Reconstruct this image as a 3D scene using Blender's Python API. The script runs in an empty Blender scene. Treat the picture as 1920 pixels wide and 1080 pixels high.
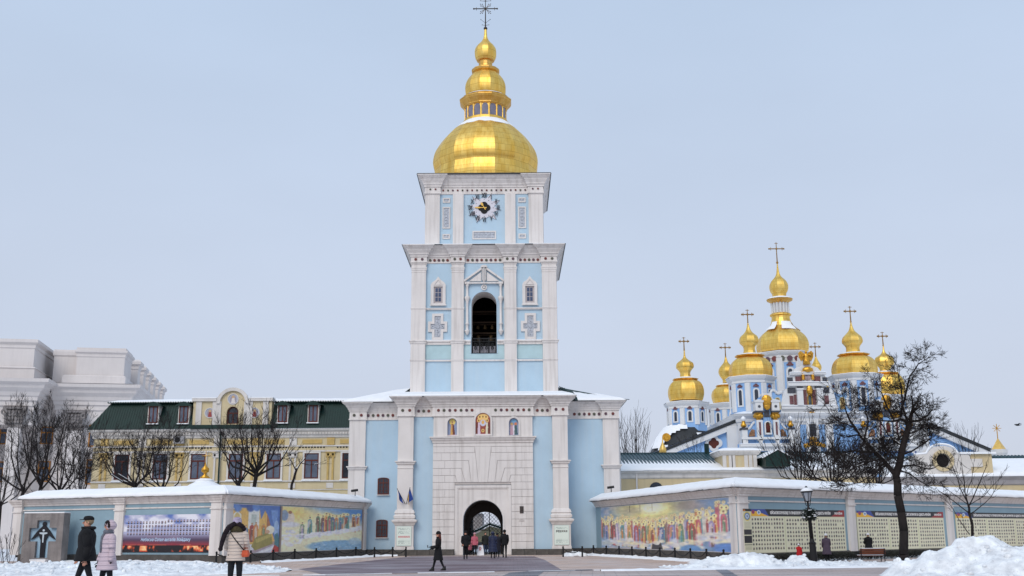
import bpy, bmesh, math, random
import numpy as np
from mathutils import Vector, Matrix, noise
from mathutils.geometry import tessellate_polygon
PI = math.pi
rad = math.radians
scene = bpy.context.scene
COL = scene.collection

# ---------------------------------------------------------------- camera
FPX, PITCH, ROLL, EYE = 2039.0, rad(12.71), rad(-0.37), 1.55
cam_data = bpy.data.cameras.new('camera')
cam_data.sensor_width = 36.0
cam_data.lens = FPX / 1920 * 36
cam_data.clip_start = 0.3
cam_data.clip_end = 3000
cam = bpy.data.objects.new('camera', cam_data)
COL.objects.link(cam)
cam.matrix_world = Matrix.Translation((0, 0, EYE)) @ Matrix.Rotation(PI / 2 + PITCH, 4, 'X') @ Matrix.Rotation(ROLL, 4, 'Z')
scene.camera = cam

# ---------------------------------------------------------------- sky, sun, exposure
SUN_EL, SUN_AZ = rad(40), rad(200)          # azimuth clockwise from +Y (north)
world = bpy.data.worlds.new('World')
scene.world = world
world.use_nodes = True
wn, wl = world.node_tree.nodes, world.node_tree.links
bg = wn['Background']
bg.inputs['Strength'].default_value = 0.1
skyt = wn.new('ShaderNodeTexSky')
skyt.sky_type = 'NISHITA'
skyt.sun_disc = False
skyt.sun_elevation = SUN_EL
skyt.sun_rotation = SUN_AZ
skyt.air_density = 1.0
skyt.dust_density = 2.5
wtc = wn.new('ShaderNodeTexCoord')
wsep = wn.new('ShaderNodeSeparateXYZ')
wl.new(wtc.outputs['Generated'], wsep.inputs[0])
wr = wn.new('ShaderNodeValToRGB')           # even overcast layer
wr.color_ramp.elements[0].position = 0.0
wr.color_ramp.elements[0].color = (0.64, 0.68, 0.80, 1)
wr.color_ramp.elements[1].position = 0.55
wr.color_ramp.elements[1].color = (0.535, 0.675, 0.88, 1)
e = wr.color_ramp.elements.new(0.22)
e.color = (0.61, 0.69, 0.84, 1)
wl.new(wsep.outputs['Z'], wr.inputs[0])
wnz = wn.new('ShaderNodeTexNoise')
wnz.inputs['Scale'].default_value = 1.6
wnz.inputs['Detail'].default_value = 6
wnz.inputs['Roughness'].default_value = 0.5
wmap = wn.new('ShaderNodeMapping')
wmap.inputs['Scale'].default_value = (1, 1, 2.6)
wl.new(wtc.outputs['Generated'], wmap.inputs[0])
wl.new(wmap.outputs[0], wnz.inputs['Vector'])
wmr = wn.new('ShaderNodeMapRange')
wmr.inputs['From Min'].default_value = 0.3
wmr.inputs['From Max'].default_value = 0.7
wmr.inputs['To Min'].default_value = 9.35
wmr.inputs['To Max'].default_value = 10.4
wl.new(wnz.outputs['Fac'], wmr.inputs['Value'])
wsc = wn.new('ShaderNodeVectorMath')
wsc.operation = 'SCALE'
wl.new(wr.outputs[0], wsc.inputs[0])
wl.new(wmr.outputs[0], wsc.inputs['Scale'])
wmx = wn.new('ShaderNodeMix')
wmx.data_type = 'RGBA'
wmx.inputs['Factor'].default_value = 0.9
wl.new(skyt.outputs[0], wmx.inputs['A'])
wl.new(wsc.outputs[0], wmx.inputs['B'])
wl.new(wmx.outputs['Result'], bg.inputs['Color'])

sun_d = bpy.data.lights.new('sun', 'SUN')
sun_d.energy = 1.53
sun_d.angle = rad(32)
sun_d.color = (1.0, 0.94, 0.87)
sun = bpy.data.objects.new('sun', sun_d)
COL.objects.link(sun)
sdir = Vector((math.sin(SUN_AZ) * math.cos(SUN_EL), math.cos(SUN_AZ) * math.cos(SUN_EL), math.sin(SUN_EL)))
sun.rotation_euler = sdir.to_track_quat('Z', 'Y').to_euler()
sun.location = sdir * 60

scene.view_settings.view_transform = 'Standard'
scene.view_settings.look = 'None'
scene.view_settings.exposure = 0.0
scene.view_settings.gamma = 1.0
scene.view_settings.use_curve_mapping = False

# ---------------------------------------------------------------- helpers
def at(px, py, Y):
    """point of the plane y=Y seen at pixel (px,py) of the 1920x1080 photograph -> (x, z)"""
    u0 = (px - 960) / FPX
    v0 = (540 - py) / FPX
    c, s = math.cos(-ROLL), math.sin(-ROLL)
    u = u0 * c + v0 * s
    v = -u0 * s + v0 * c
    dy = math.cos(PITCH) - v * math.sin(PITCH)
    dz = math.sin(PITCH) + v * math.cos(PITCH)
    t = Y / dy
    return u * t, EYE + dz * t

def lin(c):
    """8-bit sRGB -> linear"""
    return tuple(((x / 255) / 12.92 if x / 255 <= 0.04045 else ((x / 255 + 0.055) / 1.055) ** 2.4) for x in c)

MATS = {}
def mat(name, rgb, rough=0.8, metal=0.0, var=0.12, scale=3.0, bump=0.15, bscale=None, streak=0.0, stretch=(1, 1, 1), dirt=None, spec=0.3, detail=6, vlo=None):
    if name in MATS:
        return MATS[name]
    m = bpy.data.materials.new(name)
    m.use_nodes = True
    n, l = m.node_tree.nodes, m.node_tree.links
    b = n['Principled BSDF']
    b.inputs['Roughness'].default_value = rough
    b.inputs['Metallic'].default_value = metal
    b.inputs['Specular IOR Level'].default_value = spec
    tc = n.new('ShaderNodeTexCoord')
    mp = n.new('ShaderNodeMapping')
    mp.inputs['Scale'].default_value = stretch
    l.new(tc.outputs['Object'], mp.inputs[0])
    nz = n.new('ShaderNodeTexNoise')
    nz.inputs['Scale'].default_value = scale
    nz.inputs['Detail'].default_value = detail
    nz.inputs['Roughness'].default_value = 0.6
    l.new(mp.outputs[0], nz.inputs['Vector'])
    mr = n.new('ShaderNodeMapRange')
    mr.inputs['From Min'].default_value = 0.3
    mr.inputs['From Max'].default_value = 0.7
    l.new(nz.outputs['Fac'], mr.inputs['Value'])
    mx = n.new('ShaderNodeMix')
    mx.data_type = 'RGBA'
    mx.inputs['A'].default_value = (*[c * (1 - var) for c in rgb], 1)
    mx.inputs['B'].default_value = (*[min(1, c * (1 + var * 0.6)) for c in rgb], 1)
    l.new(mr.outputs[0], mx.inputs['Factor'])
    out = mx.outputs['Result']
    if streak > 0:
        mp2 = n.new('ShaderNodeMapping')
        mp2.inputs['Scale'].default_value = (2.2, 2.2, 0.12)
        l.new(tc.outputs['Object'], mp2.inputs[0])
        n2 = n.new('ShaderNodeTexNoise')
        n2.inputs['Scale'].default_value = 1.6
        n2.inputs['Detail'].default_value = 5
        l.new(mp2.outputs[0], n2.inputs['Vector'])
        r2 = n.new('ShaderNodeMapRange')
        r2.inputs['From Min'].default_value = 0.48
        r2.inputs['From Max'].default_value = 0.75
        r2.inputs['To Max'].default_value = streak
        l.new(n2.outputs['Fac'], r2.inputs['Value'])
        m2 = n.new('ShaderNodeMix')
        m2.data_type = 'RGBA'
        l.new(r2.outputs[0], m2.inputs['Factor'])
        l.new(out, m2.inputs['A'])
        dc = dirt or tuple(c * 0.55 for c in rgb)
        m2.inputs['B'].default_value = (*dc, 1)
        out = m2.outputs['Result']
    l.new(out, b.inputs['Base Color'])
    if bump > 0:
        nb = n.new('ShaderNodeTexNoise')
        nb.inputs['Scale'].default_value = bscale or scale * 5
        nb.inputs['Detail'].default_value = 4
        l.new(mp.outputs[0], nb.inputs['Vector'])
        bp = n.new('ShaderNodeBump')
        bp.inputs['Strength'].default_value = bump
        bp.inputs['Distance'].default_value = 0.05
        l.new(nb.outputs['Fac'], bp.inputs['Height'])
        l.new(bp.outputs[0], b.inputs['Normal'])
    MATS[name] = m
    return m

def print_mat(name, rough=0.45):
    m = bpy.data.materials.new(name)
    m.use_nodes = True
    n, l = m.node_tree.nodes, m.node_tree.links
    a = n.new('ShaderNodeAttribute')
    a.attribute_name = 'print'
    l.new(a.outputs['Color'], n['Principled BSDF'].inputs['Base Color'])
    n['Principled BSDF'].inputs['Roughness'].default_value = rough
    return m

def tag(o, label=None, cat=None, group=None, kind=None):
    if label: o['label'] = label
    if cat: o['category'] = cat
    if group: o['group'] = group
    if kind: o['kind'] = kind
    return o

def empty(name, loc, label=None, cat=None, group=None, rz=0.0):
    o = bpy.data.objects.new(name, None)
    o.empty_display_size = 0.3
    COL.objects.link(o)
    o.location = loc
    o.rotation_euler = (0, 0, rz)
    return tag(o, label, cat, group)

def worigin(o):
    v = Vector((0, 0, 0))
    while o is not None:
        v += o.location
        o = o.parent
    return v

def wrap(o, parent):
    o.parent = parent
    return o

class MB:
    """mesh collector; each face carries a material slot"""
    def __init__(s):
        s.v, s.f, s.m, s.sm = [], [], [], []
        s.slot, s.smooth = 0, False
    def add(s, vs, fs):
        o = len(s.v)
        s.v.extend(tuple(map(float, p)) for p in vs)
        for f in fs:
            s.f.append(tuple(i + o for i in f))
            s.m.append(s.slot)
            s.sm.append(s.smooth)
        return s
    def box(s, x0, x1, y0, y1, z0, z1):
        vs = [(x0, y0, z0), (x1, y0, z0), (x1, y1, z0), (x0, y1, z0), (x0, y0, z1), (x1, y0, z1), (x1, y1, z1), (x0, y1, z1)]
        return s.add(vs, [(0, 3, 2, 1), (4, 5, 6, 7), (0, 1, 5, 4), (1, 2, 6, 5), (2, 3, 7, 6), (3, 0, 4, 7)])
    def quad(s, a, b, c, d):
        return s.add([a, b, c, d], [(0, 1, 2, 3)])
    def loft(s, x0, x1, y0, y1, prof, cap0=True, cap1=True):
        """rectangular rings offset outward: prof = [(offset, z), ...]"""
        vs, fs = [], []
        for o, z in prof:
            vs += [(x0 - o, y0 - o, z), (x1 + o, y0 - o, z), (x1 + o, y1 + o, z), (x0 - o, y1 + o, z)]
        for i in range(len(prof) - 1):
            a, b = 4 * i, 4 * i + 4
            for k in range(4):
                k2 = (k + 1) % 4
                fs.append((a + k, a + k2, b + k2, b + k))
        if cap0: fs.append((3, 2, 1, 0))
        n = 4 * (len(prof) - 1)
        if cap1: fs.append((n, n + 1, n + 2, n + 3))
        return s.add(vs, fs)
    def plate(s, loops, y0, y1, back=True):
        """solid between y0 (front) and y1 cut by loops of (x,z); the first loop is the outline, the rest are holes"""
        tri = tessellate_polygon([[Vector((x, z, 0)) for x, z in lp] for lp in loops])
        flat = [p for lp in loops for p in lp]
        n = len(flat)
        vs = [(x, y0, z) for x, z in flat] + [(x, y1, z) for x, z in flat]
        fs = []
        for t in tri:
            a, b, c = [flat[i] for i in t]
            ar = (b[0] - a[0]) * (c[1] - a[1]) - (b[1] - a[1]) * (c[0] - a[0])
            t = tuple(t) if ar > 0 else tuple(reversed(t))
            fs.append(t)
            if back: fs.append(tuple(i + n for i in reversed(t)))
        o = 0
        for li, lp in enumerate(loops):
            k = len(lp)
            ar = sum(lp[i][0] * lp[(i + 1) % k][1] - lp[(i + 1) % k][0] * lp[i][1] for i in range(k))
            ccw = (ar > 0) == (li == 0)
            for i in range(k):
                a, b = o + i, o + (i + 1) % k
                fs.append((b, a, a + n, b + n) if ccw else (a, b, b + n, a + n))
            o += k
        return s.add(vs, fs)
    def lathe(s, prof, n=16, cx=0, cy=0, ph=0.0, cap=True, sx=1.0, sy=1.0):
        vs, fs = [], []
        for r, z in prof:
            for k in range(n):
                a = ph + 2 * PI * k / n
                vs.append((cx + r * math.cos(a) * sx, cy + r * math.sin(a) * sy, z))
        for i in range(len(prof) - 1):
            for k in range(n):
                k2 = (k + 1) % n
                fs.append((i * n + k, i * n + k2, (i + 1) * n + k2, (i + 1) * n + k))
        if cap:
            fs.append(tuple(reversed(range(n))))
            o = (len(prof) - 1) * n
            fs.append(tuple(o + k for k in range(n)))
        return s.add(vs, fs)
    def tube(s, p0, p1, r0, r1=None, n=6, cap=True):
        if r1 is None: r1 = r0
        p0, p1 = Vector(p0), Vector(p1)
        d = p1 - p0
        if d.length < 1e-6: return s
        d.normalize()
        u = d.orthogonal().normalized()
        w = d.cross(u)
        vs = []
        for p, r in ((p0, r0), (p1, r1)):
            for k in range(n):
                a = 2 * PI * k / n
                vs.append(p + (u * math.cos(a) + w * math.sin(a)) * r)
        fs = [(k, (k + 1) % n, n + (k + 1) % n, n + k) for k in range(n)]
        if cap:
            fs.append(tuple(reversed(range(n))))
            fs.append(tuple(n + k for k in range(n)))
        return s.add(vs, fs)
    def path(s, pts, rs, n=6):
        for i in range(len(pts) - 1):
            s.tube(pts[i], pts[i + 1], rs[i] if hasattr(rs, '__len__') else rs, rs[i + 1] if hasattr(rs, '__len__') else rs, n)
        return s
    def rings(s, rings, n=14, cap=True):
        """rings = [(center, rx, ry, yaw)] : body-like shells in horizontal rings"""
        vs, fs = [], []
        for (c, rx, ry, yaw) in rings:
            for k in range(n):
                a = 2 * PI * k / n
                x, y = rx * math.cos(a), ry * math.sin(a)
                vs.append((c[0] + x * math.cos(yaw) - y * math.sin(yaw), c[1] + x * math.sin(yaw) + y * math.cos(yaw), c[2]))
        up = rings[-1][0][2] > rings[0][0][2]
        for i in range(len(rings) - 1):
            for k in range(n):
                k2 = (k + 1) % n
                q = (i * n + k, i * n + k2, (i + 1) * n + k2, (i + 1) * n + k)
                fs.append(q if up else tuple(reversed(q)))
        if cap:
            a = tuple(range(n))
            o = (len(rings) - 1) * n
            b = tuple(o + k for k in range(n))
            fs.append(tuple(reversed(a)) if up else a)
            fs.append(b if up else tuple(reversed(b)))
        return s.add(vs, fs)
    def ball(s, c, r, n=10, m=6, sx=1, sy=1, sz=1):
        vs, fs = [], []
        for i in range(1, m):
            t = PI * i / m
            for k in range(n):
                a = 2 * PI * k / n
                vs.append((c[0] + r * sx * math.sin(t) * math.cos(a), c[1] + r * sy * math.sin(t) * math.sin(a), c[2] - r * sz * math.cos(t)))
        vs.append((c[0], c[1], c[2] - r * sz))
        vs.append((c[0], c[1], c[2] + r * sz))
        b, t = len(vs) - 2, len(vs) - 1
        for i in range(m - 2):
            for k in range(n):
                k2 = (k + 1) % n
                fs.append((i * n + k, i * n + k2, (i + 1) * n + k2, (i + 1) * n + k))
        for k in range(n):
            fs.append((b, (k + 1) % n, k))
            fs.append(((m - 2) * n + k, (m - 2) * n + (k + 1) % n, t))
        return s.add(vs, fs)
    def build(s, name, mats, parent=None, local=False, pivot=None, label=None):
        if not isinstance(mats, (list, tuple)): mats = [mats]
        me = bpy.data.meshes.new(name)
        off = Vector((0, 0, 0))
        if parent is not None and not local: off = worigin(parent)
        pv = Vector(pivot) if pivot is not None else None
        o_ = pv if pv is not None else off
        me.from_pydata([(x - o_[0], y - o_[1], z - o_[2]) for x, y, z in s.v], [], s.f)
        for m in mats: me.materials.append(m)
        me.polygons.foreach_set('material_index', s.m)
        me.polygons.foreach_set('use_smooth', s.sm)
        me.update()
        o = bpy.data.objects.new(name, me)
        COL.objects.link(o)
        if parent is not None: o.parent = parent
        if pv is not None: o.location = pv - off
        if label: o['label'] = label
        return o

def inst(src, parent, loc, name=None, rz=0.0, scl=None, mats=None, label=None):
    """another object that shares the mesh of src; loc in the parent's frame"""
    o = bpy.data.objects.new(name or src.name.split('.')[0], src.data)
    COL.objects.link(o)
    o.parent = parent
    o.location = loc
    o.rotation_euler = (0, 0, rz)
    if scl: o.scale = scl
    if label: o['label'] = label
    return o

def copy_tree(o, parent=None):
    c = o.copy()
    COL.objects.link(c)
    c.parent = parent
    for ch in list(o.children):
        copy_tree(ch, c)
    return c

def arch(cx, hw, z0, zs, n=12, top=None, rise=None):
    """arched outline, counter-clockwise: width 2*hw, foot z0, springing zs"""
    rise = hw if rise is None else rise
    pts = [(cx - hw, z0), (cx + hw, z0)]
    for k in range(n + 1):
        a = PI * k / n
        pts.append((cx + hw * math.cos(a), zs + rise * math.sin(a)))
    return pts

def circ(cx, cz, r, n=16, sx=1, sz=1, ph=0):
    return [(cx + r * sx * math.cos(ph + 2 * PI * k / n), cz + r * sz * math.sin(ph + 2 * PI * k / n)) for k in range(n)]

def rect(x0, x1, z0, z1):
    return [(x0, z0), (x1, z0), (x1, z1), (x0, z1)]

def text_mesh(body, size, m, name='lettering', parent=None, loc=(0, 0, 0), rot=(PI / 2, 0, 0), width=None, extrude=0.004, align='CENTER', bold=0.0, shear=0.0):
    cu = bpy.data.curves.new(name, 'FONT')
    cu.body = body
    cu.size = size
    cu.extrude = extrude
    cu.offset = bold
    cu.shear = shear
    cu.align_x = align
    cu.align_y = 'CENTER'
    cu.resolution_u = 2
    t = bpy.data.objects.new(name, cu)
    COL.objects.link(t)
    dg = bpy.context.evaluated_depsgraph_get()
    dg.update()
    me = bpy.data.meshes.new_from_object(t.evaluated_get(dg))
    bpy.data.objects.remove(t)
    me.name = name
    me.materials.clear()
    me.materials.append(m)
    o = bpy.data.objects.new(name, me)
    COL.objects.link(o)
    o.parent = parent
    o.location = loc
    o.rotation_euler = rot
    if width and len(me.vertices):
        xs = [v.co.x for v in me.vertices]
        w = max(xs) - min(xs)
        if w > 0: o.scale = (width / w, 1, 1)
    return o

# small raster painter for printed boards, icons and murals (flat print only)
class Canvas:
    def __init__(s, w, h, rgb=(255, 255, 255)):
        s.w, s.h = w, h
        s.a = np.zeros((h, w, 3))
        s.a[:] = rgb
        s.yy, s.xx = np.mgrid[0:h, 0:w].astype(float)
        s.yy = (s.yy + 0.5) / h          # 0 top .. 1 bottom
        s.xx = (s.xx + 0.5) / w
        s.asp = w / h
    def blend(s, mask, rgb, al=1.0):
        m = (np.clip(mask, 0, 1) * al)[..., None]
        s.a = s.a * (1 - m) + np.array(rgb, float) * m
    def ell(s, cx, cy, rx, ry, rgb, al=1.0, soft=0.15):
        d = np.sqrt(((s.xx - cx) / rx) ** 2 + ((s.yy - cy) / ry) ** 2)
        s.blend((1 - d) / soft + 0.5, rgb, al)
    def box(s, x0, x1, y0, y1, rgb, al=1.0):
        s.blend(((s.xx >= x0) & (s.xx <= x1) & (s.yy >= y0) & (s.yy <= y1)).astype(float), rgb, al)
    def poly(s, pts, rgb, al=1.0):
        ins = np.zeros((s.h, s.w), bool)
        n = len(pts)
        for i in range(n):
            x0, y0 = pts[i]
            x1, y1 = pts[(i + 1) % n]
            if y0 == y1: continue
            c = ((s.yy > y0) != (s.yy > y1)) & (s.xx < (x1 - x0) * (s.yy - y0) / (y1 - y0) + x0)
            ins ^= c
        s.blend(ins.astype(float), rgb, al)
    def noise(s, fx, fy, seed=0):
        r = np.random.RandomState(seed)
        out = np.zeros((s.h, s.w))
        amp = 1
        for o in range(4):
            gx, gy = int(fx * 2 ** o) + 2, int(fy * 2 ** o) + 2
            g = r.rand(gy, gx)
            x = s.xx * (gx - 1.001)
            y = s.yy * (gy - 1.001)
            xi, yi = x.astype(int), y.astype(int)
            xf, yf = x - xi, y - yi
            xf, yf = xf * xf * (3 - 2 * xf), yf * yf * (3 - 2 * yf)
            out += amp * ((g[yi, xi] * (1 - xf) + g[yi, xi + 1] * xf) * (1 - yf) + (g[yi + 1, xi] * (1 - xf) + g[yi + 1, xi + 1] * xf) * yf)
            amp *= 0.5
        return out / 1.875
    def mesh(s, name, w, h, m, parent, loc=(0, 0, 0), local=True, mask=None):
        """printed sheet in the local xz plane (front towards -y); lower left corner at loc"""
        W, H = s.w, s.h
        gx, gz = np.meshgrid(np.linspace(0, w, W), np.linspace(h, 0, H))
        co = np.zeros((H, W, 3))
        co[..., 0] = gx
        co[..., 2] = gz
        idx = np.arange(W * H).reshape(H, W)
        q = np.stack([idx[1:, :-1], idx[1:, 1:], idx[:-1, 1:], idx[:-1, :-1]], -1)
        if mask is not None:
            keep = (mask[1:, :-1] & mask[1:, 1:] & mask[:-1, 1:] & mask[:-1, :-1])
            q = q[keep]
        q = q.reshape(-1, 4)
        me = bpy.data.meshes.new(name)
        me.vertices.add(W * H)
        me.vertices.foreach_set('co', co.ravel())
        me.loops.add(q.size)
        me.loops.foreach_set('vertex_index', q.ravel())
        me.polygons.add(len(q))
        me.polygons.foreach_set('loop_start', np.arange(0, q.size, 4))
        me.update(calc_edges=True)
        at_ = me.color_attributes.new('print', 'FLOAT_COLOR', 'POINT')
        c = np.clip(s.a, 0, 255) / 255
        c = np.where(c <= 0.04045, c / 12.92, ((c + 0.055) / 1.055) ** 2.4)
        rgba = np.ones((W * H, 4))
        rgba[:, :3] = c.reshape(-1, 3)
        at_.data.foreach_set('color', rgba.ravel())
        me.materials.append(m)
        o = bpy.data.objects.new(name, me)
        COL.objects.link(o)
        o.parent = parent
        o.location = loc
        return o

# ---------------------------------------------------------------- materials
M_WHITE = mat('white_plaster', lin((223, 217, 213)), 0.85, var=0.06, scale=0.7, bump=0.12, bscale=14, streak=0.4, dirt=lin((156, 147, 140)))
M_BLUE = mat('pale_blue_plaster', lin((180, 204, 220)), 0.85, var=0.07, scale=0.6, bump=0.12, bscale=12, streak=0.32, dirt=lin((194, 208, 216)))
M_TURQ = mat('turquoise_plaster', lin((178, 204, 209)), 0.85, var=0.1, scale=1.2, bump=0.12, bscale=12, streak=0.3, dirt=lin((190, 210, 215)))
M_WBLUE = mat('wall_blue_plaster', lin((142, 168, 181)), 0.85, var=0.07, scale=0.8, bump=0.1, bscale=12, streak=0.25, dirt=lin((128, 155, 172)))
M_CBLUE = mat('cathedral_blue_plaster', lin((140, 178, 222)), 0.85, var=0.06, scale=0.5, bump=0.05)
M_YELLOW = mat('ochre_yellow_plaster', lin((206, 190, 154)), 0.85, var=0.08, scale=0.8, bump=0.1, streak=0.2, dirt=lin((186, 160, 112)))
M_PALEY = mat('pale_yellow_plaster', lin((205, 186, 148)), 0.85, var=0.07, scale=0.6, bump=0.1, streak=0.25, dirt=lin((160, 148, 130)))
M_STONE = mat('dark_plinth_stone', lin((88, 84, 80)), 0.8, var=0.3, scale=2.0, bump=0.3)
M_GREY = mat('grey_ministry_stone', lin((213, 206, 203)), 0.85, var=0.08, scale=0.25, bump=0.1, bscale=6, streak=0.1, dirt=lin((140, 134, 134)))
M_GREY2 = mat('grey_carved_stone', lin((132, 126, 124)), 0.85, var=0.3, scale=1.5, bump=0.6, bscale=3)
M_SNOW = mat('snow', (0.87, 0.88, 0.90), 0.6, var=0.05, scale=1.5, bump=0.35, bscale=5, spec=0.2)
M_GREEN = mat('dark_green_metal_roof', lin((20, 48, 43)), 0.45, var=0.2, scale=1.5, bump=0.05)
M_TEAL = mat('blue_green_metal_roof', lin((34, 68, 76)), 0.4, var=0.2, scale=1.5, bump=0.05)
M_EAVE = mat('dark_metal_eave', lin((52, 54, 56)), 0.5, var=0.15, bump=0)
M_IRON = mat('black_iron', lin((26, 26, 28)), 0.5, var=0.2, bump=0.05, scale=6)
M_DARK = mat('dark_interior', lin((34, 32, 32)), 0.9, var=0.2, bump=0)
M_GLASS = mat('dark_window_glass', lin((48, 54, 66)), 0.12, var=0.3, scale=1.2, bump=0, spec=0.6)
M_GLASSB = mat('dusty_blue_glass', lin((92, 100, 116)), 0.25, var=0.3, scale=1.5, bump=0.1, spec=0.5)
M_BROWN = mat('brown_window_wood', lin((92, 42, 34)), 0.55, var=0.2, scale=4, bump=0.05)
M_OCHREW = mat('ochre_window_wood', lin((176, 118, 50)), 0.55, var=0.2, scale=4, bump=0.05)
M_BARK = mat('dark_bark', lin((38, 33, 32)), 0.9, var=0.35, scale=6, bump=0.5, stretch=(1, 1, 0.3))
M_TWIG = mat('twig_bark', lin((40, 34, 33)), 0.9, var=0.3, scale=3, bump=0)
M_SKIN = mat('skin', lin((206, 152, 128)), 0.55, var=0.05, bump=0)
M_GOLDP = mat('gold_ornament', lin((214, 160, 62)), 0.35, metal=0.7, var=0.35, scale=4, bump=0.5, bscale=8)

def gold_mat(name, rgb, cells):
    m = bpy.data.materials.new(name)
    m.use_nodes = True
    n, l = m.node_tree.nodes, m.node_tree.links
    b = n['Principled BSDF']
    b.inputs['Metallic'].default_value = 1.0
    tc = n.new('ShaderNodeTexCoord')
    sp = n.new('ShaderNodeSeparateXYZ')
    l.new(tc.outputs['Object'], sp.inputs[0])
    an = n.new('ShaderNodeMath'); an.operation = 'ARCTAN2'
    l.new(sp.outputs['Y'], an.inputs[0]); l.new(sp.outputs['X'], an.inputs[1])
    ml = n.new('ShaderNodeMath'); ml.operation = 'MULTIPLY'; ml.inputs[1].default_value = cells / (2 * PI)
    l.new(an.outputs[0], ml.inputs[0])
    cb = n.new('ShaderNodeCombineXYZ')
    l.new(ml.outputs[0], cb.inputs[0]); l.new(sp.outputs['Z'], cb.inputs[1])
    vo = n.new('ShaderNodeTexBrick')
    vo.inputs['Scale'].default_value = 1.0; vo.inputs['Brick Width'].default_value = 1.0; vo.inputs['Row Height'].default_value = 0.6
    vo.inputs['Mortar Size'].default_value = 0.03; vo.inputs['Mortar Smooth'].default_value = 0.6
    vo.inputs['Color1'].default_value = (1, 1, 1, 1); vo.inputs['Color2'].default_value = (.84, .80, .72, 1); vo.inputs['Mortar'].default_value = (.5, .42, .3, 1)
    l.new(cb.outputs[0], vo.inputs['Vector'])
    nz = n.new('ShaderNodeTexNoise')
    nz.inputs['Roughness'].default_value = .7
    nz.inputs['Scale'].default_value = 0.8
    nz.inputs['Detail'].default_value = 5
    mp = n.new('ShaderNodeMapping')
    mp.inputs['Scale'].default_value = (2.4, 2.4, 0.5)
    l.new(tc.outputs['Object'], mp.inputs[0])
    l.new(mp.outputs[0], nz.inputs['Vector'])
    cr = n.new('ShaderNodeValToRGB')
    cr.color_ramp.elements[0].position = 0.3
    cr.color_ramp.elements[0].color = (rgb[0] * 0.85, rgb[1] * 0.76, rgb[2] * 0.5, 1)
    cr.color_ramp.elements[1].position = 0.68
    cr.color_ramp.elements[1].color = (min(1, rgb[0] * 1.08), min(1, rgb[1] * 1.1), min(1, rgb[2] * 1.3), 1)
    l.new(nz.outputs['Fac'], cr.inputs[0])
    mx = n.new('ShaderNodeMix')
    mx.data_type = 'RGBA'
    mx.blend_type = 'MULTIPLY'
    mx.inputs['Factor'].default_value = 0.6
    l.new(cr.outputs[0], mx.inputs['A'])
    l.new(vo.outputs['Color'], mx.inputs['B'])
    l.new(mx.outputs['Result'], b.inputs['Base Color'])
    mr = n.new('ShaderNodeMapRange')
    mr.inputs['To Min'].default_value = 0.40
    mr.inputs['To Max'].default_value = 0.56
    l.new(nz.outputs['Fac'], mr.inputs['Value'])
    l.new(mr.outputs[0], b.inputs['Roughness'])
    bp = n.new('ShaderNodeBump')
    bp.inputs['Strength'].default_value = 0.28
    bp.inputs['Distance'].default_value = 0.06
    l.new(nz.outputs['Fac'], bp.inputs['Height'])
    l.new(bp.outputs[0], b.inputs['Normal'])
    return m
M_GOLD = gold_mat('gold_leaf', (1.0, 0.66, 0.17), 48)
M_GOLD2 = gold_mat('gold_leaf_cathedral', (1.0, 0.66, 0.17), 32)
M_GOLDD = gold_mat('gold_darker_trim', (0.80, 0.50, 0.14), 24)
# ================================================================ bell tower
TX = -2.25
tower = empty('bell_tower', (TX, 82, 0), 'tall white and pale blue bell tower with gold domes, clock and arched gateway', 'bell tower')
CB0, CB1 = TX - 6.35, TX + 6.35
WG0, WG1 = TX - 10.25, TX + 10.35
YC, YW, YT2, YT3 = 82.25, 84.0, 85.35, 86.2

M_ROSE = [mat('rosette_' + n, lin(c), 0.4, var=0.35, scale=9, bump=0.2) for n, c in (('red', (120, 66, 62)), ('green', (92, 92, 80)), ('plum', (100, 74, 84)))]

def rosettes(parent, xs, y, z, r=0.115):
    """ceramic rosettes of a frieze, each one its own piece"""
    srcs = []
    for m in M_ROSE:
        srcs.append(None)
    for i, x in enumerate(xs):
        k = i % 3
        if srcs[k] is None:
            b = MB()
            b.plate([circ(0, 0, r, 8)], -0.045, 0.0)
            b.plate([circ(0, 0, r * 0.4, 6)], -0.08, -0.045)
            o = b.build('rosette', M_ROSE[k], parent, local=True)
            srcs[k] = o
            o.location = Vector((x, y, z)) - worigin(parent)
        else:
            inst(srcs[k], parent, Vector((x, y, z)) - worigin(parent))

def cornice_profile(z0, z1, out):
    h = z1 - z0
    return [(0.03, z0), (0.10, z0), (0.10, z0 + 0.12 * h), (0.16 * out / 0.55, z0 + 0.22 * h), (0.16 * out / 0.55 + .02, z0 + 0.34 * h), (0.55 * out, z0 + 0.58 * h),
            (0.58 * out, z0 + 0.66 * h), (0.86 * out, z0 + 0.84 * h), (0.88 * out, z0 + 0.9 * h), (out, z0 + 0.93 * h), (out, z1)]

def pilaster(name, x0, x1, yf, yb, z0, z1, marks, mm=M_WHITE, parent=tower, caps=()):
    b = MB()
    b.box(x0, x1, yf, yb, z0, z1)
    p = b.build(name, mm, parent)
    b = MB()
    for z, h, o in marks:
        b.loft(x0, x1, yf, yb - 0.01, [(0, z - h), (o * 0.5, z - h * 0.75), (o * 0.6, z - h * 0.35), (o, z - h * 0.25), (o, z), (0, z + 0.02)], False, False)
    if marks: b.build('moulding', mm, p)
    return p

# --- lower centre block, with the gateway cut through it
b = MB()
AH, AS = 1.46, 2.5
gate_arch = arch(TX, AH, 0.0, AS, 16)
outer = [(CB0, 0.0), (TX - AH, 0.0)] + [(x, z) for x, z in reversed(gate_arch[2:])] + [(TX + AH, 0.0), (CB1, 0.0), (CB1, 10.15), (CB0, 10.15)]
outer = [p for i, p in enumerate(outer) if i == 0 or p != outer[i - 1]]
b.plate([outer], YC, YC + 5.2)
b.build('centre_wall', M_BLUE, tower)
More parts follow.
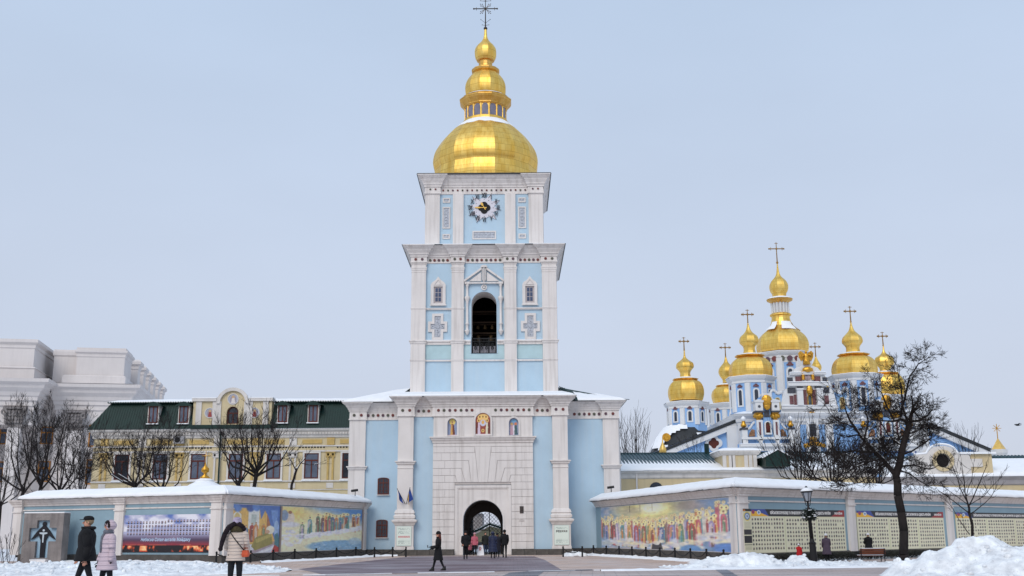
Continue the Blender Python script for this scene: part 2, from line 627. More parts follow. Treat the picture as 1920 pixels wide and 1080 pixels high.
# inner narrower arch with the gate leaf, and the rest of the passage
IH = 1.24
b = MB()
ia = arch(TX, IH, 0.0, 1.98, 14)
fr = [(TX - AH, 0.0), (TX - IH, 0.0)] + list(reversed(ia[2:])) + [(TX + IH, 0.0), (TX + AH, 0.0), (TX + AH, 4.1), (TX - AH, 4.1)]
fr = [p for i, p in enumerate(fr) if i == 0 or p != fr[i - 1]]
b.plate([fr], YC + 5.21, YC + 6.2)
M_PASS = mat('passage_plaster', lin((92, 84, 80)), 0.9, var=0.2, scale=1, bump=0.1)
b.build('inner_arch', M_PASS, tower)
b = MB()
b.box(TX - 2.2, TX - IH - 0.03, YC + 6.21, 97.5, 0, 3.6)
b.box(TX + IH + 0.03, TX + 2.2, YC + 6.21, 97.5, 0, 3.6)
b.box(TX - 2.2, TX + 2.2, YC + 6.21, 97.5, 3.61, 4.0)
b.build('passage', M_PASS, tower)
b = MB()
for k in range(12):
    a0, a1 = PI * k / 12, PI * (k + 1) / 12
    x0, z0 = TX + (AH - .01) * math.cos(a0), AS + (AH - .01) * math.sin(a0)
    x1, z1 = TX + (AH - .01) * math.cos(a1), AS + (AH - .01) * math.sin(a1)
    b.quad((x0, YC + .6, z0), (x1, YC + .6, z1), (x1, YC + 5.2, z1), (x0, YC + 5.2, z0))
for sx in (-1, 1):
    b.quad((TX + sx * (AH - .01), YC + .6, 0), (TX + sx * (AH - .01), YC + 5.2, 0), (TX + sx * (AH - .01), YC + 5.2, AS), (TX + sx * (AH - .01), YC + .6, AS))
b.build('vault_lining', M_PASS, tower)

# wings
for sx, (xa, xb) in ((-1, (WG0, TX - 2.21)), (1, (TX + 2.21, WG1))):
    b = MB()
    if sx < 0: b.box(xa, CB0 + .02, YW, 98, 0, 10.15); b.box(CB0 + .02, xb, YC + 5.21, 98, 0, 10.15)
    else: b.box(CB1 - .02, xb, YW, 98, 0, 10.15); b.box(xa, CB1 - .02, YC + 5.21, 98, 0, 10.15)
    b.build('wing_wall', M_BLUE, tower)
b = MB()
b.box(TX - 2.2, TX + 2.2, YC + 6.3, 98, 4.01, 10.15)
b.build('core_wall', M_DARK, tower)

# plinth of dark stone: single blocks
def plinth_row(x0, x1, y0, y1, z1, parent, n, local=False):
    w = (x1 - x0) / n
    src = None
    for i in range(n):
        if src is None:
            bb = MB()
            bb.box(0.012, w - 0.012, 0, y1 - y0, 0, z1)
            src = bb.build('plinth_stone', M_STONE, parent, local=True)
            src.location = Vector((x0, y0, 0)) - (Vector((0, 0, 0)) if local else worigin(parent))
        else:
            inst(src, parent, src.location + Vector((w * i, 0, 0)))
plinth_row(WG0 - .12, CB0 - .2, YW - .14, YW + .05, 0.43, tower, 4)
plinth_row(CB1 + .2, WG1 + .12, YW - .14, YW + .05, 0.43, tower, 4)
plinth_row(CB0 - .25, TX - 2.12, YC - .75, YC - .02, 0.41, tower, 5)
plinth_row(TX + 2.12, CB1 + .25, YC - .75, YC - .02, 0.41, tower, 5)

# white field with the icons, over the rusticated portal
b = MB()
b.plate([rect(TX - 3.72, TX + 3.72, 8.66, 10.6), arch(TX - 2.31, .36, 8.72, 9.66, 10), arch(TX, .56, 8.72, 9.84, 12) , arch(TX + 2.31, .36, 8.72, 9.66, 10)], YC - .22, YC - .003)
b.build('icon_field', M_WHITE, tower)

def icon_canvas(kind):
    c = Canvas(34 if kind != 1 else 44, 56, (120, 140, 175))
    r = random.Random(kind)
    nz = c.noise(6, 8, kind)
    c.blend(nz, (205, 190, 200), 0.5)
    if kind == 0:
        c.ell(.5, .2, .3, .18, (240, 215, 120))
        c.poly([(.3, .92), (.38, .3), (.62, .3), (.75, .92)], (150, 82, 50))
        c.poly([(.3, .92), (.36, .34), (.5, .34), (.52, .92)], (205, 160, 90))
        c.poly([(.6, .92), (.56, .36), (.66, .4), (.78, .9)], (96, 50, 44))
        c.ell(.5, .22, .09, .06, (190, 140, 100))
        c.box(0, 1, .92, 1, (210, 190, 195))
    elif kind == 1:
        c.a[:] = (150, 70, 55)
        c.ell(.5, .2, .36, .16, (235, 190, 120))
        for (x, y) in ((.5, .17), (.22, .34), (.78, .34), (.3, .18), (.7, .18), (.5, .78)):
            c.ell(x, y, .1, .075, (240, 205, 120)); c.ell(x, y, .05, .045, (140, 85, 55))
        c.ell(.5, .45, .2, .14, (200, 205, 225)); c.ell(.5, .42, .1, .08, (225, 170, 90))
        for x, col in ((.1, (110, 50, 40)), (.24, (215, 195, 210)), (.76, (220, 215, 190)), (.9, (110, 60, 50))):
            c.poly([(x - .09, .92), (x - .05, .42), (x + .05, .42), (x + .1, .92)], col)
        c.box(0, 1, .92, 1, (225, 215, 215))
    else:
        c.ell(.5, .16, .3, .1, (130, 185, 225))
        c.ell(.3, .34, .14, .08, (205, 170, 110)); c.ell(.7, .33, .14, .08, (215, 130, 90))
        c.poly([(.1, .95), (.2, .4), (.4, .4), (.45, .95)], (190, 150, 165))
        c.poly([(.45, .95), (.4, .42), (.55, .4), (.62, .95)], (220, 215, 225))
        c.poly([(.55, .95), (.6, .4), (.8, .4), (.92, .95)], (60, 92, 96))
        c.blend(nz > .6, (200, 180, 185), .35)
    return c
M_PRINT = print_mat('painted_panel')
for k, (x, hw, zs) in enumerate(((TX - 2.31, .36, 9.66), (TX, .56, 9.84), (TX + 2.31, .36, 9.66))):
    c = icon_canvas(k)
    ax = (c.xx - .5) * 2 * hw
    az = 8.72 + (1 - c.yy) * (zs + hw - 8.72)
    msk = (az <= zs) | ((ax ** 2 + (az - zs) ** 2) < (hw * 1.02) ** 2)
    b = MB()
    pz = .13 if k == 1 else 0
    o0 = arch(x, hw + .14, 8.68, zs, 12); i0 = arch(x, hw + .002, 8.72, zs, 12)
    b.plate([o0, i0], YC - .3 - pz, YC - .222 - .05 * (k == 1))
    fr = b.build('niche_frame', M_WHITE, tower)
    c.mesh('icon', 2 * hw, zs + hw - 8.72, M_PRINT, tower, Vector((x - hw, (YC - .34 if k == 1 else YC - .03), 8.72)) - worigin(tower), mask=msk)

# portal: cornice, rusticated blocks, moulded frame
b = MB()
b.loft(TX - 3.74, TX + 3.74, YC - .25, YC - .01, [(0, 8.15), (.05, 8.2), (.05, 8.28), (.16, 8.42), (.17, 8.5), (.26, 8.55), (.26, 8.64), (0.05, 8.66)])
b.build('portal_cornice', M_WHITE, tower)
b = MB()
b.plate([rect(TX - 3.74, TX - 2.1, .42, 8.15)], YC - .17, YC - .003)
b.plate([rect(TX + 2.1, TX + 3.74, .42, 8.15)], YC - .17, YC - .003)
b.plate([rect(TX - 2.1, TX + 2.1, 5.1, 8.15)], YC - .17, YC - .003)
M_JOINT = mat('joint_plaster', lin((196, 189, 185)), 0.9, var=0.1, bump=0)
b.build('portal_backing', M_JOINT, tower)
G = 0.012
def stone(poly):
    cx = sum(p[0] for p in poly) / len(poly); cz = sum(p[1] for p in poly) / len(poly)
    bb = MB()
    bb.plate([[(TX + x, z) for x, z in poly]], YC - .235 - random.uniform(0, .012), YC - .172)
    bb.build('stone_block', M_WHITE, tower)
def srow(xa, xb, z0, z1):
    if xb - xa > .1: stone([(xa + G * .4, z0 + G), (xb - G * .4, z0 + G), (xb - G * .4, z1 - G), (xa + G * .4, z1 - G)])
for sx in (-1, 1):
    rows = [.42 + .5389 * k for k in range(10)]
    for k in range(9):
        cut = 2.85 if k % 2 else 3.2
        for xa, xb in ((2.1, cut), (cut, 3.74)):
            a, c_ = sorted((sx * xa, sx * xb))
            srow(a, c_, rows[k], rows[k + 1])
    bs = [.35, .88, 1.32, 1.92]
    ts = [.57, 1.08, 1.62, 2.08]
    zt = [7.45, 6.87, 6.3, 5.78]
    z0 = 5.27
    for k in range(4):
        nb = bs[k + 1] if k < 3 else 2.5
        nt = ts[k + 1] if k < 3 else 2.5
        nz_ = zt[k + 1] if k < 3 else z0
        xe = 2.85 if k % 2 else 2.45
        if k < 3:
            pl = [(bs[k] + G, z0 + G), (nb - G, z0 + G), (nt - G, nz_ + G), (xe - G, nz_ + G), (xe - G, zt[k] - G), (ts[k] + G, zt[k] - G)]
        else:
            pl = [(bs[k] + G, z0 + G), (xe - G, z0 + G), (xe - G, zt[k] - G), (ts[k] + G, zt[k] - G)]
        if sx < 0: pl = [(-x, z) for x, z in reversed(pl)]
        stone(pl)
        a, c_ = sorted((sx * xe, sx * 3.74))
        if c_ - a > 1.0:
            md = (a + c_) / 2
            srow(a, md, nz_ if k < 3 else z0, zt[k]); srow(md, c_, nz_ if k < 3 else z0, zt[k])
        else: srow(a, c_, nz_ if k < 3 else z0, zt[k])
    for xa, xb in ((.62, 1.75), (1.75, 2.9), (2.9, 3.74)):
        a, c_ = sorted((sx * xa, sx * xb))
        srow(a, c_, 7.45, 7.9)
stone([(-.35 + G, 5.27), (.35 - G, 5.27), (.62 - G, 7.9), (-.62 + G, 7.9)])
srow(-3.74, 3.74, 7.9, 8.15)
# moulded frame of the gateway
b = MB()
def frame_loop(hw, zt_):
    return [(TX - hw, 0.0), (TX + hw, 0.0), (TX + hw, zt_), (TX - hw, zt_)]
def portal_ring(hw_o, zt_o, hw_i, zs_i, yf, yb):
    pts = [(TX - hw_o, 0.02), (TX - hw_i, 0.02)] + [(TX - hw_i * math.cos(PI * k / 16), zs_i + hw_i * math.sin(PI * k / 16)) for k in range(17)] + [(TX + hw_i, 0.02), (TX + hw_o, 0.02), (TX + hw_o, zt_o), (TX - hw_o, zt_o)]
    pts = [p for i, p in enumerate(pts) if i == 0 or (abs(p[0] - pts[i - 1][0]) + abs(p[1] - pts[i - 1][1])) > 1e-4]
    b.plate([pts], yf, yb)
portal_ring(2.09, 5.05, 1.47, 2.5, YC - .18, YC - .004)
portal_ring(1.62, 4.2, 1.46, 2.5, YC - .181, YC - .1801) if False else None
b.plate([[(TX - 2.09, .02), (TX - 1.9, .02), (TX - 1.9, 4.86), (TX + 1.9, 4.86), (TX + 1.9, .02), (TX + 2.09, .02), (TX + 2.09, 5.05), (TX - 2.09, 5.05)]], YC - .27, YC - .182)
b.plate([[(TX - 1.9, .02), (TX - 1.82, .02), (TX - 1.82, 4.78), (TX + 1.82, 4.78), (TX + 1.82, .02), (TX + 1.9, .02), (TX + 1.9, 4.86), (TX - 1.9, 4.86)]], YC - .225, YC - .182)
ar_o = [(TX - 1.6 * math.cos(PI * k / 16), 2.5 + 1.6 * math.sin(PI * k / 16)) for k in range(17)]
ar_i = [(TX + 1.475 * math.cos(PI * k / 16), 2.5 + 1.475 * math.sin(PI * k / 16)) for k in range(17)]
b.plate([[(TX - 1.6, .02)] + ar_o[0:] + [(TX + 1.6, .02), (TX + 1.475, .02)] + ar_i + [(TX - 1.475, .02)]], YC - .24, YC - .182)
b.build('portal_frame', M_WHITE, tower)
# bronze plaque to the right of the gateway
b = MB(); b.box(TX + 2.72, TX + 3.0, YC - .29, YC - .25, 3.0, 3.5); b.box(TX + 2.79, TX + 2.93, YC - .31, YC - .291, 3.2, 3.4)
b.build('plaque', mat('dark_bronze', lin((70, 62, 60)), .5, var=.3, scale=10, bump=.3), tower)
b = MB(); b.box(TX + 2.74, TX + 2.98, YC - .265, YC - .25, 2.55, 2.62); b.box(TX + 2.68, TX + 3.04, YC - .265, YC - .25, 2.4, 2.5)
b.build('small_plate', M_JOINT, tower)

# big pilasters of the centre block
for sx in (-1, 1):
    xa, xb = sorted((TX + sx * 5.2, TX + sx * 6.35))
    pilaster('pilaster', xa, xb, YC - .42, YC - .003, 2.5, 10.15, [(6.85, .3, .2), (6.35, .08, .05)])
    b = MB()
    b.loft(xa, xb, YC - .42, YC - .01, [(.12, 2.62), (.2, 2.68), (.22, 2.85), (.12, 2.95), (.12, 3.0), (.18, 3.04), (.1, 3.25), (0.0, 3.32)], False, False)
    b.build('pilaster_base', M_WHITE, tower)
    b = MB()
    b.loft(xa, xb, YC - .44, YC - .01, [(.14, .42), (.14, .62), (.1, .62), (.1, 2.15), (.16, 2.2), (.2, 2.3), (.32, 2.42), (.34, 2.5), (.34, 2.56), (.1, 2.62)])
    ped = b.build('pedestal', M_WHITE, tower)
    # information board with prohibition signs
    c = Canvas(60, 84, (206, 222, 214))
    c.box(.04, .96, .03, .97, (222, 232, 222))
    rr = random.Random(5)
    for y in (.1, .16, .24, .3, .36, .7, .75, .8, .86, .9):
        for k in range(24):
            x = .1 + k * .034
            if rr.random() > .2: c.box(x, x + .026, y, y + .018, (120, 140, 135), .8)
    for k in range(6):
        x = .16 + k * .136
        if sx < 0:
            c.ell(x, .54, .062, .048, (196, 40, 40)); c.ell(x, .54, .042, .032, (240, 240, 240)); c.ell(x, .54, .02, .02, (60, 50, 50))
            c.poly([(x - .045, .51), (x - .03, .505), (x + .045, .57), (x + .03, .575)], (196, 40, 40))
        else:
            c.box(x - .05, x + .05, .26, .33, (50, 50, 54)); c.ell(x, .29, .018, .018, (190, 180, 160))
    xm = (xa + xb) / 2
    s_ = empty('information_board', (xm, YC - .6, .7),
               'pale green board with red prohibition signs on the left pedestal of the gateway' if sx < 0 else 'pale green board with small dark pictures on the right pedestal of the gateway', 'sign')
    bb = MB(); bb.box(-.54, .54, 0, .04, 0, 1.4); bb.build('board', mat('board_edge', lin((196, 214, 208)), .6), s_, local=True)
    c.mesh('print', 1.06, 1.38, M_PRINT, s_, (-.53, -.004, .01))

# wing pilasters
for sx in (-1, 1):
    xo = WG0 if sx < 0 else WG1
    xa, xb = sorted((xo, xo - sx * 1.2))
    pilaster('pilaster', xa, xb, YW - .2, YW - .003, .43, 10.1, [(6.6, .3, .2)])
    pilaster('pilaster', *(sorted((xo + sx * .003, xo + sx * .15))), YW + .4, YW + 1.6, 0, 10.1, [])

# entablature with rosettes
def entab(x0, x1, y0, y1, zf0, zf1, ztop, out, res, parent, mm=M_WHITE, yfront=None):
    b = MB()
    b.loft(x0, x1, y0, y1, [(.02, zf0), (.07, zf0 + .02), (.07, zf0 + .1), (.04, zf0 + .12), (.04, zf1)], True, False)
    fz = b.build('frieze', mm, parent)
    b = MB()
    pr = cornice_profile(zf1, ztop, out)
    b.loft(x0, x1, y0, y1, pr)
    for xa, xb, d in res:
        b.loft(xa, xb, y0 - d, y0 + .4, [(o * 1.0 + .02, z - .004 if i == len(pr) - 1 else z) for i, (o, z) in enumerate([(.02, zf0), (.09, zf0 + .02), (.09, zf0 + .1), (.05, zf0 + .12)] + pr)])
    co = b.build('cornice', mm, parent)
    b = MB()
    b.loft(x0, x1, y0, y1, [(out - .04, ztop + .003), (out + .1, ztop + .003), (out + .1, ztop + .05), (out - .04, ztop + .06)])
    b.build('eave_edge', M_EAVE, parent)
entab(CB0 + .02, CB1 - .02, YC, YC + 5, 10.15, 10.9, 11.62, .62, [(CB0, CB0 + 1.15, .42), (CB1 - 1.15, CB1, .42), (TX - 3.75, TX + 3.75, .22)], tower)
entab(WG0, WG1, YW, 98, 10.1, 10.76, 11.42, .55, [(WG0, WG0 + 1.2, .2), (WG1 - 1.2, WG1, .2)], tower)
rs = [TX + x for x in (-3.35, -2.93, -2.5, -2.08, -1.65, -1.23, -.82, .95, 1.38, 1.8, 2.22, 2.65, 3.07, 3.48)]
rosettes(tower, rs, YC - .27, 10.62)
rosettes(tower, [TX + s * x for s in (-1, 1) for x in (4.1, 4.48, 4.86)], YC - .045, 10.6)
rosettes(tower, [TX + s * x for s in (-1, 1) for x in (5.5, 6.03)], YC - .48, 10.62)
rosettes(tower, [TX + s * x for s in (-1, 1) for x in (7.0, 7.38, 7.76, 8.14, 8.52, 8.9)], YW - .05, 10.48)
rosettes(tower, [TX + s * x for s in (-1, 1) for x in (9.4, 9.95)], YW - .27, 10.48)

# brown arched windows in the left wing
def arched_window(parent, cx, w, z0, z1, y, name='window', fm=M_BROWN, gm=M_GLASS, rise=.12, bars=(1, 2), white=True):
    hw = w / 2
    zs = z1 - rise
    b = MB()
    b.plate([arch(cx, hw, z0, zs, 8, rise=rise), arch(cx, hw - .09, z0 + .09, zs - .05, 8, rise=rise)], y - .1, y + .02)
    b.box(cx - .035, cx + .035, y - .08, y, z0 + .09, zs + rise - .1)
    b.box(cx - hw + .09, cx + hw - .09, y - .085, y - .002, z0 + (z1 - z0) * .66, z0 + (z1 - z0) * .66 + .07)
    for s in (-1, 1):
        b.box(cx + s * hw * .5 - .012, cx + s * hw * .5 + .012, y - .07, y - .01, z0 + .09, z1 - .12)
    for k in (.22, .44):
        b.box(cx - hw + .09, cx + hw - .09, y - .07, y - .012, z0 + (z1 - z0) * k, z0 + (z1 - z0) * k + .025)
    f = b.build(name, fm, parent)
    b = MB()
    b.plate([arch(cx, hw - .09, z0 + .09, zs - .05, 8, rise=rise)], y - .03, y - .022)
    b.build('pane', gm, f)
    if white:
        b = MB(); b.box(cx - hw - .05, cx + hw + .05, y - .16, y - .003, z0 - .06, z0 - .003)
        b.build('sill', M_WHITE, f)
    return f
arched_window(tower, -9.88, .86, 4.47, 5.75, YW - .001)
arched_window(tower, -9.93, .86, 1.3, 2.62, YW - .001)

# lower roof, snow covered with green metal showing on the right
zr = 12.4
b = MB()
x0, x1 = CB0 - .6, CB1 + .6
b.slot = 1
b.add([(x0, YC - .65, 11.68), (x1, YC - .65, 11.68), (TX + 5.9, YT2, zr), (TX - 5.9, YT2, zr)], [(0, 1, 2, 3)])
b.slot = 0
b.add([(WG0 - .6, YW - .6, 11.49), (CB0 - .55, YW - .6, 11.49), (TX - 5.75, YT2 + 1.6, 13.0), (TX - 5.75, 93, 13.2), (WG0 - .6, 98.6, 11.49)], [(0, 1, 2), (0, 2, 3, 4)])
b.add([(CB1 + .55, YW - .6, 11.49), (WG1 + .6, YW - .6, 11.49), (WG1 + .6, 98.6, 11.49), (TX + 5.75, 93, 13.2), (TX + 5.75, YT2 + 1.6, 13.0)], [(0, 1, 4), (1, 2, 3, 4)])
rf = b.build('roof', [M_GREEN, M_SNOW], tower)
def snow_sheet(name, quad, n, m, th, parent, local=False, hole=None, seed=0, ragged=.25, matl=None, edges=True):
    """uneven snow blanket over a sloping quad a,b (eave) c,d (ridge), with a ragged rim"""
    A, B, C_, D = [Vector(p) for p in quad]
    vs, fs = [], []
    nrm = (B - A).cross(D - A).normalized()
    if nrm.z < 0: nrm = -nrm
    for j in range(m + 1):
        for i in range(n + 1):
            u, v = i / n, j / m
            p = (A * (1 - u) + B * u) * (1 - v) + (D * (1 - u) + C_ * u) * v
            w = noise.noise(Vector((p.x * .9, p.y * .9, seed))) * .6 + noise.noise(Vector((p.x * 3.1, p.y * 3.1, seed + 5))) * .3
            e = min(1, min(v * m, (m - v * m)) / 1.0) if edges else 1
            h = th * (0.15 + .85 * e) * (1 + .35 * w)
            if j == 0:
                p = p + (A - D).normalized() * ragged * (.12 + .8 * max(-.4, w))
            vs.append(p + nrm * h)
    for j in range(m):
        for i in range(n):
            q = (j * (n + 1) + i, j * (n + 1) + i + 1, (j + 1) * (n + 1) + i + 1, (j + 1) * (n + 1) + i)
            if hole:
                c = sum((vs[k] for k in q), Vector()) / 4
                if hole(c): continue
            fs.append(q)
    # skirt
    k0 = len(vs)
    bot = [vs[i] - nrm * (th * .7) for i in range(n + 1)]
    vs += bot
    for i in range(n):
        fs.append((k0 + i, k0 + i + 1, i + 1, i))
    bb = MB(); bb.smooth = True
    bb.add(vs, fs)
    return bb.build(name, matl or M_SNOW, parent, local=local)
snow_sheet('roof_snow', [(x0, YC - .66, 11.69), (x1, YC - .66, 11.69), (TX + 5.9, YT2 - .02, zr + .02), (TX - 5.9, YT2 - .02, zr + .02)], 70, 6, .09, tower, seed=1, ragged=.12)
snow_sheet('roof_snow', [(WG0 - .62, YW - .62, 11.5), (CB0 - .55, YW - .62, 11.5), (TX - 5.8, YT2 + 1.6, 13.0), (TX - 6.4, YT2 + 1.6, 12.9)], 24, 8, .1, tower, seed=3, ragged=.1)
snow_sheet('roof_snow', [(CB1 + .9, YW - .62, 11.5), (WG1 + .62, YW - .62, 11.5), (TX + 7.6, YT2 + 1.2, 12.55), (TX + 6.9, YT2 + 1.4, 12.75)], 30, 8, .1, tower, seed=9, ragged=.1,
           hole=lambda c: noise.noise(Vector((c.x * .8, c.y * .5, 4))) > .38 - .5 * (c.z - 11.9))
b = MB()
for k in range(14):
    x = CB1 + .7 + k * .32
    zt_ = 13.0 - abs(k) * .11
    b.tube((x, YW - .55, 11.53), (TX + 6.0 + k * .18, YT2 + 1.5, max(12.0, 13.03 - k * .07)), .03, .03, 4)
b.build('roof_seam', M_GREEN, tower)
# grey-white lantern base peeking left of the shaft
# --- second tier
T2 = 5.82
A0, A1 = TX - T2, TX + T2
b = MB()
op = arch(TX, 1.01, 15.5, 19.5, 14)
b.plate([rect(A0, A1, 11.4, 24.0), op], YT2, YT2 + 2.2)
b.build('second_tier_wall', M_BLUE, tower)
b = MB()
b.box(A0, A0 + .6, YT2 + 2.21, YT2 + 11.4, 11.4, 24.0)
b.box(A1 - .6, A1, YT2 + 2.21, YT2 + 11.4, 11.4, 24.0)
b.box(A0 + .61, A1 - .61, YT2 + 10.8, YT2 + 11.4, 11.4, 24.0)
b.build('second_tier_side_wall', M_WHITE, tower)
b = MB()
for (a_, c_, z0, z1) in ((A0 + 1.18, -2.62 + TX, 15.06, 16.36), (TX + 2.62, A1 - 1.18, 15.06, 16.36), (TX - 1.6, TX - 1.02, 15.06, 16.36), (TX + 1.02, TX + 1.6, 15.06, 16.36), (TX - 1.02, TX + 1.02, 15.06, 15.45)):
    b.box(a_, c_, YT2 - .02, YT2 - .003, z0, z1)
b.build('turquoise_panel', M_TURQ, tower)
# interior of the belfry: floor, beams, bells
b = MB()
b.box(A0 + .62, A1 - .62, YT2 + 2.22, YT2 + 10.7, 15.2, 15.4)
b.box(A0 + .62, A1 - .62, YT2 + 2.22, YT2 + 10.7, 23.2, 23.4)
b.box(A0 + .61, A0 + .7, YT2 + 2.22, YT2 + 10.7, 15.4, 23.2)
b.box(A1 - .7, A1 - .61, YT2 + 2.22, YT2 + 10.7, 15.4, 23.2)
b.box(A0 + .7, A1 - .7, YT2 + 10.6, YT2 + 10.75, 15.4, 23.2)
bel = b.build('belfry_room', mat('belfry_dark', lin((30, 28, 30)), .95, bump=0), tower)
M_BRONZE = mat('bell_bronze', lin((82, 66, 44)), .45, metal=.6, var=.3, bump=.1)
b = MB()
for z in (17.6, 18.5, 19.4):
    for y in (2.9, 3.9):
        b.box(TX - 2.5, TX + 2.5, YT2 + y, YT2 + y + .12, z, z + .12)
b.build('beam', mat('old_timber', lin((62, 48, 38)), .9), tower)
for x, z, s in ((-.55, 17.55, .8), (.5, 17.55, .7), (-.6, 18.4, .5), (0, 18.4, .5), (.6, 18.4, .5)):
    b = MB(); b.smooth = True
    b.lathe([(.42 * s, z - .8 * s), (.36 * s, z - .7 * s), (.27 * s, z - .4 * s), (.22 * s, z - .15 * s), (.1 * s, z - .03 * s), (.02, z)], 12, TX + x, YT2 + 3.05)
    b.build('bell', M_BRONZE, tower)
# reveal of the belfry arch (white edge moulding)
b = MB()
b.plate([arch(TX, 1.08, 15.5, 19.5, 14), arch(TX, 1.012, 15.5, 19.5, 14)], YT2 - .06, YT2 - .003)
b.build('arch_moulding', M_BLUE, tower)
b = MB()
av = arch(TX, 1.005, 15.5, 19.5, 14)
for k in range(1, len(av)):
    (xa, za), (xb, zb) = av[k], av[(k + 1) % len(av)]
    b.quad((xa, YT2 + .02, za), (xb, YT2 + .02, zb), (xb, YT2 + 2.19, zb), (xa, YT2 + 2.19, za))
b.build('arch_reveal', M_WHITE, tower)
# railing with cast panels
b = MB()
for z, h in ((16.75, .07), (16.5, .04), (15.55, .07)):
    b.box(TX - 1.0, TX + 1.0, YT2 + .1, YT2 + .17, z - h, z)
for x in (-.97, -.38, .38, .93):
    b.box(TX + x - .03, TX + x + .04, YT2 + .09, YT2 + .18, 15.5, 16.8)
for k in range(16):
    x = TX - .9 + k * .12
    b.box(x - .012, x + .012, YT2 + .12, YT2 + .145, 15.55, 16.7)
for x in (-.68, -.2, .2, .66):
    for dz in (15.95, 16.2):
        b.plate([circ(TX + x, dz, .13, 8), circ(TX + x, dz, .08, 8)], YT2 + .1, YT2 + .13)
rl = b.build('railing', M_IRON, tower)
b = MB()
for xa, xb in ((-.9, -.42), (-.34, .34), (.42, .9)):
    b.box(TX + xa, TX + xb, YT2 + .2, YT2 + .23, 15.58, 16.1)
b.build('railing_screen', mat('pale_screen', lin((170, 168, 176)), .8, var=.5, scale=9), tower)
# pilasters of tier two
P2 = [(A0, A0 + 1.16), (TX - 2.6, TX - 1.62), (TX + 1.62, TX + 2.6), (A1 - 1.16, A1)]
for xa, xb in P2:
    pilaster('pilaster', xa, xb, YT2 - .25, YT2 - .003, 12.3, 22.86, [(22.5, .3, .07), (22.82, .12, .07), (19.16, .16, .05), (16.52, .3, .13), (14.98, .16, .06), (22.1, .05, .03)])
for xa, xb in ((TX - T2 - .02, TX - T2), (TX + T2, TX + T2 + .02)):
    pass
b = MB()
b.box(A0 - .05, A0 - .003, YT2 + .5, YT2 + 1.7, 12.3, 22.86); b.box(A1 + .003, A1 + .05, YT2 + .5, YT2 + 1.7, 12.3, 22.86)
b.build('side_pilaster', M_WHITE, tower)
# string courses between the pilasters
b = MB()
gaps = [(P2[0][1], P2[1][0]), (P2[1][1], P2[2][0]), (P2[2][1], P2[3][0])]
for i, (xa, xb) in enumerate(gaps):
    if i != 1:
        b.box(xa, xb, YT2 - .12, YT2 - .004, 19.02, 19.16); b.box(xa, xb, YT2 - .16, YT2 - .004, 19.1, 19.17)
    if i == 1:
        segs = [(xa, TX - 1.05), (TX + 1.05, xb)]
    else: segs = [(xa, xb)]
    for s0, s1 in segs:
        b.box(s0, s1, YT2 - .12, YT2 - .004, 16.2, 16.42); b.box(s0, s1, YT2 - .22, YT2 - .004, 16.42, 16.52)
    b.box(xa, xb, YT2 - .12, YT2 - .004, 14.86, 14.98)
b.build('string_course', M_WHITE, tower)
b = MB()
for i, (xa, xb) in enumerate(gaps):
    segs = [(xa, TX - 1.05), (TX + 1.05, xb)] if i == 1 else [(xa, xb)]
    for s0, s1 in segs: b.box(s0, s1, YT2 - .21, YT2 - .01, 16.522, 16.57)
b.build('ledge_snow', M_SNOW, tower)

# small windows with pointed frames
M_PANE2 = mat('slate_blue_glass', lin((70, 82, 110)), .2, var=.25, scale=3, bump=0, spec=.5)
for s in (-1, 1):
    cx = TX + s * 3.68
    z0, z1 = 19.56, 20.96
    b = MB()
    out = [(cx - .6, z0 - .16), (cx + .6, z0 - .16), (cx + .6, z1 + .12), (cx + .5, z1 + .3), (cx + .22, z1 + .5), (cx, z1 + .8), (cx - .22, z1 + .5), (cx - .5, z1 + .3), (cx - .6, z1 + .12)]
    inn = [(cx - .36, z0), (cx + .36, z0), (cx + .36, z1 - .02), (cx - .36, z1 - .02)]
    b.plate([out, inn], YT2 - .14, YT2 - .003)
    sm = [(cx - .3, z1 + .14), (cx + .3, z1 + .14), (cx + .12, z1 + .36), (cx, z1 + .52), (cx - .12, z1 + .36)]
    b.plate([[(cx + (x - cx) * 1.25, z1 + .3 + (z - z1 - .3) * 1.25) for x, z in sm], sm], YT2 - .19, YT2 - .142)
    b.box(cx - .66, cx + .66, YT2 - .2, YT2 - .142, z0 - .2, z0 - .1)
    w = b.build('window', M_WHITE, tower)
    b = MB()
    b.plate([rect(cx - .355, cx + .355, z0, z1 - .02), ], YT2 - .02, YT2 - .006)
    b.build('window_backing', mat('greyish_frame', lin((186, 178, 178)), .7), w)
    src = None
    for i in range(2):
        for j in range(3):
            bb = MB(); xx = cx - .23 + i * .25; zz = z0 + .17 + j * .38
            if src is None:
                bb.box(0, .2, 0, .02, 0, .32)
                src = bb.build('pane', M_PANE2, w, local=True); src.location = Vector((xx, YT2 - .045, zz)) - worigin(w)
            else: inst(src, w, Vector((xx, YT2 - .045, zz)) - worigin(w))
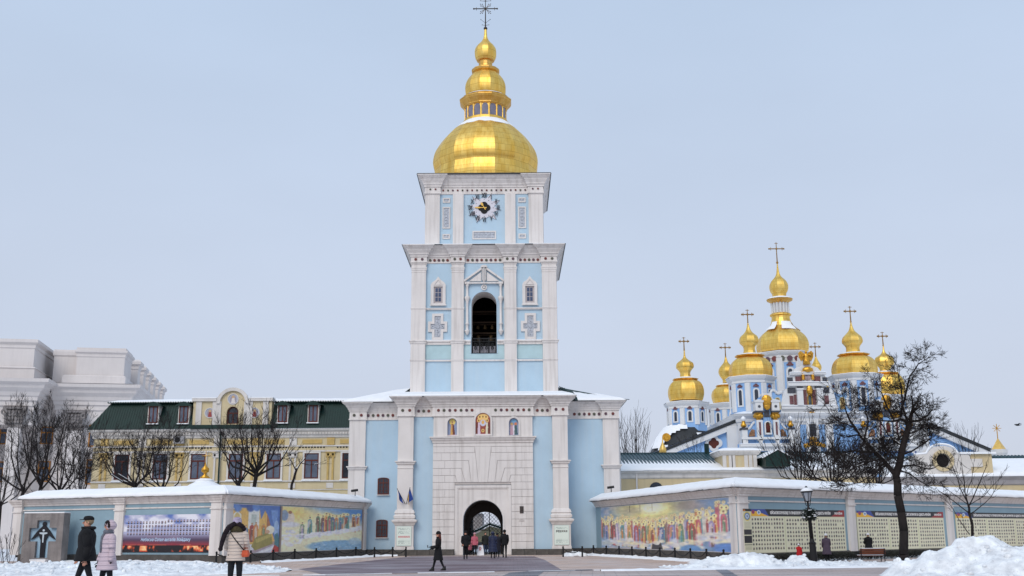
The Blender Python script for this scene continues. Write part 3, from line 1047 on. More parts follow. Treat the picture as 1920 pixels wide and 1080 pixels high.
# relief crosses
M_REL = mat('grey_blue_relief', lin((188, 192, 200)), .85, var=.25, scale=7, bump=.8, bscale=9)
for s in (-1, 1):
    cx = TX + s * 3.7; cz = 17.66
    def cross(a, bw, h, q):
        return [(cx - bw, cz - h), (cx + bw, cz - h), (cx + bw, cz - q), (cx + a, cz - q), (cx + a, cz + q), (cx + bw, cz + q), (cx + bw, cz + h), (cx - bw, cz + h), (cx - bw, cz + q), (cx - a, cz + q), (cx - a, cz - q), (cx - bw, cz - q)]
    b = MB()
    b.plate([cross(.76, .45, 1.06, .42), cross(.56, .25, .86, .22)], YT2 - .12, YT2 - .003)
    f = b.build('relief_cross', M_WHITE, tower)
    b = MB(); b.plate([cross(.56, .25, .86, .22)], YT2 - .03, YT2 - .004)
    for k in range(5):
        zz = cz - .7 + k * .35
        b.plate([circ(cx, zz, .12, 8), circ(cx, zz, .06, 8)], YT2 - .08, YT2 - .031)
    for x in (-.38, .38): b.plate([circ(cx + x, cz, .12, 8), circ(cx + x, cz, .06, 8)], YT2 - .08, YT2 - .031)
    for k in range(8): b.tube((cx, YT2 - .05, cz), (cx + .2 * math.cos(k * PI / 4), YT2 - .05, cz + .2 * math.sin(k * PI / 4)), .025, n=4)
    b.build('carving', M_REL, f)
# aedicule around the belfry arch
for s in (-1, 1):
    cx = TX + s * 1.34; cy = YT2 - .14
    b = MB(); b.smooth = True
    b.lathe([(.02, 16.95), (.1, 17.0), (.12, 17.1), (.2, 17.25), (.22, 17.32), (.1, 17.4), (.1, 17.8), (.15, 17.84), (.15, 17.92), (.1, 17.96), (.09, 19.5), (.12, 19.6), (.1, 19.65), (.17, 19.8), (.22, 19.95), (.22, 20.05), (.1, 20.15), (.09, 20.9), (.14, 21.0), (.14, 21.1)], 10, cx, cy)
    b.build('colonnette', M_WHITE, tower)
b = MB()
b.box(TX - 1.55, TX - 1.15, YT2 - .3, YT2 - .003, 21.1, 21.28); b.box(TX + 1.15, TX + 1.55, YT2 - .3, YT2 - .003, 21.1, 21.28)
b.box(TX - 1.5, TX + 1.5, YT2 - .24, YT2 - .004, 21.14, 21.25)
for s in (-1, 1):
    b.plate([[(TX + s * 1.6, 21.29), (TX + s * .2, 22.3), (TX + s * .2, 22.48), (TX + s * 1.6, 21.45)]][::1], YT2 - .24, YT2 - .004)
    b.plate([[(TX + s * 1.2, 21.36), (TX + s * .24, 21.36), (TX + s * .24, 22.1)]], YT2 - .13, YT2 - .005)
    b.plate([rect(TX + s * .14 - .035, TX + s * .14 + .035, 21.4, 22.4)], YT2 - .2, YT2 - .005)
b.box(TX - .05, TX + .05, YT2 - .2, YT2 - .005, 21.3, 22.5)
b.box(TX - .26, TX + .26, YT2 - .26, YT2 - .004, 22.49, 22.6)
b.box(TX - .18, TX + .18, YT2 - .26, YT2 - .004, 22.6, 22.66)
b.build('pediment', M_WHITE, tower)
b = MB(); b.plate([circ(TX, 20.85, .24, 12), circ(TX, 20.85, .15, 12)], YT2 - .12, YT2 - .003); b.plate([circ(TX, 20.85, .09, 8)], YT2 - .15, YT2 - .003)
b.build('medallion', M_WHITE, tower)
entab(A0, A1, YT2, YT2 + 11.4, 22.86, 23.36, 24.24, .68, [(xa, xb, .25) for xa, xb in P2], tower)
rosettes(tower, [TX + s * x for s in (-1, 1) for x in (2.95, 3.3, 3.65, 4.0, 4.35)], YT2 - .05, 23.12)
rosettes(tower, [TX + x for x in (-1.3, -.93, -.56, -.19, .19, .56, .93, 1.3)], YT2 - .05, 23.12)
rosettes(tower, [TX + s * x for s in (-1, 1) for x in (1.88, 2.35, 4.97, 5.5)], YT2 - .31, 23.15)
b = MB()
b.loft(A0, A1, YT2, YT2 + 11.4, [(.62, 24.3), (.1, 24.5), (-.6, 24.6)])
b.build('ledge_roof', M_SNOW, tower)

# --- third tier
T3 = 4.84
B0, B1 = TX - T3, TX + T3
b = MB(); b.box(B0, B1, YT3, YT3 + 9.5, 24.5, 29.05)
b.build('third_tier_wall', M_BLUE, tower)
P3 = [(B0, B0 + 1.18), (TX - 2.58, TX - 1.7), (TX + 1.7, TX + 2.58), (B1 - 1.18, B1)]
for xa, xb in P3:
    pilaster('pilaster', xa, xb, YT3 - .2, YT3 - .003, 24.6, 28.98, [])
b = MB(); b.box(B0 - .04, B0 - .003, YT3 - .0, YT3 + 9.4, 24.6, 28.98); b.box(B1 + .003, B1 + .04, YT3, YT3 + 9.4, 24.6, 28.98)
b.build('side_wall_facing', M_WHITE, tower)
entab(B0, B1, YT3, YT3 + 9.4, 28.95, 29.55, 30.5, .62, [(P3[0][0], P3[0][1], .2), (P3[3][0], P3[3][1], .2)], tower)
rosettes(tower, [TX - 3.4 + k * .4 for k in range(18)], YT3 - .05, 29.3, .08)
rosettes(tower, [TX + s * x for s in (-1, 1) for x in (4.02, 4.45)], YT3 - .27, 29.34, .08)
def relief_panel(cx, cz, w, h, parent=tower):
    b = MB()
    hw, hh = w / 2, h / 2
    b.plate([rect(cx - hw, cx + hw, cz - hh, cz + hh), rect(cx - hw + .1, cx + hw - .1, cz - hh + .1, cz + hh - .1)], YT3 - .07, YT3 - .003)
    p = b.build('relief_panel', M_WHITE, parent)
    b = MB()
    b.plate([rect(cx - hw + .1, cx + hw - .1, cz - hh + .1, cz + hh - .1)], YT3 - .012, YT3 - .004)
    nx, nz_ = max(1, int((w - .2) / .26)), max(1, int((h - .2) / .26))
    for i in range(nx):
        for j in range(nz_):
            x = cx - hw + .1 + (w - .2) * (i + .5) / nx; z = cz - hh + .1 + (h - .2) * (j + .5) / nz_
            b.plate([circ(x, z, .1, 6, ph=i + j)], YT3 - .05, YT3 - .013)
            b.tube((x - .1, YT3 - .04, z - .1), (x + .08, YT3 - .04, z + .12), .02, n=4)
    b.build('carving', M_REL, p)
for s in (-1, 1):
    cx = TX + s * 3.12
    relief_panel(cx, 28.45, .62, .42)
    relief_panel(cx, 26.95, .66, 1.85)
    relief_panel(cx, 25.35, .62, .42)
relief_panel(TX, 25.45, 1.95, .72)

# clock: ray star, numerals, dark quatrefoil, gilded hands
clk = empty('wall_clock', (TX, YT3 - .01, 27.78), 'white star-shaped clock with black Roman numerals and gilded hands high on the tower', 'clock')
M_DIAL = mat('pale_dial', lin((214, 212, 220)), .7, var=.08, bump=.05)
M_NUM = mat('black_numerals', lin((36, 34, 44)), .5, bump=0)
M_HAND = mat('gilded_hand', lin((226, 182, 92)), .4, metal=.3, bump=0)
b = MB()
pts = []
for k in range(20):
    a = PI / 2 + PI * 2 * k / 20 + .16
    r = 1.42 if k % 2 == 0 else .82
    if k in (0, 10): r = .9
    if k in (4, 14): r = 1.2
    pts.append((r * math.cos(a), r * math.sin(a) * (.98 if math.sin(a) > 0 else 1.0)))
b.plate([pts], -.05, 0)
dial = b.build('dial', M_DIAL, clk, local=True)
b = MB()
for k in (2, 4, 6, 8, 12, 14, 16, 18):
    a = PI / 2 + PI * 2 * k / 20 + .16
    b.tube((.9 * math.cos(a + .08), -.06, .9 * math.sin(a + .08)), (1.42 * math.cos(a), -.06, 1.42 * math.sin(a)), .018, n=4)
b.build('ray_edge', M_NUM, clk, local=True)
b = MB()
q = []
for k in range(40):
    a = 2 * PI * k / 40
    q.append(((.4 + .12 * abs(math.cos(2 * a))) * math.cos(a), (.4 + .12 * abs(math.cos(2 * a))) * math.sin(a)))
b.plate([q], -.08, -.051)
b.build('dial_centre', mat('black_centre', lin((12, 12, 16)), .6, bump=0), clk, local=True)
num = ['XII', 'I', 'II', 'III', 'IV', 'V', 'VI', 'VII', 'VIII', 'IX', 'X', 'XI']
for k, t in enumerate(num):
    a = PI / 2 - k * PI / 6
    r = 1.06
    o = text_mesh(t, .56, M_NUM, 'numeral', clk, (r * math.cos(a) * 1.08, -.09, r * math.sin(a)), extrude=.015, bold=.012)
    o.scale = (.62, 1, 1)
    bb = MB(); bb.plate([circ(.74 * math.cos(a), .74 * math.sin(a), .03, 6)], -.07, -.051); bb.build('hour_dot', M_NUM, clk, local=True)
def hand(ang, ln, w):
    bb = MB()
    ca, sa = math.cos(ang), math.sin(ang)
    P = lambda d, e: (d * ca - e * sa, d * sa + e * ca)
    bb.plate([[P(-.2, -.05), P(-.05, -.03), P(ln * .35, -.03), P(ln * .55, -w), P(ln * .8, -w * .8), P(ln, 0), P(ln * .8, w * .8), P(ln * .55, w), P(ln * .35, .03), P(-.05, .03), P(-.2, .05)]], -.13 - w * .1, -.1 - w * .1)
    bb.build('hand', M_HAND, clk, local=True)
hand(PI - .02, .82, .07)
hand(rad(122), .55, .1)

# --- domes
DY = 91.0
def gold_lathe(name, prof, n, cx, cy, parent, m=M_GOLD, ph=None):
    b = MB(); b.smooth = False
    b.lathe(prof, n, cx, cy, PI / n if ph is None else ph)
    o = b.build(name, m, parent, pivot=(cx, cy, 0))
    return o
def smooth_prof(pts, k=3):
    """Catmull-Rom through (r,z) points"""
    out = []
    P = [pts[0]] + list(pts) + [pts[-1]]
    for i in range(1, len(P) - 2):
        for j in range(k):
            t = j / k
            a = [0.5 * (2 * P[i][q] + (P[i + 1][q] - P[i - 1][q]) * t + (2 * P[i - 1][q] - 5 * P[i][q] + 4 * P[i + 1][q] - P[i + 2][q]) * t * t + (-P[i - 1][q] + 3 * P[i][q] - 3 * P[i + 1][q] + P[i + 2][q]) * t ** 3) for q in (0, 1)]
            out.append(tuple(a))
    out.append(pts[-1])
    return out
b = MB(); b.loft(B0, B1, YT3, YT3 + 9.4, [(.7, 30.56), (.68, 30.62), (-.5, 30.9)]); b.build('attic_roof', M_EAVE, tower)
main = smooth_prof([(4.5, 30.7), (4.6, 31.5), (4.5, 32.2), (4.48, 32.45), (4.62, 32.8), (4.65, 33.3), (4.5, 34.0), (4.2, 34.6), (3.65, 35.4), (3.0, 36.1), (2.4, 36.55), (2.0, 36.85)], 3)
dm = gold_lathe('dome', main, 16, TX, DY, tower)
b = MB(); b.smooth = True
sp = [(r + .06, z + .07) for r, z in main if z > 35.95]
n = 48
vs, fs = [], []
for i, (r, z) in enumerate(sp):
    for k in range(n):
        a = 2 * PI * k / n
        w = 0
        if i < 3: w = (.4 + .6 * noise.noise(Vector((math.cos(a) * 3, math.sin(a) * 3, 2)))) * .75 * (3 - i) / 3
        vs.append((TX + (r - w) * math.cos(a), DY + (r - w) * math.sin(a), z + w * .55 - (.08 if i == 0 else 0)))
for i in range(len(sp) - 1):
    for k in range(n):
        fs.append((i * n + k, i * n + (k + 1) % n, (i + 1) * n + (k + 1) % n, (i + 1) * n + k))
b.add(vs, fs); b.build('dome_snow', M_SNOW, tower)
M_DRUMG = mat('hazy_drum_glass', lin((124, 122, 138)), .3, var=.25, scale=3, bump=0)
gold_lathe('drum_base', [(2.1, 36.85), (2.1, 37.0), (1.95, 37.05), (1.95, 37.2), (1.8, 37.22), (1.8, 38.35)], 16, TX, DY, tower)
for k in range(16):
    a = 2 * PI * (k + .5) / 16 + PI / 16 + PI / 16
    a = PI / 16 * 2 * k + PI / 16 + PI / 16
    bb = MB()
    bb.plate([arch(0, .27, 37.25, 38.05, 6)], -.03, .0)
    o = bb.build('drum_window', M_DRUMG, tower, local=True)
    o.location = Vector((TX + 1.775 * math.cos(a), DY + 1.775 * math.sin(a), 0)) - worigin(tower)
    o.rotation_euler = (0, 0, a + PI / 2)
    a2 = a + PI / 16
    bb = MB(); bb.tube((TX + 1.84 * math.cos(a2), DY + 1.84 * math.sin(a2), 37.2), (TX + 1.84 * math.cos(a2), DY + 1.84 * math.sin(a2), 38.3), .055, n=6)
    bb.build('drum_column', M_GOLD, tower)
gold_lathe('drum_cornice', [(1.85, 38.3), (1.98, 38.4), (1.98, 38.5), (2.3, 38.85), (2.36, 39.0), (2.36, 39.12), (2.1, 39.3), (1.7, 39.42)], 12, TX, DY, tower, M_GOLDD)
b = MB(); b.smooth = True; b.lathe([(2.12, 39.3), (1.95, 39.42), (1.75, 39.5)], 24, TX, DY, cap=False); b.build('cornice_snow', M_SNOW, tower)
gold_lathe('second_onion', smooth_prof([(1.6, 39.35), (1.78, 39.65), (1.86, 40.1), (1.82, 40.6), (1.62, 41.1), (1.3, 41.55), (1.08, 41.8)], 3), 12, TX, DY, tower)
gold_lathe('lantern_ring', [(1.08, 41.8), (1.24, 41.88), (1.28, 42.0), (1.24, 42.12), (.9, 42.25), (.66, 42.4), (.62, 42.6), (.62, 42.95), (.78, 43.0), (.82, 43.1)], 12, TX, DY, tower, M_GOLDD)
gold_lathe('top_onion', smooth_prof([(.8, 43.08), (.94, 43.35), (1.0, 43.75), (.94, 44.15), (.7, 44.55), (.42, 44.85), (.24, 45.15), (.15, 45.5), (.11, 46.2)], 3), 12, TX, DY, tower)
def dome_cross(parent, cx, cy, z0, h, arm, m, rays=True, lw=.05):
    b = MB()
    b.ball((cx, cy, z0 + .05), h * .06, 8, 6)
    b.tube((cx, cy, z0), (cx, cy, z0 + h), lw * 1.2, lw * .6, 5)
    zc = z0 + h * .68
    b.tube((cx - arm, cy, zc), (cx + arm, cy, zc), lw, lw, 5)
    b.ball((cx, cy, zc), lw * 2.2, 8, 5)
    for s in (-1, 1):
        b.ball((cx + s * arm, cy, zc), lw * 1.7, 6, 4); b.tube((cx + s * arm * .78, cy, zc - lw * 3), (cx + s * arm * .78, cy, zc + lw * 3), lw * .6, n=4)
    b.tube((cx - lw * 3, cy, z0 + h * .94), (cx + lw * 3, cy, z0 + h * .94), lw * .6, n=4)
    if rays:
        for k in range(4):
            a = PI / 4 + PI / 2 * k
            for da in (-.22, 0, .22):
                ln = arm * (.62 if da == 0 else .5)
                b.tube((cx + math.cos(a) * .1, cy, zc + math.sin(a) * .1), (cx + math.cos(a + da) * ln, cy, zc + math.sin(a + da) * ln), lw * .35, n=4)
                b.ball((cx + math.cos(a + da) * ln, cy, zc + math.sin(a + da) * ln), lw * .9, 5, 4)
        for s in (-1, 1):
            b.tube((cx, cy, z0 + h * .2), (cx + s * arm * .4, cy, z0 + h * .32), lw * .35, n=4); b.ball((cx + s * arm * .4, cy, z0 + h * .32), lw * .8, 5, 4)
            b.tube((cx, cy, z0 + h * .12), (cx + s * arm * .28, cy, z0 + h * .14), lw * .35, n=4); b.ball((cx + s * arm * .28, cy, z0 + h * .14), lw * .8, 5, 4)
            b.tube((cx, cy, z0 + h * .93), (cx + s * arm * .45, cy, z0 + h * .95), lw * .35, n=4); b.ball((cx + s * arm * .45, cy, z0 + h * .95), lw * .8, 5, 4)
    return b.build('cross', m, parent)
M_CROSS = mat('dark_gilt_iron', lin((74, 62, 50)), .4, metal=.6, var=.5, scale=5, bump=0)
dome_cross(tower, TX, DY, 46.15, 2.95, 1.06, M_CROSS)

# --- lattice gate in the passage
gate = empty('iron_gate', (TX, YC + 5.9, 0), 'black lattice iron gate standing in the arched passage of the bell tower', 'gate')
b = MB()
yg = YC + 5.9
def zarch(x): return 1.98 + math.sqrt(max(0, (IH - .02) ** 2 - x * x)) if abs(x) < IH else 1.98
N = 7
st = .3
for d in (-1, 1):
    k = -20
    while k < 20:
        c0 = k * st
        seg = []
        for t in np.linspace(-IH, IH, 60):
            z = d * t * 1.05 + c0 + 1.6
            okk = 0.05 < z < zarch(t) and not (abs(t) < .98 and z < 1.78 and t < .35 and t > -.9)
            if okk: seg.append((t, z))
            elif seg:
                if len(seg) > 1: b.tube((TX + seg[0][0], yg, seg[0][1]), (TX + seg[-1][0], yg, seg[-1][1]), .016, n=4)
                seg = []
        if len(seg) > 1: b.tube((TX + seg[0][0], yg, seg[0][1]), (TX + seg[-1][0], yg, seg[-1][1]), .016, n=4)
        k += 1
b.build('lattice', M_IRON, gate)
b = MB()
b.box(TX - .9, TX + .3, yg - .03, yg + .03, 1.78, 1.84); b.box(TX - .93, TX - .88, yg - .03, yg + .03, 0, 1.84); b.box(TX + .31, TX + .37, yg - .03, yg + .03, 0, 3.2)
b.box(TX - IH, TX + IH, yg - .03, yg + .03, 3.1 - 1.2, 3.14 - 1.2) if False else None
b.box(TX + .37, TX + IH, yg - .03, yg + .03, .08, .12); b.box(TX - IH, TX - .93, yg - .03, yg + .03, .08, .12)
b.build('gate_frame', M_IRON, gate)
# ================================================================ ground
def gp(px, py):
    """pixel -> point of the ground z = 0"""
    lo, hi = 20.0, 400.0
    for _ in range(50):
        m = (lo + hi) / 2
        if at(px, py, m)[1] < 0: lo = m
        else: hi = m
    # z at fixed pixel grows with distance above the horizon only; below it use direct solve
    x1, z1 = at(px, py, 1.0)
    k = -EYE / (z1 - EYE)
    return x1 * k, k

def paving_mat(name, c1, c2, cm, bw, bh, rot, frost=0.35, fscale=0.25, fst=(0.6, 1.0, 1)):
    m = bpy.data.materials.new(name)
    m.use_nodes = True
    n, l = m.node_tree.nodes, m.node_tree.links
    b = n['Principled BSDF']
    tc = n.new('ShaderNodeTexCoord')
    mp = n.new('ShaderNodeMapping')
    mp.inputs['Rotation'].default_value = (0, 0, rot)
    l.new(tc.outputs['Object'], mp.inputs[0])
    br = n.new('ShaderNodeTexBrick')
    br.inputs['Color1'].default_value = (*c1, 1)
    br.inputs['Color2'].default_value = (*c2, 1)
    br.inputs['Mortar'].default_value = (*cm, 1)
    br.inputs['Scale'].default_value = 1.0
    br.inputs['Brick Width'].default_value = bw
    br.inputs['Row Height'].default_value = bh
    br.inputs['Mortar Size'].default_value = 0.02
    br.inputs['Bias'].default_value = 0.0
    l.new(mp.outputs[0], br.inputs['Vector'])
    nz = n.new('ShaderNodeTexNoise')
    nz.inputs['Scale'].default_value = fscale
    nz.inputs['Detail'].default_value = 9
    nz.inputs['Roughness'].default_value = 0.68
    mp2 = n.new('ShaderNodeMapping')
    mp2.inputs['Scale'].default_value = fst
    l.new(tc.outputs['Object'], mp2.inputs[0])
    l.new(mp2.outputs[0], nz.inputs['Vector'])
    mr = n.new('ShaderNodeMapRange')
    mr.inputs['From Min'].default_value = 0.42
    mr.inputs['From Max'].default_value = 0.70
    mr.inputs['To Max'].default_value = frost
    l.new(nz.outputs['Fac'], mr.inputs['Value'])
    n2 = n.new('ShaderNodeTexNoise')
    n2.inputs['Scale'].default_value = 0.9
    n2.inputs['Detail'].default_value = 7
    l.new(tc.outputs['Object'], n2.inputs['Vector'])
    hs = n.new('ShaderNodeMix')
    hs.data_type = 'RGBA'
    hs.blend_type = 'MULTIPLY'
    hs.inputs['Factor'].default_value = 0.55
    l.new(br.outputs['Color'], hs.inputs['A'])
    cr = n.new('ShaderNodeValToRGB')
    cr.color_ramp.elements[0].position = 0.35
    cr.color_ramp.elements[0].color = (.55, .52, .52, 1)
    cr.color_ramp.elements[1].position = 0.65
    cr.color_ramp.elements[1].color = (1, 1, 1, 1)
    l.new(n2.outputs['Fac'], cr.inputs[0])
    l.new(cr.outputs[0], hs.inputs['B'])
    mx = n.new('ShaderNodeMix')
    mx.data_type = 'RGBA'
    l.new(mr.outputs[0], mx.inputs['Factor'])
    l.new(hs.outputs['Result'], mx.inputs['A'])
    mx.inputs['B'].default_value = (0.62, 0.62, 0.66, 1)
    l.new(mx.outputs['Result'], b.inputs['Base Color'])
    b.inputs['Roughness'].default_value = 0.6
    bp = n.new('ShaderNodeBump')
    bp.inputs['Strength'].default_value = 0.5
    bp.inputs['Distance'].default_value = 0.02
    l.new(br.outputs['Fac'], bp.inputs['Height'])
    bp.invert = True
    l.new(bp.outputs[0], b.inputs['Normal'])
    return m
M_PAVE = paving_mat('tan_paving', lin((216, 186, 166)), lin((196, 168, 150)), lin((140, 120, 110)), .6, .3, rad(38), .6, .4, (.4, 1.3, 1))
M_PLUM = paving_mat('plum_paving', lin((118, 94, 102)), lin((102, 82, 92)), lin((82, 66, 74)), .4, .2, rad(0), .38, .35)
M_NEAR = paving_mat('grey_brown_paving', lin((190, 168, 156)), lin((168, 148, 140)), lin((120, 106, 102)), .9, .45, rad(4), .62, .5, (.14, 1.6, 1))
M_BAND = paving_mat('slate_paving', lin((92, 92, 102)), lin((80, 80, 92)), lin((64, 64, 72)), .4, .2, rad(0), .4)
M_SNOWG = mat('trodden_snow', (0.78, 0.80, 0.84), 0.7, var=0.12, scale=0.8, bump=0.6, bscale=3)

def sheet(name, pts, z, m, kind='structure'):
    b = MB()
    tri = tessellate_polygon([[Vector((x, y, 0)) for x, y in pts]])
    fs = []
    for t in tri:
        A, B, C_ = [pts[i] for i in t]
        ar = (B[0] - A[0]) * (C_[1] - A[1]) - (B[1] - A[1]) * (C_[0] - A[0])
        fs.append(tuple(t) if ar > 0 else tuple(reversed(t)))
    b.add([(x, y, z) for x, y in pts], fs)
    o = b.build(name, m)
    o['kind'] = kind
    return o
sheet('ground', [(-900, -40), (900, -40), (900, 1400), (-900, 1400)], -0.012, M_SNOWG)
sheet('plaza', [(-60, -20), (60, -20), (60, 92), (12, 70), (8, 84), (-13, 84), (-17.2, 66), (-34, 73), (-60, 76)], -0.006, M_PAVE)
E1 = gp(0, 1077); E2 = gp(640, 1073.5); E3 = gp(1180, 1067.5); E4 = gp(1920, 1060)
sheet('road', [(-60, -15), (60, -15), (60, 50), (30, 49.5), (11, 48.6), (3, 47.2), (-7.5, 44.0), (-22, 42.6), (-60, 40)], -0.002, M_NEAR)
plum = [gp(771, 1043), gp(1001, 1043), gp(1022, 1050), (gp(1050, 1066)[0], 47.9), (-7.4, 44.2), gp(560, 1067), gp(660, 1055)]
sheet('path', plum, 0.002, M_PLUM)
sheet('paving_band', [gp(930, 1086), gp(955, 1074), gp(1010, 1069.5), gp(1110, 1067.8), gp(1112, 1069.2), gp(1020, 1072), gp(1000, 1086)], 0.006, M_BAND)
sheet('paving_band', [gp(1340, 1067), gp(1362, 1067), gp(1400, 1090), gp(1372, 1090)], 0.006, M_BAND)

# thin dirty snow lying along kerbs and wall feet
def snow_strip(name, path, w, h, seed, label, dirty=False, kind='stuff', step=.25, m=None):
    vs, fs = [], []
    P = []
    for i in range(len(path) - 1):
        A, B = Vector(path[i]), Vector(path[i + 1])
        k = max(1, int((B - A).length / step))
        P += [A.lerp(B, j / k) for j in range(k)]
    P.append(Vector(path[-1]))
    m_ = 5
    for i, p in enumerate(P):
        d = (P[min(i + 1, len(P) - 1)] - P[max(i - 1, 0)]).normalized()
        nr = Vector((-d.y, d.x))
        wn_ = w * (1 + .7 * noise.noise(Vector((p.x * .7, p.y * .7, seed))) + .35 * noise.noise(Vector((p.x * 3, p.y * 3, seed))))
        if i < 3 or i > len(P) - 4: wn_ *= .3
        for j in range(m_):
            t = (j / (m_ - 1) - .5) * 2
            hh = h * (1 - t * t) * max(.1, 1 + .9 * noise.noise(Vector((p.x * 1.6, p.y * 1.6, seed + j)))) if abs(t) < .99 else -.02
            q = p + nr * t * wn_ / 2
            vs.append((q.x, q.y, hh + .006))
    for i in range(len(P) - 1):
        for j in range(m_ - 1):
            fs.append((i * m_ + j, (i + 1) * m_ + j, (i + 1) * m_ + j + 1, i * m_ + j + 1))
    b = MB(); b.smooth = True
    b.add(vs, fs)
    o = b.build(name, m or M_SNOW)
    if kind: o['kind'] = kind
    if label: o['label'] = label
    return o

M_PILE = mat('ploughed_snow', (0.82, 0.84, 0.88), 0.65, var=0.3, scale=2.2, bump=0.6, bscale=9, spec=0.2)
_n, _l = M_PILE.node_tree.nodes, M_PILE.node_tree.links
_b = _n['Principled BSDF']
_src = _b.inputs['Base Color'].links[0].from_socket
_t = _n.new('ShaderNodeTexCoord'); _z = _n.new('ShaderNodeTexNoise'); _z.inputs['Scale'].default_value = 6; _z.inputs['Detail'].default_value = 10; _z.inputs['Roughness'].default_value = .8
_l.new(_t.outputs['Object'], _z.inputs['Vector'])
_r = _n.new('ShaderNodeMapRange'); _r.inputs['From Min'].default_value = .56; _r.inputs['From Max'].default_value = .68; _r.inputs['To Max'].default_value = .85
_l.new(_z.outputs['Fac'], _r.inputs['Value'])
_m = _n.new('ShaderNodeMix'); _m.data_type = 'RGBA'; _m.inputs['B'].default_value = (.34, .35, .38, 1)
_l.new(_r.outputs[0], _m.inputs['Factor']); _l.new(_src, _m.inputs['A']); _l.new(_m.outputs['Result'], _b.inputs['Base Color'])
def heap(name, cx, cy, rx, ry, h, seed, label=None, res=.1, rz=0, humps=None, cat=None, kind=None, lump=1.0):
    nx, ny = int(2 * rx / res), int(2 * ry / res)
    vs, fs = [], []
    for j in range(ny + 1):
        for i in range(nx + 1):
            u, v = i / nx * 2 - 1, j / ny * 2 - 1
            x, y = u * rx, v * ry
            r = math.sqrt(u * u + v * v)
            P = Vector((x + seed * 7, y, 0))
            edge = .12 * noise.noise(P * .7)
            base = max(0.0, 1 - (r + edge) ** 2)
            f = base ** .8
            if humps:
                f2 = 0
                for hx, hy, hr, hh in humps:
                    dd = math.hypot((u - hx) / hr, (v - hy) / hr)
                    f2 = max(f2, hh * max(0, 1 - dd * dd) ** .9)
                f = min(f, 1) * (.25 + 0) + f2 * min(1, base * 3)
            z = h * f
            if f > .01:
                k = min(1, base * 4)
                z += lump * k * (h * .16 * noise.noise(P * 1.1) + .09 * noise.noise(P * 2.7 + Vector((0, 0, 3))) + .07 * abs(noise.noise(P * 5.1)) + .035 * noise.noise(P * 11))
            vs.append((x, y, z if base > 0 else -.05))
    for j in range(ny):
        for i in range(nx):
            q = (j * (nx + 1) + i, j * (nx + 1) + i + 1, (j + 1) * (nx + 1) + i + 1, (j + 1) * (nx + 1) + i)
            if all(vs[k][2] < -.04 for k in q): continue
            fs.append(q)
    b = MB(); b.smooth = True
    b.add(vs, fs)
    # loose chunks
    r = random.Random(seed)
    for k in range(int(26 * rx * ry / 4)):
        a, q = r.uniform(0, 2 * PI), math.sqrt(r.random()) * .98
        x, y = math.cos(a) * q * rx, math.sin(a) * q * ry
        i = int((x / rx + 1) / 2 * nx); j = int((y / ry + 1) / 2 * ny)
        z = vs[j * (nx + 1) + i][2]
        b.ball((x, y, z + .02), r.uniform(.04, .12), 6, 4, r.uniform(.8, 1.4), r.uniform(.7, 1.2), r.uniform(.6, 1))
    o = b.build(name, M_PILE)
    o.location = (cx, cy, 0)
    o.rotation_euler = (0, 0, rz)
    if label: o['label'] = label
    if cat: o['category'] = cat
    if kind: o['kind'] = kind
    return o
heap('snow_heap', 17.2, 39.5, 4.3, 2.9, 1.06, 3, 'largest ploughed snow heap with dirty hollows in front of the small tree', .07, cat='snow heap',
     humps=[(-.15, 0, .45, 1.0), (-.42, -.05, .42, .68), (.35, .1, .5, .72), (-.7, .1, .3, .36), (.8, 0, .35, .7), (.1, -.3, .6, .7)])
heap('snow_heap', 9.9, 50.0, 2.5, 1.5, .52, 5, 'smaller white snow heap below the corner of the right wall', .07, cat='snow heap',
     humps=[(.3, .1, .5, .98), (-.1, 0, .5, .8), (-.55, 0, .4, .4), (.72, .1, .3, .55)])
heap('snow_heap', 13.35, 53.0, .9, .7, .36, 8, 'little lump of snow beside the foot of the street lamp', .06, cat='snow heap', humps=[(.1, 0, .7, 1)])
heap('snow_bank', -19.0, 49.5, 9.2, 6.2, .32, 11, 'low bank of lumpy snow covering the left side of the square', .12, kind='stuff', lump=1.5)
heap('snow_bank', 13.2, 50.9, 6.6, 2.0, .16, 13, 'thin band of snow between lamp, bench and road', .1, kind='stuff', lump=1.2)
heap('snow_bank', 26.5, 47.0, 7.0, 2.6, .35, 14, None, .12, kind='stuff', lump=1.2)
heap('snow_heap', 4.2, 76.6, .9, .5, .3, 17, 'tiny pile of snow right of the gateway near the chain', .08, cat='snow heap')
for k, (A_, B_) in enumerate((((-24, 42.9), (-15.5, 43.6)), ((-14.6, 43.7), (-9.2, 44.1)), ((-8.3, 44.2), (-4.9, 45.2)), ((-3.9, 45.5), (-.8, 46.4)), ((.6, 46.8), (2.6, 47.4)), ((3.4, 47.6), (6.5, 48.4)))):
    snow_strip('snow_strip', [A_, B_], .1 if k % 2 else .07, .012, 2 + k, None, m=M_SNOWG)
snow_strip('snow_strip', [(3.6, 46.6), (8.0, 47.6), (17.5, 49.4)], .9, .06, 4, None)
snow_strip('snow_strip', [(-14.4, 63.6), (-11.6, 72.5), (-9.8, 80.6), (-8.4, 80.9)], .75, .1, 6, None)
snow_strip('snow_strip', [(4.2, 80.8), (5.4, 79.0), (9.8, 60.3), (9.2, 55)], .8, .12, 8, None)
snow_strip('snow_strip', [(-30, 69.6), (-17.0, 62.6)], 1.0, .12, 9, None)
snow_strip('snow_strip', [(13.0, 57.3), (36, 78.5)], 1.2, .1, 10, None)
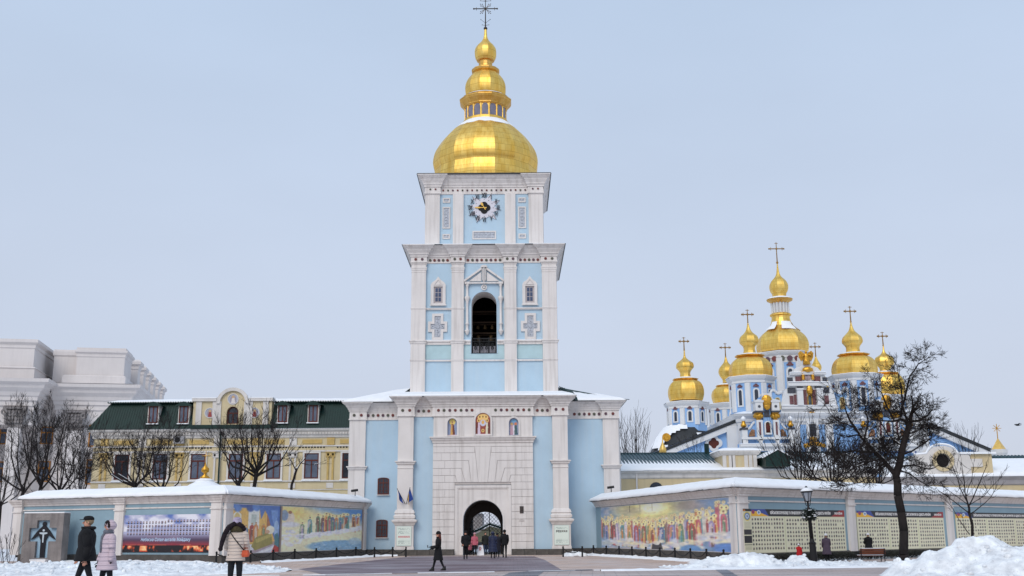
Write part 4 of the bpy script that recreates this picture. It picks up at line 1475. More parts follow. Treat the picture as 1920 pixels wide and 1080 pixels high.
# dark planting bed under the memorial boards, with low clipped hedge
def hedge(name, path, w, h, label, n, leaf=.045):
    r = random.Random(4)
    b = MB()
    A, B = Vector(path[0]), Vector(path[1])
    d = (B - A).normalized(); nr = Vector((-d.y, d.x)); L = (B - A).length
    for k in range(n):
        p = A + d * r.uniform(0, L) + nr * r.uniform(-w / 2, w / 2)
        z = h * math.sqrt(r.random())
        a, e = r.uniform(0, 2 * PI), r.uniform(-.6, .9)
        v = Vector((math.cos(a) * math.cos(e), math.sin(a) * math.cos(e), math.sin(e))) * leaf * r.uniform(.7, 1.6)
        s = v.orthogonal().normalized() * leaf * .5
        c = Vector((p.x, p.y, z))
        b.add([c - v - s, c + v - s * .3, c + v * .9 + s * .6, c - v + s], [(0, 1, 2, 3)])
    o = b.build(name, mat('dark_hedge', lin((44, 44, 36)), .8, var=.5, scale=2, bump=0))
    return tag(o, label, kind='stuff')
hedge('hedge', ((13.6, 57.4), (24.5, 67.2)), 1.2, .42, 'low dark hedge below the memorial boards', 9000)

# ================================================================ perimeter walls
def front_n(d): return Vector((d.y, -d.x))
def sweep(b, path, prof, ends=True, insets=None):
    """profile [(offset to the front, z)] swept along a plan polyline with mitred corners"""
    n = len(path)
    P = [Vector(p) for p in path]
    rows = []
    for i in range(n):
        if i == 0: d0 = d1 = (P[1] - P[0]).normalized()
        elif i == n - 1: d0 = d1 = (P[-1] - P[-2]).normalized()
        else: d0, d1 = (P[i] - P[i - 1]).normalized(), (P[i + 1] - P[i]).normalized()
        n0, n1 = front_n(d0), front_n(d1)
        m = (n0 + n1).normalized()
        k = 1 / max(.3, m.dot(n0))
        row = []
        for j, (o, z) in enumerate(prof):
            q = P[i] + m * k * o
            if insets and i == 0: q = q + d1 * insets[j]
            if insets and i == n - 1: q = q - d0 * insets[j]
            row.append((q.x, q.y, z))
        rows.append(row)
    k = len(prof)
    vs = [v for r in rows for v in r]
    fs = []
    for i in range(n - 1):
        for j in range(k - 1):
            fs.append((i * k + j, (i + 1) * k + j, (i + 1) * k + j + 1, i * k + j + 1))
    if ends:
        fs.append(tuple(range(k)))
        fs.append(tuple(reversed([(n - 1) * k + j for j in range(k)])))
    b.add(vs, fs)
    return rows

def along(px, P0, P1, py=1000):
    """distance from P0 on the vertical plane P0-P1 where pixel column px meets it"""
    x1, z1 = at(px, py, 1.0)
    (ax, ay), (bx, by) = P0, P1
    L = math.hypot(bx - ax, by - ay)
    dx, dy = (bx - ax) / L, (by - ay) / L
    # (ax + s dx) = x1 (ay + s dy)
    s = (x1 * ay - ax) / (dx - x1 * dy)
    return s

WH = 3.84
def perimeter(path, label, seed, pillars, insets=(1.1, 1.1)):
    P = [Vector(p) for p in path]
    root = empty('perimeter_wall', (P[1].x, P[1].y, 0), label, 'wall')
    b = MB(); sweep(b, path, [(0, .3), (0, 3.42), (-.8, 3.42), (-.8, .3)])
    b.build('wall_body', M_WBLUE, root)
    b = MB(); sweep(b, path, [(.1, -.2), (.1, .42), (.02, .46), (-.9, .46), (-.9, -.2)])
    b.build('plinth', M_STONE, root)
    b = MB(); sweep(b, path, [(.003, 3.4), (.07, 3.42), (.07, 3.5), (.14, 3.56), (.16, 3.62), (.24, 3.7), (.26, 3.76), (.36, 3.79), (.36, WH - .01), (-1.1, WH - .01), (-1.1, 3.4)])
    b.build('cornice', M_WHITE, root)
    b = MB(); sweep(b, (path[:2] if seed < 30 else path[1:]), [(.003, 3.12), (.06, 3.13), (.06, 3.19), (.003, 3.21)])
    b.build('string_course', M_WHITE, root)
    ins = [0, 0, 1.0, 0, 0]
    b = MB(); sweep(b, path, [(.5, WH), (.5, WH + .05), (-.4, 4.36), (-1.3, WH + .05), (-1.3, WH)], True, ins)
    b.build('roof', M_GREEN, root)
    # snow on the front and back slope
    off = []
    for sgn in (1, -1):
        for i in range(len(P) - 1):
            A, B = P[i], P[i + 1]
            d = (B - A).normalized(); nr = front_n(d)
            def corner(k):
                if k == 0 or k == len(P) - 1: return nr
                d0, d1 = (P[k] - P[k - 1]).normalized(), (P[k + 1] - P[k]).normalized()
                m = (front_n(d0) + front_n(d1)).normalized()
                return m / max(.3, m.dot(front_n(d0)))
            ca, cb = corner(i), corner(i + 1)
            e = .55 if sgn > 0 else -1.35
            ra = 1.0 if i == 0 else 0; rb = 1.0 if i + 1 == len(P) - 1 else 0
            ae, be = A + ca * e, B + cb * e
            ar, br = A + ca * -.4 + d * ra, B + cb * -.4 - d * rb
            if i > 0: ae = ae - d * .16; ar = ar - d * .1
            if i + 1 < len(P) - 1: be = be + d * .16; br = br + d * .1
            q = [(ae.x, ae.y, WH + .06), (be.x, be.y, WH + .06), (br.x, br.y, 4.38), (ar.x, ar.y, 4.38)]
            snow_sheet('roof_snow', q, int((B - A).length * 4), 8, .1, root, seed=seed + i + (5 if sgn < 0 else 0), ragged=.24)
    for A, B, C_ in ((P[0], P[1], 0), (P[-1], P[-2], 1)):
        d = (B - A).normalized(); nr = front_n(d) if C_ == 0 else -front_n(d)
        a1, a2, a3 = A + nr * .53, A - nr * 1.33, A - nr * .4 + d * 1.02
        b = MB(); b.smooth = False
        a1, a2 = a1 - d * .05, a2 - d * .05
        b.add([(a1.x, a1.y, WH + .07), (a2.x, a2.y, WH + .07), (a3.x, a3.y, 4.46), (a1.x, a1.y, WH - .02), (a2.x, a2.y, WH - .02)], [(0, 1, 2), (0, 3, 4, 1)])
        b.build('hip_snow', M_SNOW, root)
    for (i, s, w, wf) in pillars:
        A, B = P[i], P[i + 1]
        d = (B - A).normalized()
        rz = math.atan2(d.y, d.x)
        b = MB()
        b.box(-w / 2, w / 2, -.16, .02, .4, 3.4)
        b.box(-w / 2 - .04, w / 2 + .04, -.22, .02, 3.02, 3.1)
        b.loft(-w / 2, w / 2, -.16, 0, [(.01, 3.39), (.08, 3.42), (.08, 3.5), (.15, 3.56), (.17, 3.62), (.25, 3.7), (.27, 3.76), (.29, 3.79), (.29, WH - .02)])
        o = b.build('pillar', M_WHITE, root, local=True)
        q = A + d * s
        o.location = Vector((q.x, q.y, 0)) - root.location
        o.rotation_euler = (0, 0, rz)
    return root
LP = [(-31.4, 71.0), (-16.7, 63.9), (-11.15, 83.45)]
RP = [(6.2, 83.45), (11.75, 58.5), (52.0, 94.6)]
sL = [along(p, LP[0], LP[1]) for p in (33, 224)] + [0]
LL = math.dist(LP[0], LP[1])
lw = perimeter(LP, 'low pale blue wall with snowy roof, white pillars and banners left of the tower', 20,
               [(0, sL[0], .75, 0), (0, sL[1], .75, 0), (0, LL - .42, .75, 0), (1, .42, .8, 0), (1, along(681, LP[1], LP[2]), .5, 0)])
rw = perimeter(RP, 'low pale blue wall with snowy roof and rows of portrait boards right of the tower', 40,
               [(1, .45, .8, 0), (0, math.dist(RP[0], RP[1]) - .3, .55, 0)] + [(1, along(p, RP[1], RP[2]), .75, 0) for p in (1596, 1781)] + [(1, 41.5, .75, 0)])

def on_wall(name, P0, P1, pxa, pxb, z0, z1, label, cat, out=.05, group=None):
    """thing hung on a wall between two pixel columns; returns root and width"""
    sa, sb = along(pxa, P0, P1), along(pxb, P0, P1)
    L = math.dist(P0, P1)
    d = ((P1[0] - P0[0]) / L, (P1[1] - P0[1]) / L)
    rz = math.atan2(d[1], d[0])
    x = P0[0] + d[0] * sa + d[1] * out
    y = P0[1] + d[1] * sa - d[0] * out
    r = empty(name, (x, y, z0), label, cat, group, rz)
    return r, sb - sa, z1 - z0

# ---- painted panels
ROBES = [(166, 52, 50), (62, 104, 150), (214, 196, 176), (92, 128, 96), (200, 120, 60), (150, 130, 180), (108, 70, 60), (222, 208, 214), (80, 140, 150), (190, 84, 96), (224, 180, 96), (76, 84, 130)]
def figure(c, x, y0, h, w, r, halo=True):
    a, b_ = r.choice(ROBES), r.choice(ROBES)
    if halo: c.ell(x, y0 + h * .08, w * .36, h * .085, (240, 216, 130), .85); c.ell(x, y0 + h * .08, w * .25, h * .06, (250, 238, 190), .8)
    q = r.uniform(-.08, .08)
    c.poly([(x - w * .34, y0 + h * .96), (x - w * (.3 + q), y0 + h * .5), (x - w * .27, y0 + h * .22), (x - w * .08, y0 + h * .14), (x + w * .08, y0 + h * .14), (x + w * .27, y0 + h * .24), (x + w * (.3 - q), y0 + h * .55), (x + w * .36, y0 + h)], a, .92)
    c.poly([(x - w * .12, y0 + h * .98), (x - w * .16, y0 + h * .4), (x + w * .02, y0 + h * .2), (x + w * .14, y0 + h * .45), (x + w * .18, y0 + h * .97)], b_, .9)
    for k in range(3): c.poly([(x + w * (q + .12 * k - .2), y0 + h * .9), (x + w * (q + .12 * k - .17), y0 + h * .3), (x + w * (q + .12 * k - .14), y0 + h * .9)], r.choice([(240, 232, 214), (90, 70, 80), (226, 200, 150)]), .5)
    if r.random() < .5: c.poly([(x - w * .33, y0 + h * .62), (x - w * .25, y0 + h * .25), (x + w * .1, y0 + h * .2), (x - w * .05, y0 + h * .55)], r.choice(ROBES), .7)
    c.ell(x + w * .05, y0 + h * .36, w * .1, h * .025, (222, 184, 156))
    c.ell(x, y0 + h * .09, w * .11, h * .042, (206, 160, 126))
    c.ell(x, y0 + h * .062, w * .11, h * .024, r.choice([(120, 86, 60), (160, 124, 84), (96, 74, 58)]))
def finish(c, seed, k=.25, pale=.14):
    c.a = c.a * (1 - pale) + np.array((238, 230, 220.)) * pale
    c.a = c.a * 1.08
    p = np.pad(c.a, ((1, 1), (1, 1), (0, 0)), 'edge')
    c.a = c.a * .5 + .125 * (p[:-2, 1:-1] + p[2:, 1:-1] + p[1:-1, :-2] + p[1:-1, 2:])
    nz = c.noise(40, 24, seed)
    c.a *= (1 - k / 2 + k * nz)[..., None]

# right mural: host of haloed figures on clouds
r = random.Random(21)
c = Canvas(330, 150, (150, 160, 175))
n1 = c.noise(8, 4, 3); n2 = c.noise(16, 8, 4)
c.a[:] = (110, 140, 176)
c.blend((n2 - .4) * 3, (180, 172, 176), .8)
c.ell(.44, .1, .26, .3, (240, 222, 120), .9, .9); c.ell(.47, .08, .1, .14, (255, 250, 215), .9, .9)
c.ell(.73, .1, .1, .1, (140, 120, 116), .6, .9); c.ell(.3, .14, .08, .1, (150, 140, 140), .5, .8)
top = lambda x: .30 - .0 * x + (.1 * math.cos((x - .5) * 12) * .35) + (-.22 if x > .9 else -.08 if x > .78 else 0) + (-.06 if x < .14 else 0)
c.blend(((c.yy > .3) & (c.yy < .62)).astype(float), (214, 196, 140), .55)
for row in range(2):
    n = 34 - row * 4
    for k in range(n):
        x = .012 + (k + .5 * (row % 2)) * .978 / n + r.uniform(-.01, .01)
        y = top(x) - .04 + row * .045 + r.uniform(-.03, .03)
        c.ell(x, y + .03, .012, .034, (226, 196, 116), .7); c.ell(x, y + .03, .008, .022, (238, 224, 176), .8); c.ell(x, y + .033, .004, .014, (176, 130, 100), .8)
        c.poly([(x - .012, y + .5), (x - .009, y + .06), (x + .009, y + .06), (x + .012, y + .5)], r.choice(ROBES + [(214, 206, 196)] * 4), .7)
for k in range(24):
    x = .03 + k * .041 + r.uniform(-.008, .008)
    figure(c, x, top(x) + .02 + r.uniform(0, .05), .52, .046, r)
for k in range(14):
    x = .06 + k * .068 + r.uniform(-.014, .014)
    figure(c, x, top(x) + .07 + r.uniform(0, .05), .6, .062, r)
for k in range(120):
    x = r.random(); y = .86 + (-.12 if x > .8 else 0) + r.uniform(-.05, .12) - .1 * abs(x - .5)
    c.ell(x, y, r.uniform(.015, .04), r.uniform(.02, .05), r.choice([(236, 222, 180), (226, 214, 196), (210, 206, 208), (190, 196, 212)]), .75, .6)
c.ell(.74, .98, .07, .1, (76, 130, 190), .9, .3); c.ell(.96, .93, .08, .09, (74, 120, 196), .85, .4); c.ell(.04, .88, .05, .14, (150, 176, 206), .6, .5)
c.poly([(.455, 1), (.465, .87), (.49, .9), (.512, .9), (.53, .84), (.545, 1)], (40, 38, 44))
for x in (.28, .37, .47): c.box(x, x + .004, 0, .16, (70, 60, 50), .8)
finish(c, 5)
root, w, h = on_wall('wall_mural', RP[0], RP[1], 1129, 1377, .5, 3.34, 'wide colourful mural of many haloed figures on clouds, right of the gateway', 'mural')
b = MB(); b.box(-.03, w + .03, 0, .035, -.03, h + .03); b.build('panel', M_WHITE, root, local=True)
c.mesh('painting', w, h, M_PRINT, root, (0, -.004, 0))
# left mural: figures on a cloud above water
r = random.Random(8)
c = Canvas(230, 150, (238, 230, 190))
n1 = c.noise(6, 5, 9)
c.blend((c.xx * 1.0 + (.3 - c.yy) * 1.5 - .72) * 2.2, (62, 116, 190), 1); c.blend((.16 - c.yy) * 5 * (c.xx > .25), (110, 160, 206), .7)
c.blend((.34 - np.hypot(c.xx - .12, (c.yy - .16) * 1.2)) * 3, (244, 206, 96), .9)
c.ell(.1, .26, .05, .14, (222, 206, 186)); c.ell(.1, .13, .02, .035, (150, 100, 70)); c.ell(.04, .2, .04, .12, (96, 130, 180), .8); c.ell(.1, .4, .11, .06, (214, 214, 222), .9, .5)
for (x, y) in [(.24, .33), (.325, .2), (.42, .13), (.48, .16), (.52, .1), (.56, .11), (.6, .14), (.65, .15), (.7, .14), (.745, .1), (.79, .1), (.88, .12), (.945, .1)]:
    figure(c, x, y, .46 if x > .3 else .4, .088, r)
for k in range(160):
    x = r.random(); y = .74 - .28 * x + r.uniform(-.035, .05)
    if x < .25: y = .66 + r.uniform(-.12, .2)
    c.ell(x, y, r.uniform(.012, .04), r.uniform(.015, .035), r.choice([(246, 244, 242), (226, 222, 230), (212, 212, 226), (240, 234, 226)]), .85, .6)
c.ell(.72, .9, .42, .13, (120, 168, 204), .95, .2)
for k in range(120):
    x, y = r.uniform(.35, .98), r.uniform(.76, .98)
    if ((x - .72) / .42) ** 2 + ((y - .9) / .14) ** 2 < 1: c.ell(x, y, r.uniform(.006, .03), r.uniform(.004, .01), r.choice([(200, 220, 232), (86, 138, 184), (150, 190, 214)]), .7, .5)
c.ell(.9, .8, .09, .09, (176, 200, 214), .8, .4)
finish(c, 7, .2)
root, w, h = on_wall('wall_mural', LP[1], LP[2], 524, 677, .5, 3.32, 'mural of robed figures on a white cloud over blue water, left of the tower', 'mural')
b = MB(); b.box(-.03, w + .03, 0, .035, -.03, h + .03); b.build('panel', M_WHITE, root, local=True)
b = MB(); b.box(-.08, .08, -.06, -.01, 0, h); b.box(w - .02, w + .22, -.06, 0.03, 0, h); b.build('painted_column', mat('worn_column', lin((176, 160, 152)), .8, var=.45, scale=1.2, bump=.2, stretch=(1, 1, .3)), root, local=True)
c.mesh('painting', w, h, M_PRINT, root, (0, -.004, 0))
# left mural: indoor scene under blue drapes
r = random.Random(4)
c = Canvas(150, 150, (222, 176, 92))
for k in range(6): c.box(k * .17, k * .17 + .012, .1, .7, (196, 146, 70), .6)
c.box(.34, .56, .06, .5, (226, 228, 220)); c.poly([(.32, .12), (.45, .02), (.58, .12)], (232, 232, 226)); c.box(.4, .5, .2, .44, (176, 190, 180), .8)
c.poly([(.05, .62), (.05, .2), (.12, .13), (.2, .2), (.2, .62)], (238, 232, 214)); c.poly([(.07, .6), (.07, .22), (.12, .16), (.18, .22), (.18, .6)], (216, 190, 120)); c.box(.08, .17, .36, .6, (150, 176, 206))
c.box(.72, .8, .1, .6, (150, 84, 60), .8)
for k in range(9):
    x = k / 8
    c.ell(x, .02, .09, .1 + .05 * math.sin(k * 2.3), r.choice([(58, 92, 170), (80, 124, 196), (52, 80, 150)]), .95, .3)
c.poly([(.55, 0), (.6, .3), (.68, .1), (.75, .25), (.86, .62), (.95, .9), (1, .9), (1, 0)], (66, 106, 182), .95); c.poly([(.8, .1), (.84, .3), (.93, .62), (.95, .1)], (112, 152, 210), .8)
c.ell(.93, .5, .06, .18, (160, 190, 220), .8)
c.box(0, 1, .82, 1, (206, 206, 214)); c.poly([(.3, 1), (1, .72), (1, .8), (.5, 1)], (150, 120, 130), .7); c.poly([(.55, 1), (1, .84), (1, .88), (.66, 1)], (240, 236, 236), .9)
for x, y, hh in ((.42, .36, .42), (.5, .34, .45), (.66, .38, .3), (.3, .4, .5), (.2, .42, .5)): figure(c, x, y, hh, .17, r, False)
c.poly([(.42, .86), (.5, .68), (.82, .56), (.86, .82), (.5, .95)], (142, 130, 66)); c.poly([(.5, .72), (.82, .6), (.84, .66), (.52, .8)], (176, 160, 86)); c.ell(.8, .52, .09, .09, (232, 226, 204)); c.ell(.74, .56, .05, .04, (196, 152, 120))
c.poly([(.9, .98), (.9, .62), (.96, .58), (1, .7), (1, .98)], (60, 110, 120)); c.poly([(.84, 1), (.9, .84), (1, .9), (1, 1)], (176, 50, 46))
c.poly([(.0, .98), (.02, .6), (.2, .6), (.3, .98)], (70, 120, 110), .8); c.poly([(.24, .98), (.26, .72), (.36, .74), (.38, .98)], (200, 80, 52), .9)
finish(c, 3, .2)
root, w, h = on_wall('wall_mural', LP[1], LP[2], 430, 522, .5, 3.32, 'mural of people round a bed under blue drapes, beside the wall corner', 'mural')
b = MB(); b.box(-.03, w + .0, 0, .035, -.03, h + .03); b.build('panel', M_WHITE, root, local=True)
c.mesh('painting', w, h, M_PRINT, root, (0, -.004, 0))
# printed banner with rows of small portraits over fire
r = random.Random(2)
c = Canvas(250, 110, (176, 178, 206))
nz = c.noise(7, 4, 12)
c.blend((nz - .42) * 5 * (c.yy < .45), (232, 232, 240), .9); c.blend((.42 - nz) * 6 * (c.yy < .25), (86, 112, 180), .9)
c.blend(np.clip((c.yy - .5) * 6, 0, 1), (78, 62, 86), 1)
c.blend((c.noise(6, 3, 5) - .45) * 4 * (c.yy > .5) * (c.yy < .72), (150, 130, 150), .6)
c.blend(np.clip((c.yy - .68 + .1 * (c.noise(5, 2, 6) - .5)) * 9, 0, 1), (150, 48, 58), .85)
c.blend(np.clip((c.yy - .775) * 20, 0, 1) * (c.noise(6, 2, 8) > .45), (236, 132, 84), .8)
c.box(0, 1, .81, 1, (26, 20, 24))
fl = c.noise(22, 4, 31)
c.blend((fl - .52) * 8 * (c.yy > .82) * (c.yy < .97), (222, 84, 44), 1); c.blend((fl - .62) * 9 * (c.yy > .83) * (c.yy < .95), (250, 200, 140), 1)
for row in range(4):
    for k in range(27):
        x = .055 + k * .0345; y = .2 + row * .1 - .03 * (x > .5 and row == 0)
        if row > 1 or r.random() < .5: c.box(x - .013, x + .013, y - .03, y + .045, (150, 152, 184), .8)
        g = r.choice([40, 60, 90]); c.ell(x, y + .025, .010, .018, (g, g, g + 10)); c.ell(x, y - .005, .006, .016, (200, 160, 146)); c.ell(x, y - .018, .006, .009, (50, 42, 44))
root, w, h = on_wall('memorial_banner', LP[0], LP[1], 232.5, 402, .58, 2.76, 'printed banner of small portraits above flames on the left wall', 'banner')
b = MB(); b.box(0, w, 0, .02, 0, h); b.build('panel', M_WHITE, root, local=True)
c.mesh('print', w, h, M_PRINT, root, (0, -.004, 0))
M_LTXT = mat('pale_blue_letters', lin((190, 212, 238)), .5, bump=0, var=.03)
text_mesh('Небесна Сотня ангелів Майдану', .26, M_LTXT, 'lettering', root, (w * .48, -.012, h * .335), width=w * .55, shear=.15, bold=.004)

# memorial boards with rows of portraits
def board_canvas(W, cols, seed, notes):
    c = Canvas(W, 132, (218, 212, 180))
    r = random.Random(seed)
    c.box(0, 1, 0, .17, (30, 28, 32)); c.box(0, 1, .145, .17, (20, 18, 20))
    c.poly([(0, 0), (.15, 0), (.19, .17), (0, .17)], (58, 76, 150)); c.poly([(0, .06), (.06, .05), (.12, .1), (.19, .17), (0, .17)], (232, 176, 48))
    c.ell(.035, .07, .015, .045, (150, 60, 100)); c.ell(.09, .08, .018, .05, (220, 226, 232)); c.ell(.09, .08, .01, .03, (110, 140, 180))
    c.poly([(.84, .17), (.95, 0), (1, 0), (1, .17)], (150, 40, 40))
    st = [0, .345, .68, 1.0]
    for p in range(3):
        x0, x1 = st[p] + .012, st[p + 1] - .012
        yo = .17 + .012 * p
        c.box(x0 - .01, x1 + .008, yo, .985, (222, 217, 188)); c.box(x0 - .014, x0 - .01, yo, .985, (196, 200, 150))
        n = cols[p]
        for row in range(8):
            for k in range(n):
                x = x0 + (k + .5) * (x1 - x0) / n
                y = .235 + row * .0935 + yo - .17
                if r.random() < .02: continue
                w2, h2 = (x1 - x0) / n * .29, .024
                c.box(x - w2, x + w2, y - h2, y + h2, r.choice([(196, 188, 170), (150, 146, 142), (176, 170, 160), (120, 116, 112)]))
                g = r.randint(34, 84)
                c.box(x - w2, x + w2, y + h2 * .1, y + h2, (g, g, g - 4)); c.box(x - w2 * .45, x + w2 * .45, y - h2 * .8, y + h2 * .2, r.choice([(150, 112, 96), (120, 90, 80), (60, 56, 52)]))
                c.box(x - w2 * .9, x + w2 * .9, y + h2 * 1.35, y + h2 * 1.7, (150, 146, 126), .7)
    return c
M_WTXT = mat('white_letters', lin((232, 230, 228)), .5, bump=0, var=.03)
GB = 'memorial boards on the right wall'
def memorial_board(pa, pb, seed, lab, cols, full=True, xb=None):
    root, w, h = on_wall('memorial_board', RP[1], RP[2], pa, pb, .44, 2.74, lab, 'memorial board', .05, GB)
    b = MB(); b.box(0, w, 0, .04, 0, h); b.build('panel', mat('board_cream', lin((210, 204, 176)), .6, bump=0), root, local=True)
    c = board_canvas(400, cols, seed, full)
    c.mesh('print', w, h, M_PRINT, root, (0, -.004, 0))
    text_mesh('ВІЙСЬКОВОСЛУЖБОВЦІ ТА ПРАВООХОРОНЦІ, ЯКІ ЗАГИНУЛИ ЗА ЄДНІСТЬ УКРАЇНИ', .2, M_WTXT, 'lettering', root, (w * .52, -.012, h * .915), width=w * .64, bold=.006)
    text_mesh('УКРАЇНИ', .16, M_WTXT, 'lettering', root, (w * .93, -.012, h * .915), width=w * .09, bold=.005)
    return root
memorial_board(1406, 1584, 1, 'cream board of small portraits behind the street lamp, first from the wall corner', (12, 11, 11))
memorial_board(1607, 1770, 2, 'cream board of small portraits behind the bench and the big tree', (12, 11, 11))
memorial_board(1793, 1950, 3, 'cream board of small portraits behind the small tree and the largest snow heap', (12, 11, 11))
root, w, h = on_wall('notice_board', RP[1], RP[2], 1388.5, 1404, .42, 2.74, 'narrow cream notice with round blue and yellow emblem on the corner pillar', 'notice', .21)
c = Canvas(40, 130, (214, 210, 180))
c.box(0, 1, 0, .06, (40, 36, 36)); c.box(.05, .3, .02, .05, (200, 120, 50))
c.ell(.5, .17, .4, .1, (216, 186, 66)); c.ell(.5, .17, .32, .08, (88, 122, 168)); c.ell(.5, .17, .2, .055, (200, 208, 216)); c.ell(.5, .17, .08, .03, (80, 100, 150))
for k in range(6): c.box(.15, .85, .3 + k * .025, .306 + k * .025, (160, 156, 136))
c.box(.06, .95, .46, .58, (52, 48, 50)); c.box(.06, .95, .6, .76, (38, 34, 38)); c.box(.06, .95, .79, .81, (50, 46, 46))
for k in range(5): c.box(.15, .85, .84 + k * .02, .846 + k * .02, (150, 146, 126))
b = MB(); b.box(0, w, 0, .03, 0, h); b.build('panel', M_WHITE, root, local=True)
c.mesh('print', w, h, M_PRINT, root, (0, -.004, 0))

# ---- cross monument of concrete in front of the left wall
xa, _ = at(41, 1000, 67.5); xb, _ = at(119, 1000, 67.5)
mw = xb - xa
mon = empty('cross_monument', ((xa + xb) / 2, 67.5, 0), 'grey concrete slab with a cross-shaped opening and black figure by the left wall', 'monument', rz=rad(-5))
M_CONC = mat('weathered_concrete', lin((140, 134, 132)), .9, var=.28, scale=1.3, bump=.35, streak=.5, dirt=lin((96, 92, 92)))
H_ = 2.92
hw = mw / 2
cr = [(-.4, .28), (.4, .28), (.4, 1.25), (.86, 1.25), (.86, 2.05), (.4, 2.05), (.4, 2.5), (-.4, 2.5), (-.4, 2.05), (-.86, 2.05), (-.86, 1.25), (-.4, 1.25)]
b = MB(); b.plate([rect(-hw, hw, -.2, H_), cr], 0, .8)
b.build('slab', M_CONC, mon, local=True)
b = MB(); b.box(-hw - .01, hw + .01, -.01, .81, H_ + .003, H_ + .07); b.build('snow_cap', M_SNOW, mon, local=True)
b = MB(); b.box(-.9, .9, .22, .24, .2, 2.5); b.build('backing', mat('pale_blue_backing', lin((160, 190, 210)), .8, bump=0), mon, local=True)
M_FIG = mat('black_bronze', lin((40, 40, 46)), .45, metal=.3, bump=0)
b = MB()
fig = [(-.14, .28), (.14, .28), (.16, 1.3), (.3, 1.62), (.62, 1.42), (.76, 1.36), (.4, 1.85), (.14, 2.12), (.07, 2.2), (-.07, 2.2), (-.14, 2.12), (-.42, 1.85), (-.78, 1.36), (-.62, 1.42), (-.3, 1.62), (-.16, 1.3)]
b.plate([fig], .12, .2); b.plate([circ(0, 2.28, .13, 14)], .12, .2)
b.build('figure', M_FIG, mon, local=True)
b = MB(); b.plate([[(-.035, 1.18), (.035, 1.18), (.05, 1.66), (.24, 1.7), (.24, 1.78), (-.24, 1.78), (-.24, 1.7), (-.05, 1.66)]], .09, .118); b.plate([circ(0, 1.9, .07, 10)], .09, .118)
b.build('small_figure', mat('pale_child_figure', lin((196, 208, 216)), .7, bump=0), mon, local=True)
b = MB(); b.box(-.46, .46, -.35, .1, -.1, .12); b.box(-.5, .5, -.36, .1, .121, .2)
b.build('ledge', [M_SNOW], mon, local=True)
text_mesh('1932    1933', .16, mat('carved_digits', lin((170, 164, 160)), .9, bump=0), 'lettering', mon, (-.1, -.006, 2.68))

# ---- chain fences
def chain_fence(pts, label, dots=None):
    root = empty('chain_fence', (pts[0][0], pts[0][1], 0), label, 'chain fence')
    src = None
    for i, (x, y) in enumerate(pts):
        if src is None:
            bb = MB(); bb.smooth = False
            bb.lathe([(.06, -.05), (.05, .52), (.045, .54), (.065, .56), (.03, .59)], 8)
            bb.ball((0, 0, .63), .065, 8, 6)
            src = bb.build('post', M_IRON, root, local=True)
        else: inst(src, root, (x - pts[0][0], y - pts[0][1], 0))
    for i in range(len(pts) - 1):
        (xa, ya), (xb, yb) = pts[i], pts[i + 1]
        bb = MB()
        L = math.hypot(xb - xa, yb - ya)
        n = 12
        P = []
        for k in range(n + 1):
            t = k / n
            sag = .32 * (1 - (2 * t - 1) ** 2)
            P.append((xa + (xb - xa) * t, ya + (yb - ya) * t, .58 - sag))
        bb.path(P, .028, 5)
        for k in range(1, n, 1):
            bb.ball(P[k], .04, 5, 4)
        bb.build('chain', M_IRON, root)
    return root
def interp(A, B, n): return [(A[0] + (B[0] - A[0]) * k / n, A[1] + (B[1] - A[1]) * k / n) for k in range(n + 1)]
def off_px(pxs, P0, P1, o):
    L = math.dist(P0, P1); d = ((P1[0] - P0[0]) / L, (P1[1] - P0[1]) / L)
    A = (P0[0] + d[1] * o, P0[1] - d[0] * o); B = (P1[0] + d[1] * o, P1[1] - d[0] * o)
    out = []
    for p in pxs:
        s = along(p, A, B); out.append((A[0] + d[0] * s, A[1] + d[1] * s))
    return out
chain_fence(off_px([408, 472, 514, 554, 594, 632, 668], LP[1], LP[2], 1.3) + [gp(702, 1045), gp(736, 1044.5), gp(761, 1044.5)], 'black posts with sagging chains along the left murals')
chain_fence([gp(1056, 1044), gp(1092, 1044)] + off_px([1112, 1136, 1160, 1184, 1210, 1236, 1264, 1293, 1323, 1355], RP[0], RP[1], 1.3), 'black posts with sagging chains along the right mural')
# ================================================================ yellow building with the green mansard roof
YB = 95.0
yb = empty('mansard_building', (-24.5, YB, 0), 'yellow two-storey building with dark green mansard roof behind the left wall', 'building')
x0, x1 = -36.4, -12.2
b = MB(); b.box(x0, x1, YB, YB + 14, 0, 9.85); b.build('wall', M_YELLOW, yb)
M_WTRIM = mat('worn_white_trim', lin((214, 208, 202)), .85, var=.12, scale=1.2, bump=.2, streak=.3, dirt=lin((156, 148, 140)))
b = MB(); b.loft(x0, x1, YB, YB + 14, [(.02, 9.75), (.1, 9.8), (.12, 10.0), (.2, 10.05), (.22, 10.25), (.42, 10.4), (.45, 10.52)]); b.build('cornice', M_WTRIM, yb)
b = MB()
for k in range(96): b.box(x0 + k * .252, x0 + k * .252 + .12, YB - .34, YB - .1, 10.06, 10.24)
o = b.build('dentils', M_WTRIM, yb); o['kind'] = 'stuff'
b = MB()
b.box(x0 - .02, x1, YB - .08, YB - .003, 9.0, 9.12); b.box(x0 - .02, x1, YB - .1, YB - .003, 8.55, 8.68)
b.box(x0 - .02, x1, YB - .12, YB - .003, 6.0, 6.12); b.box(x0 - .02, x1, YB - .08, YB - .003, 5.3, 5.36)
b.build('string_course', M_WTRIM, yb)
wx = [-30.5 + 3.27 * k for k in range(6)] + [-33.8]
M_YD = mat('ochre_shade_trim', lin((196, 166, 104)), .85, var=.15, bump=.1)
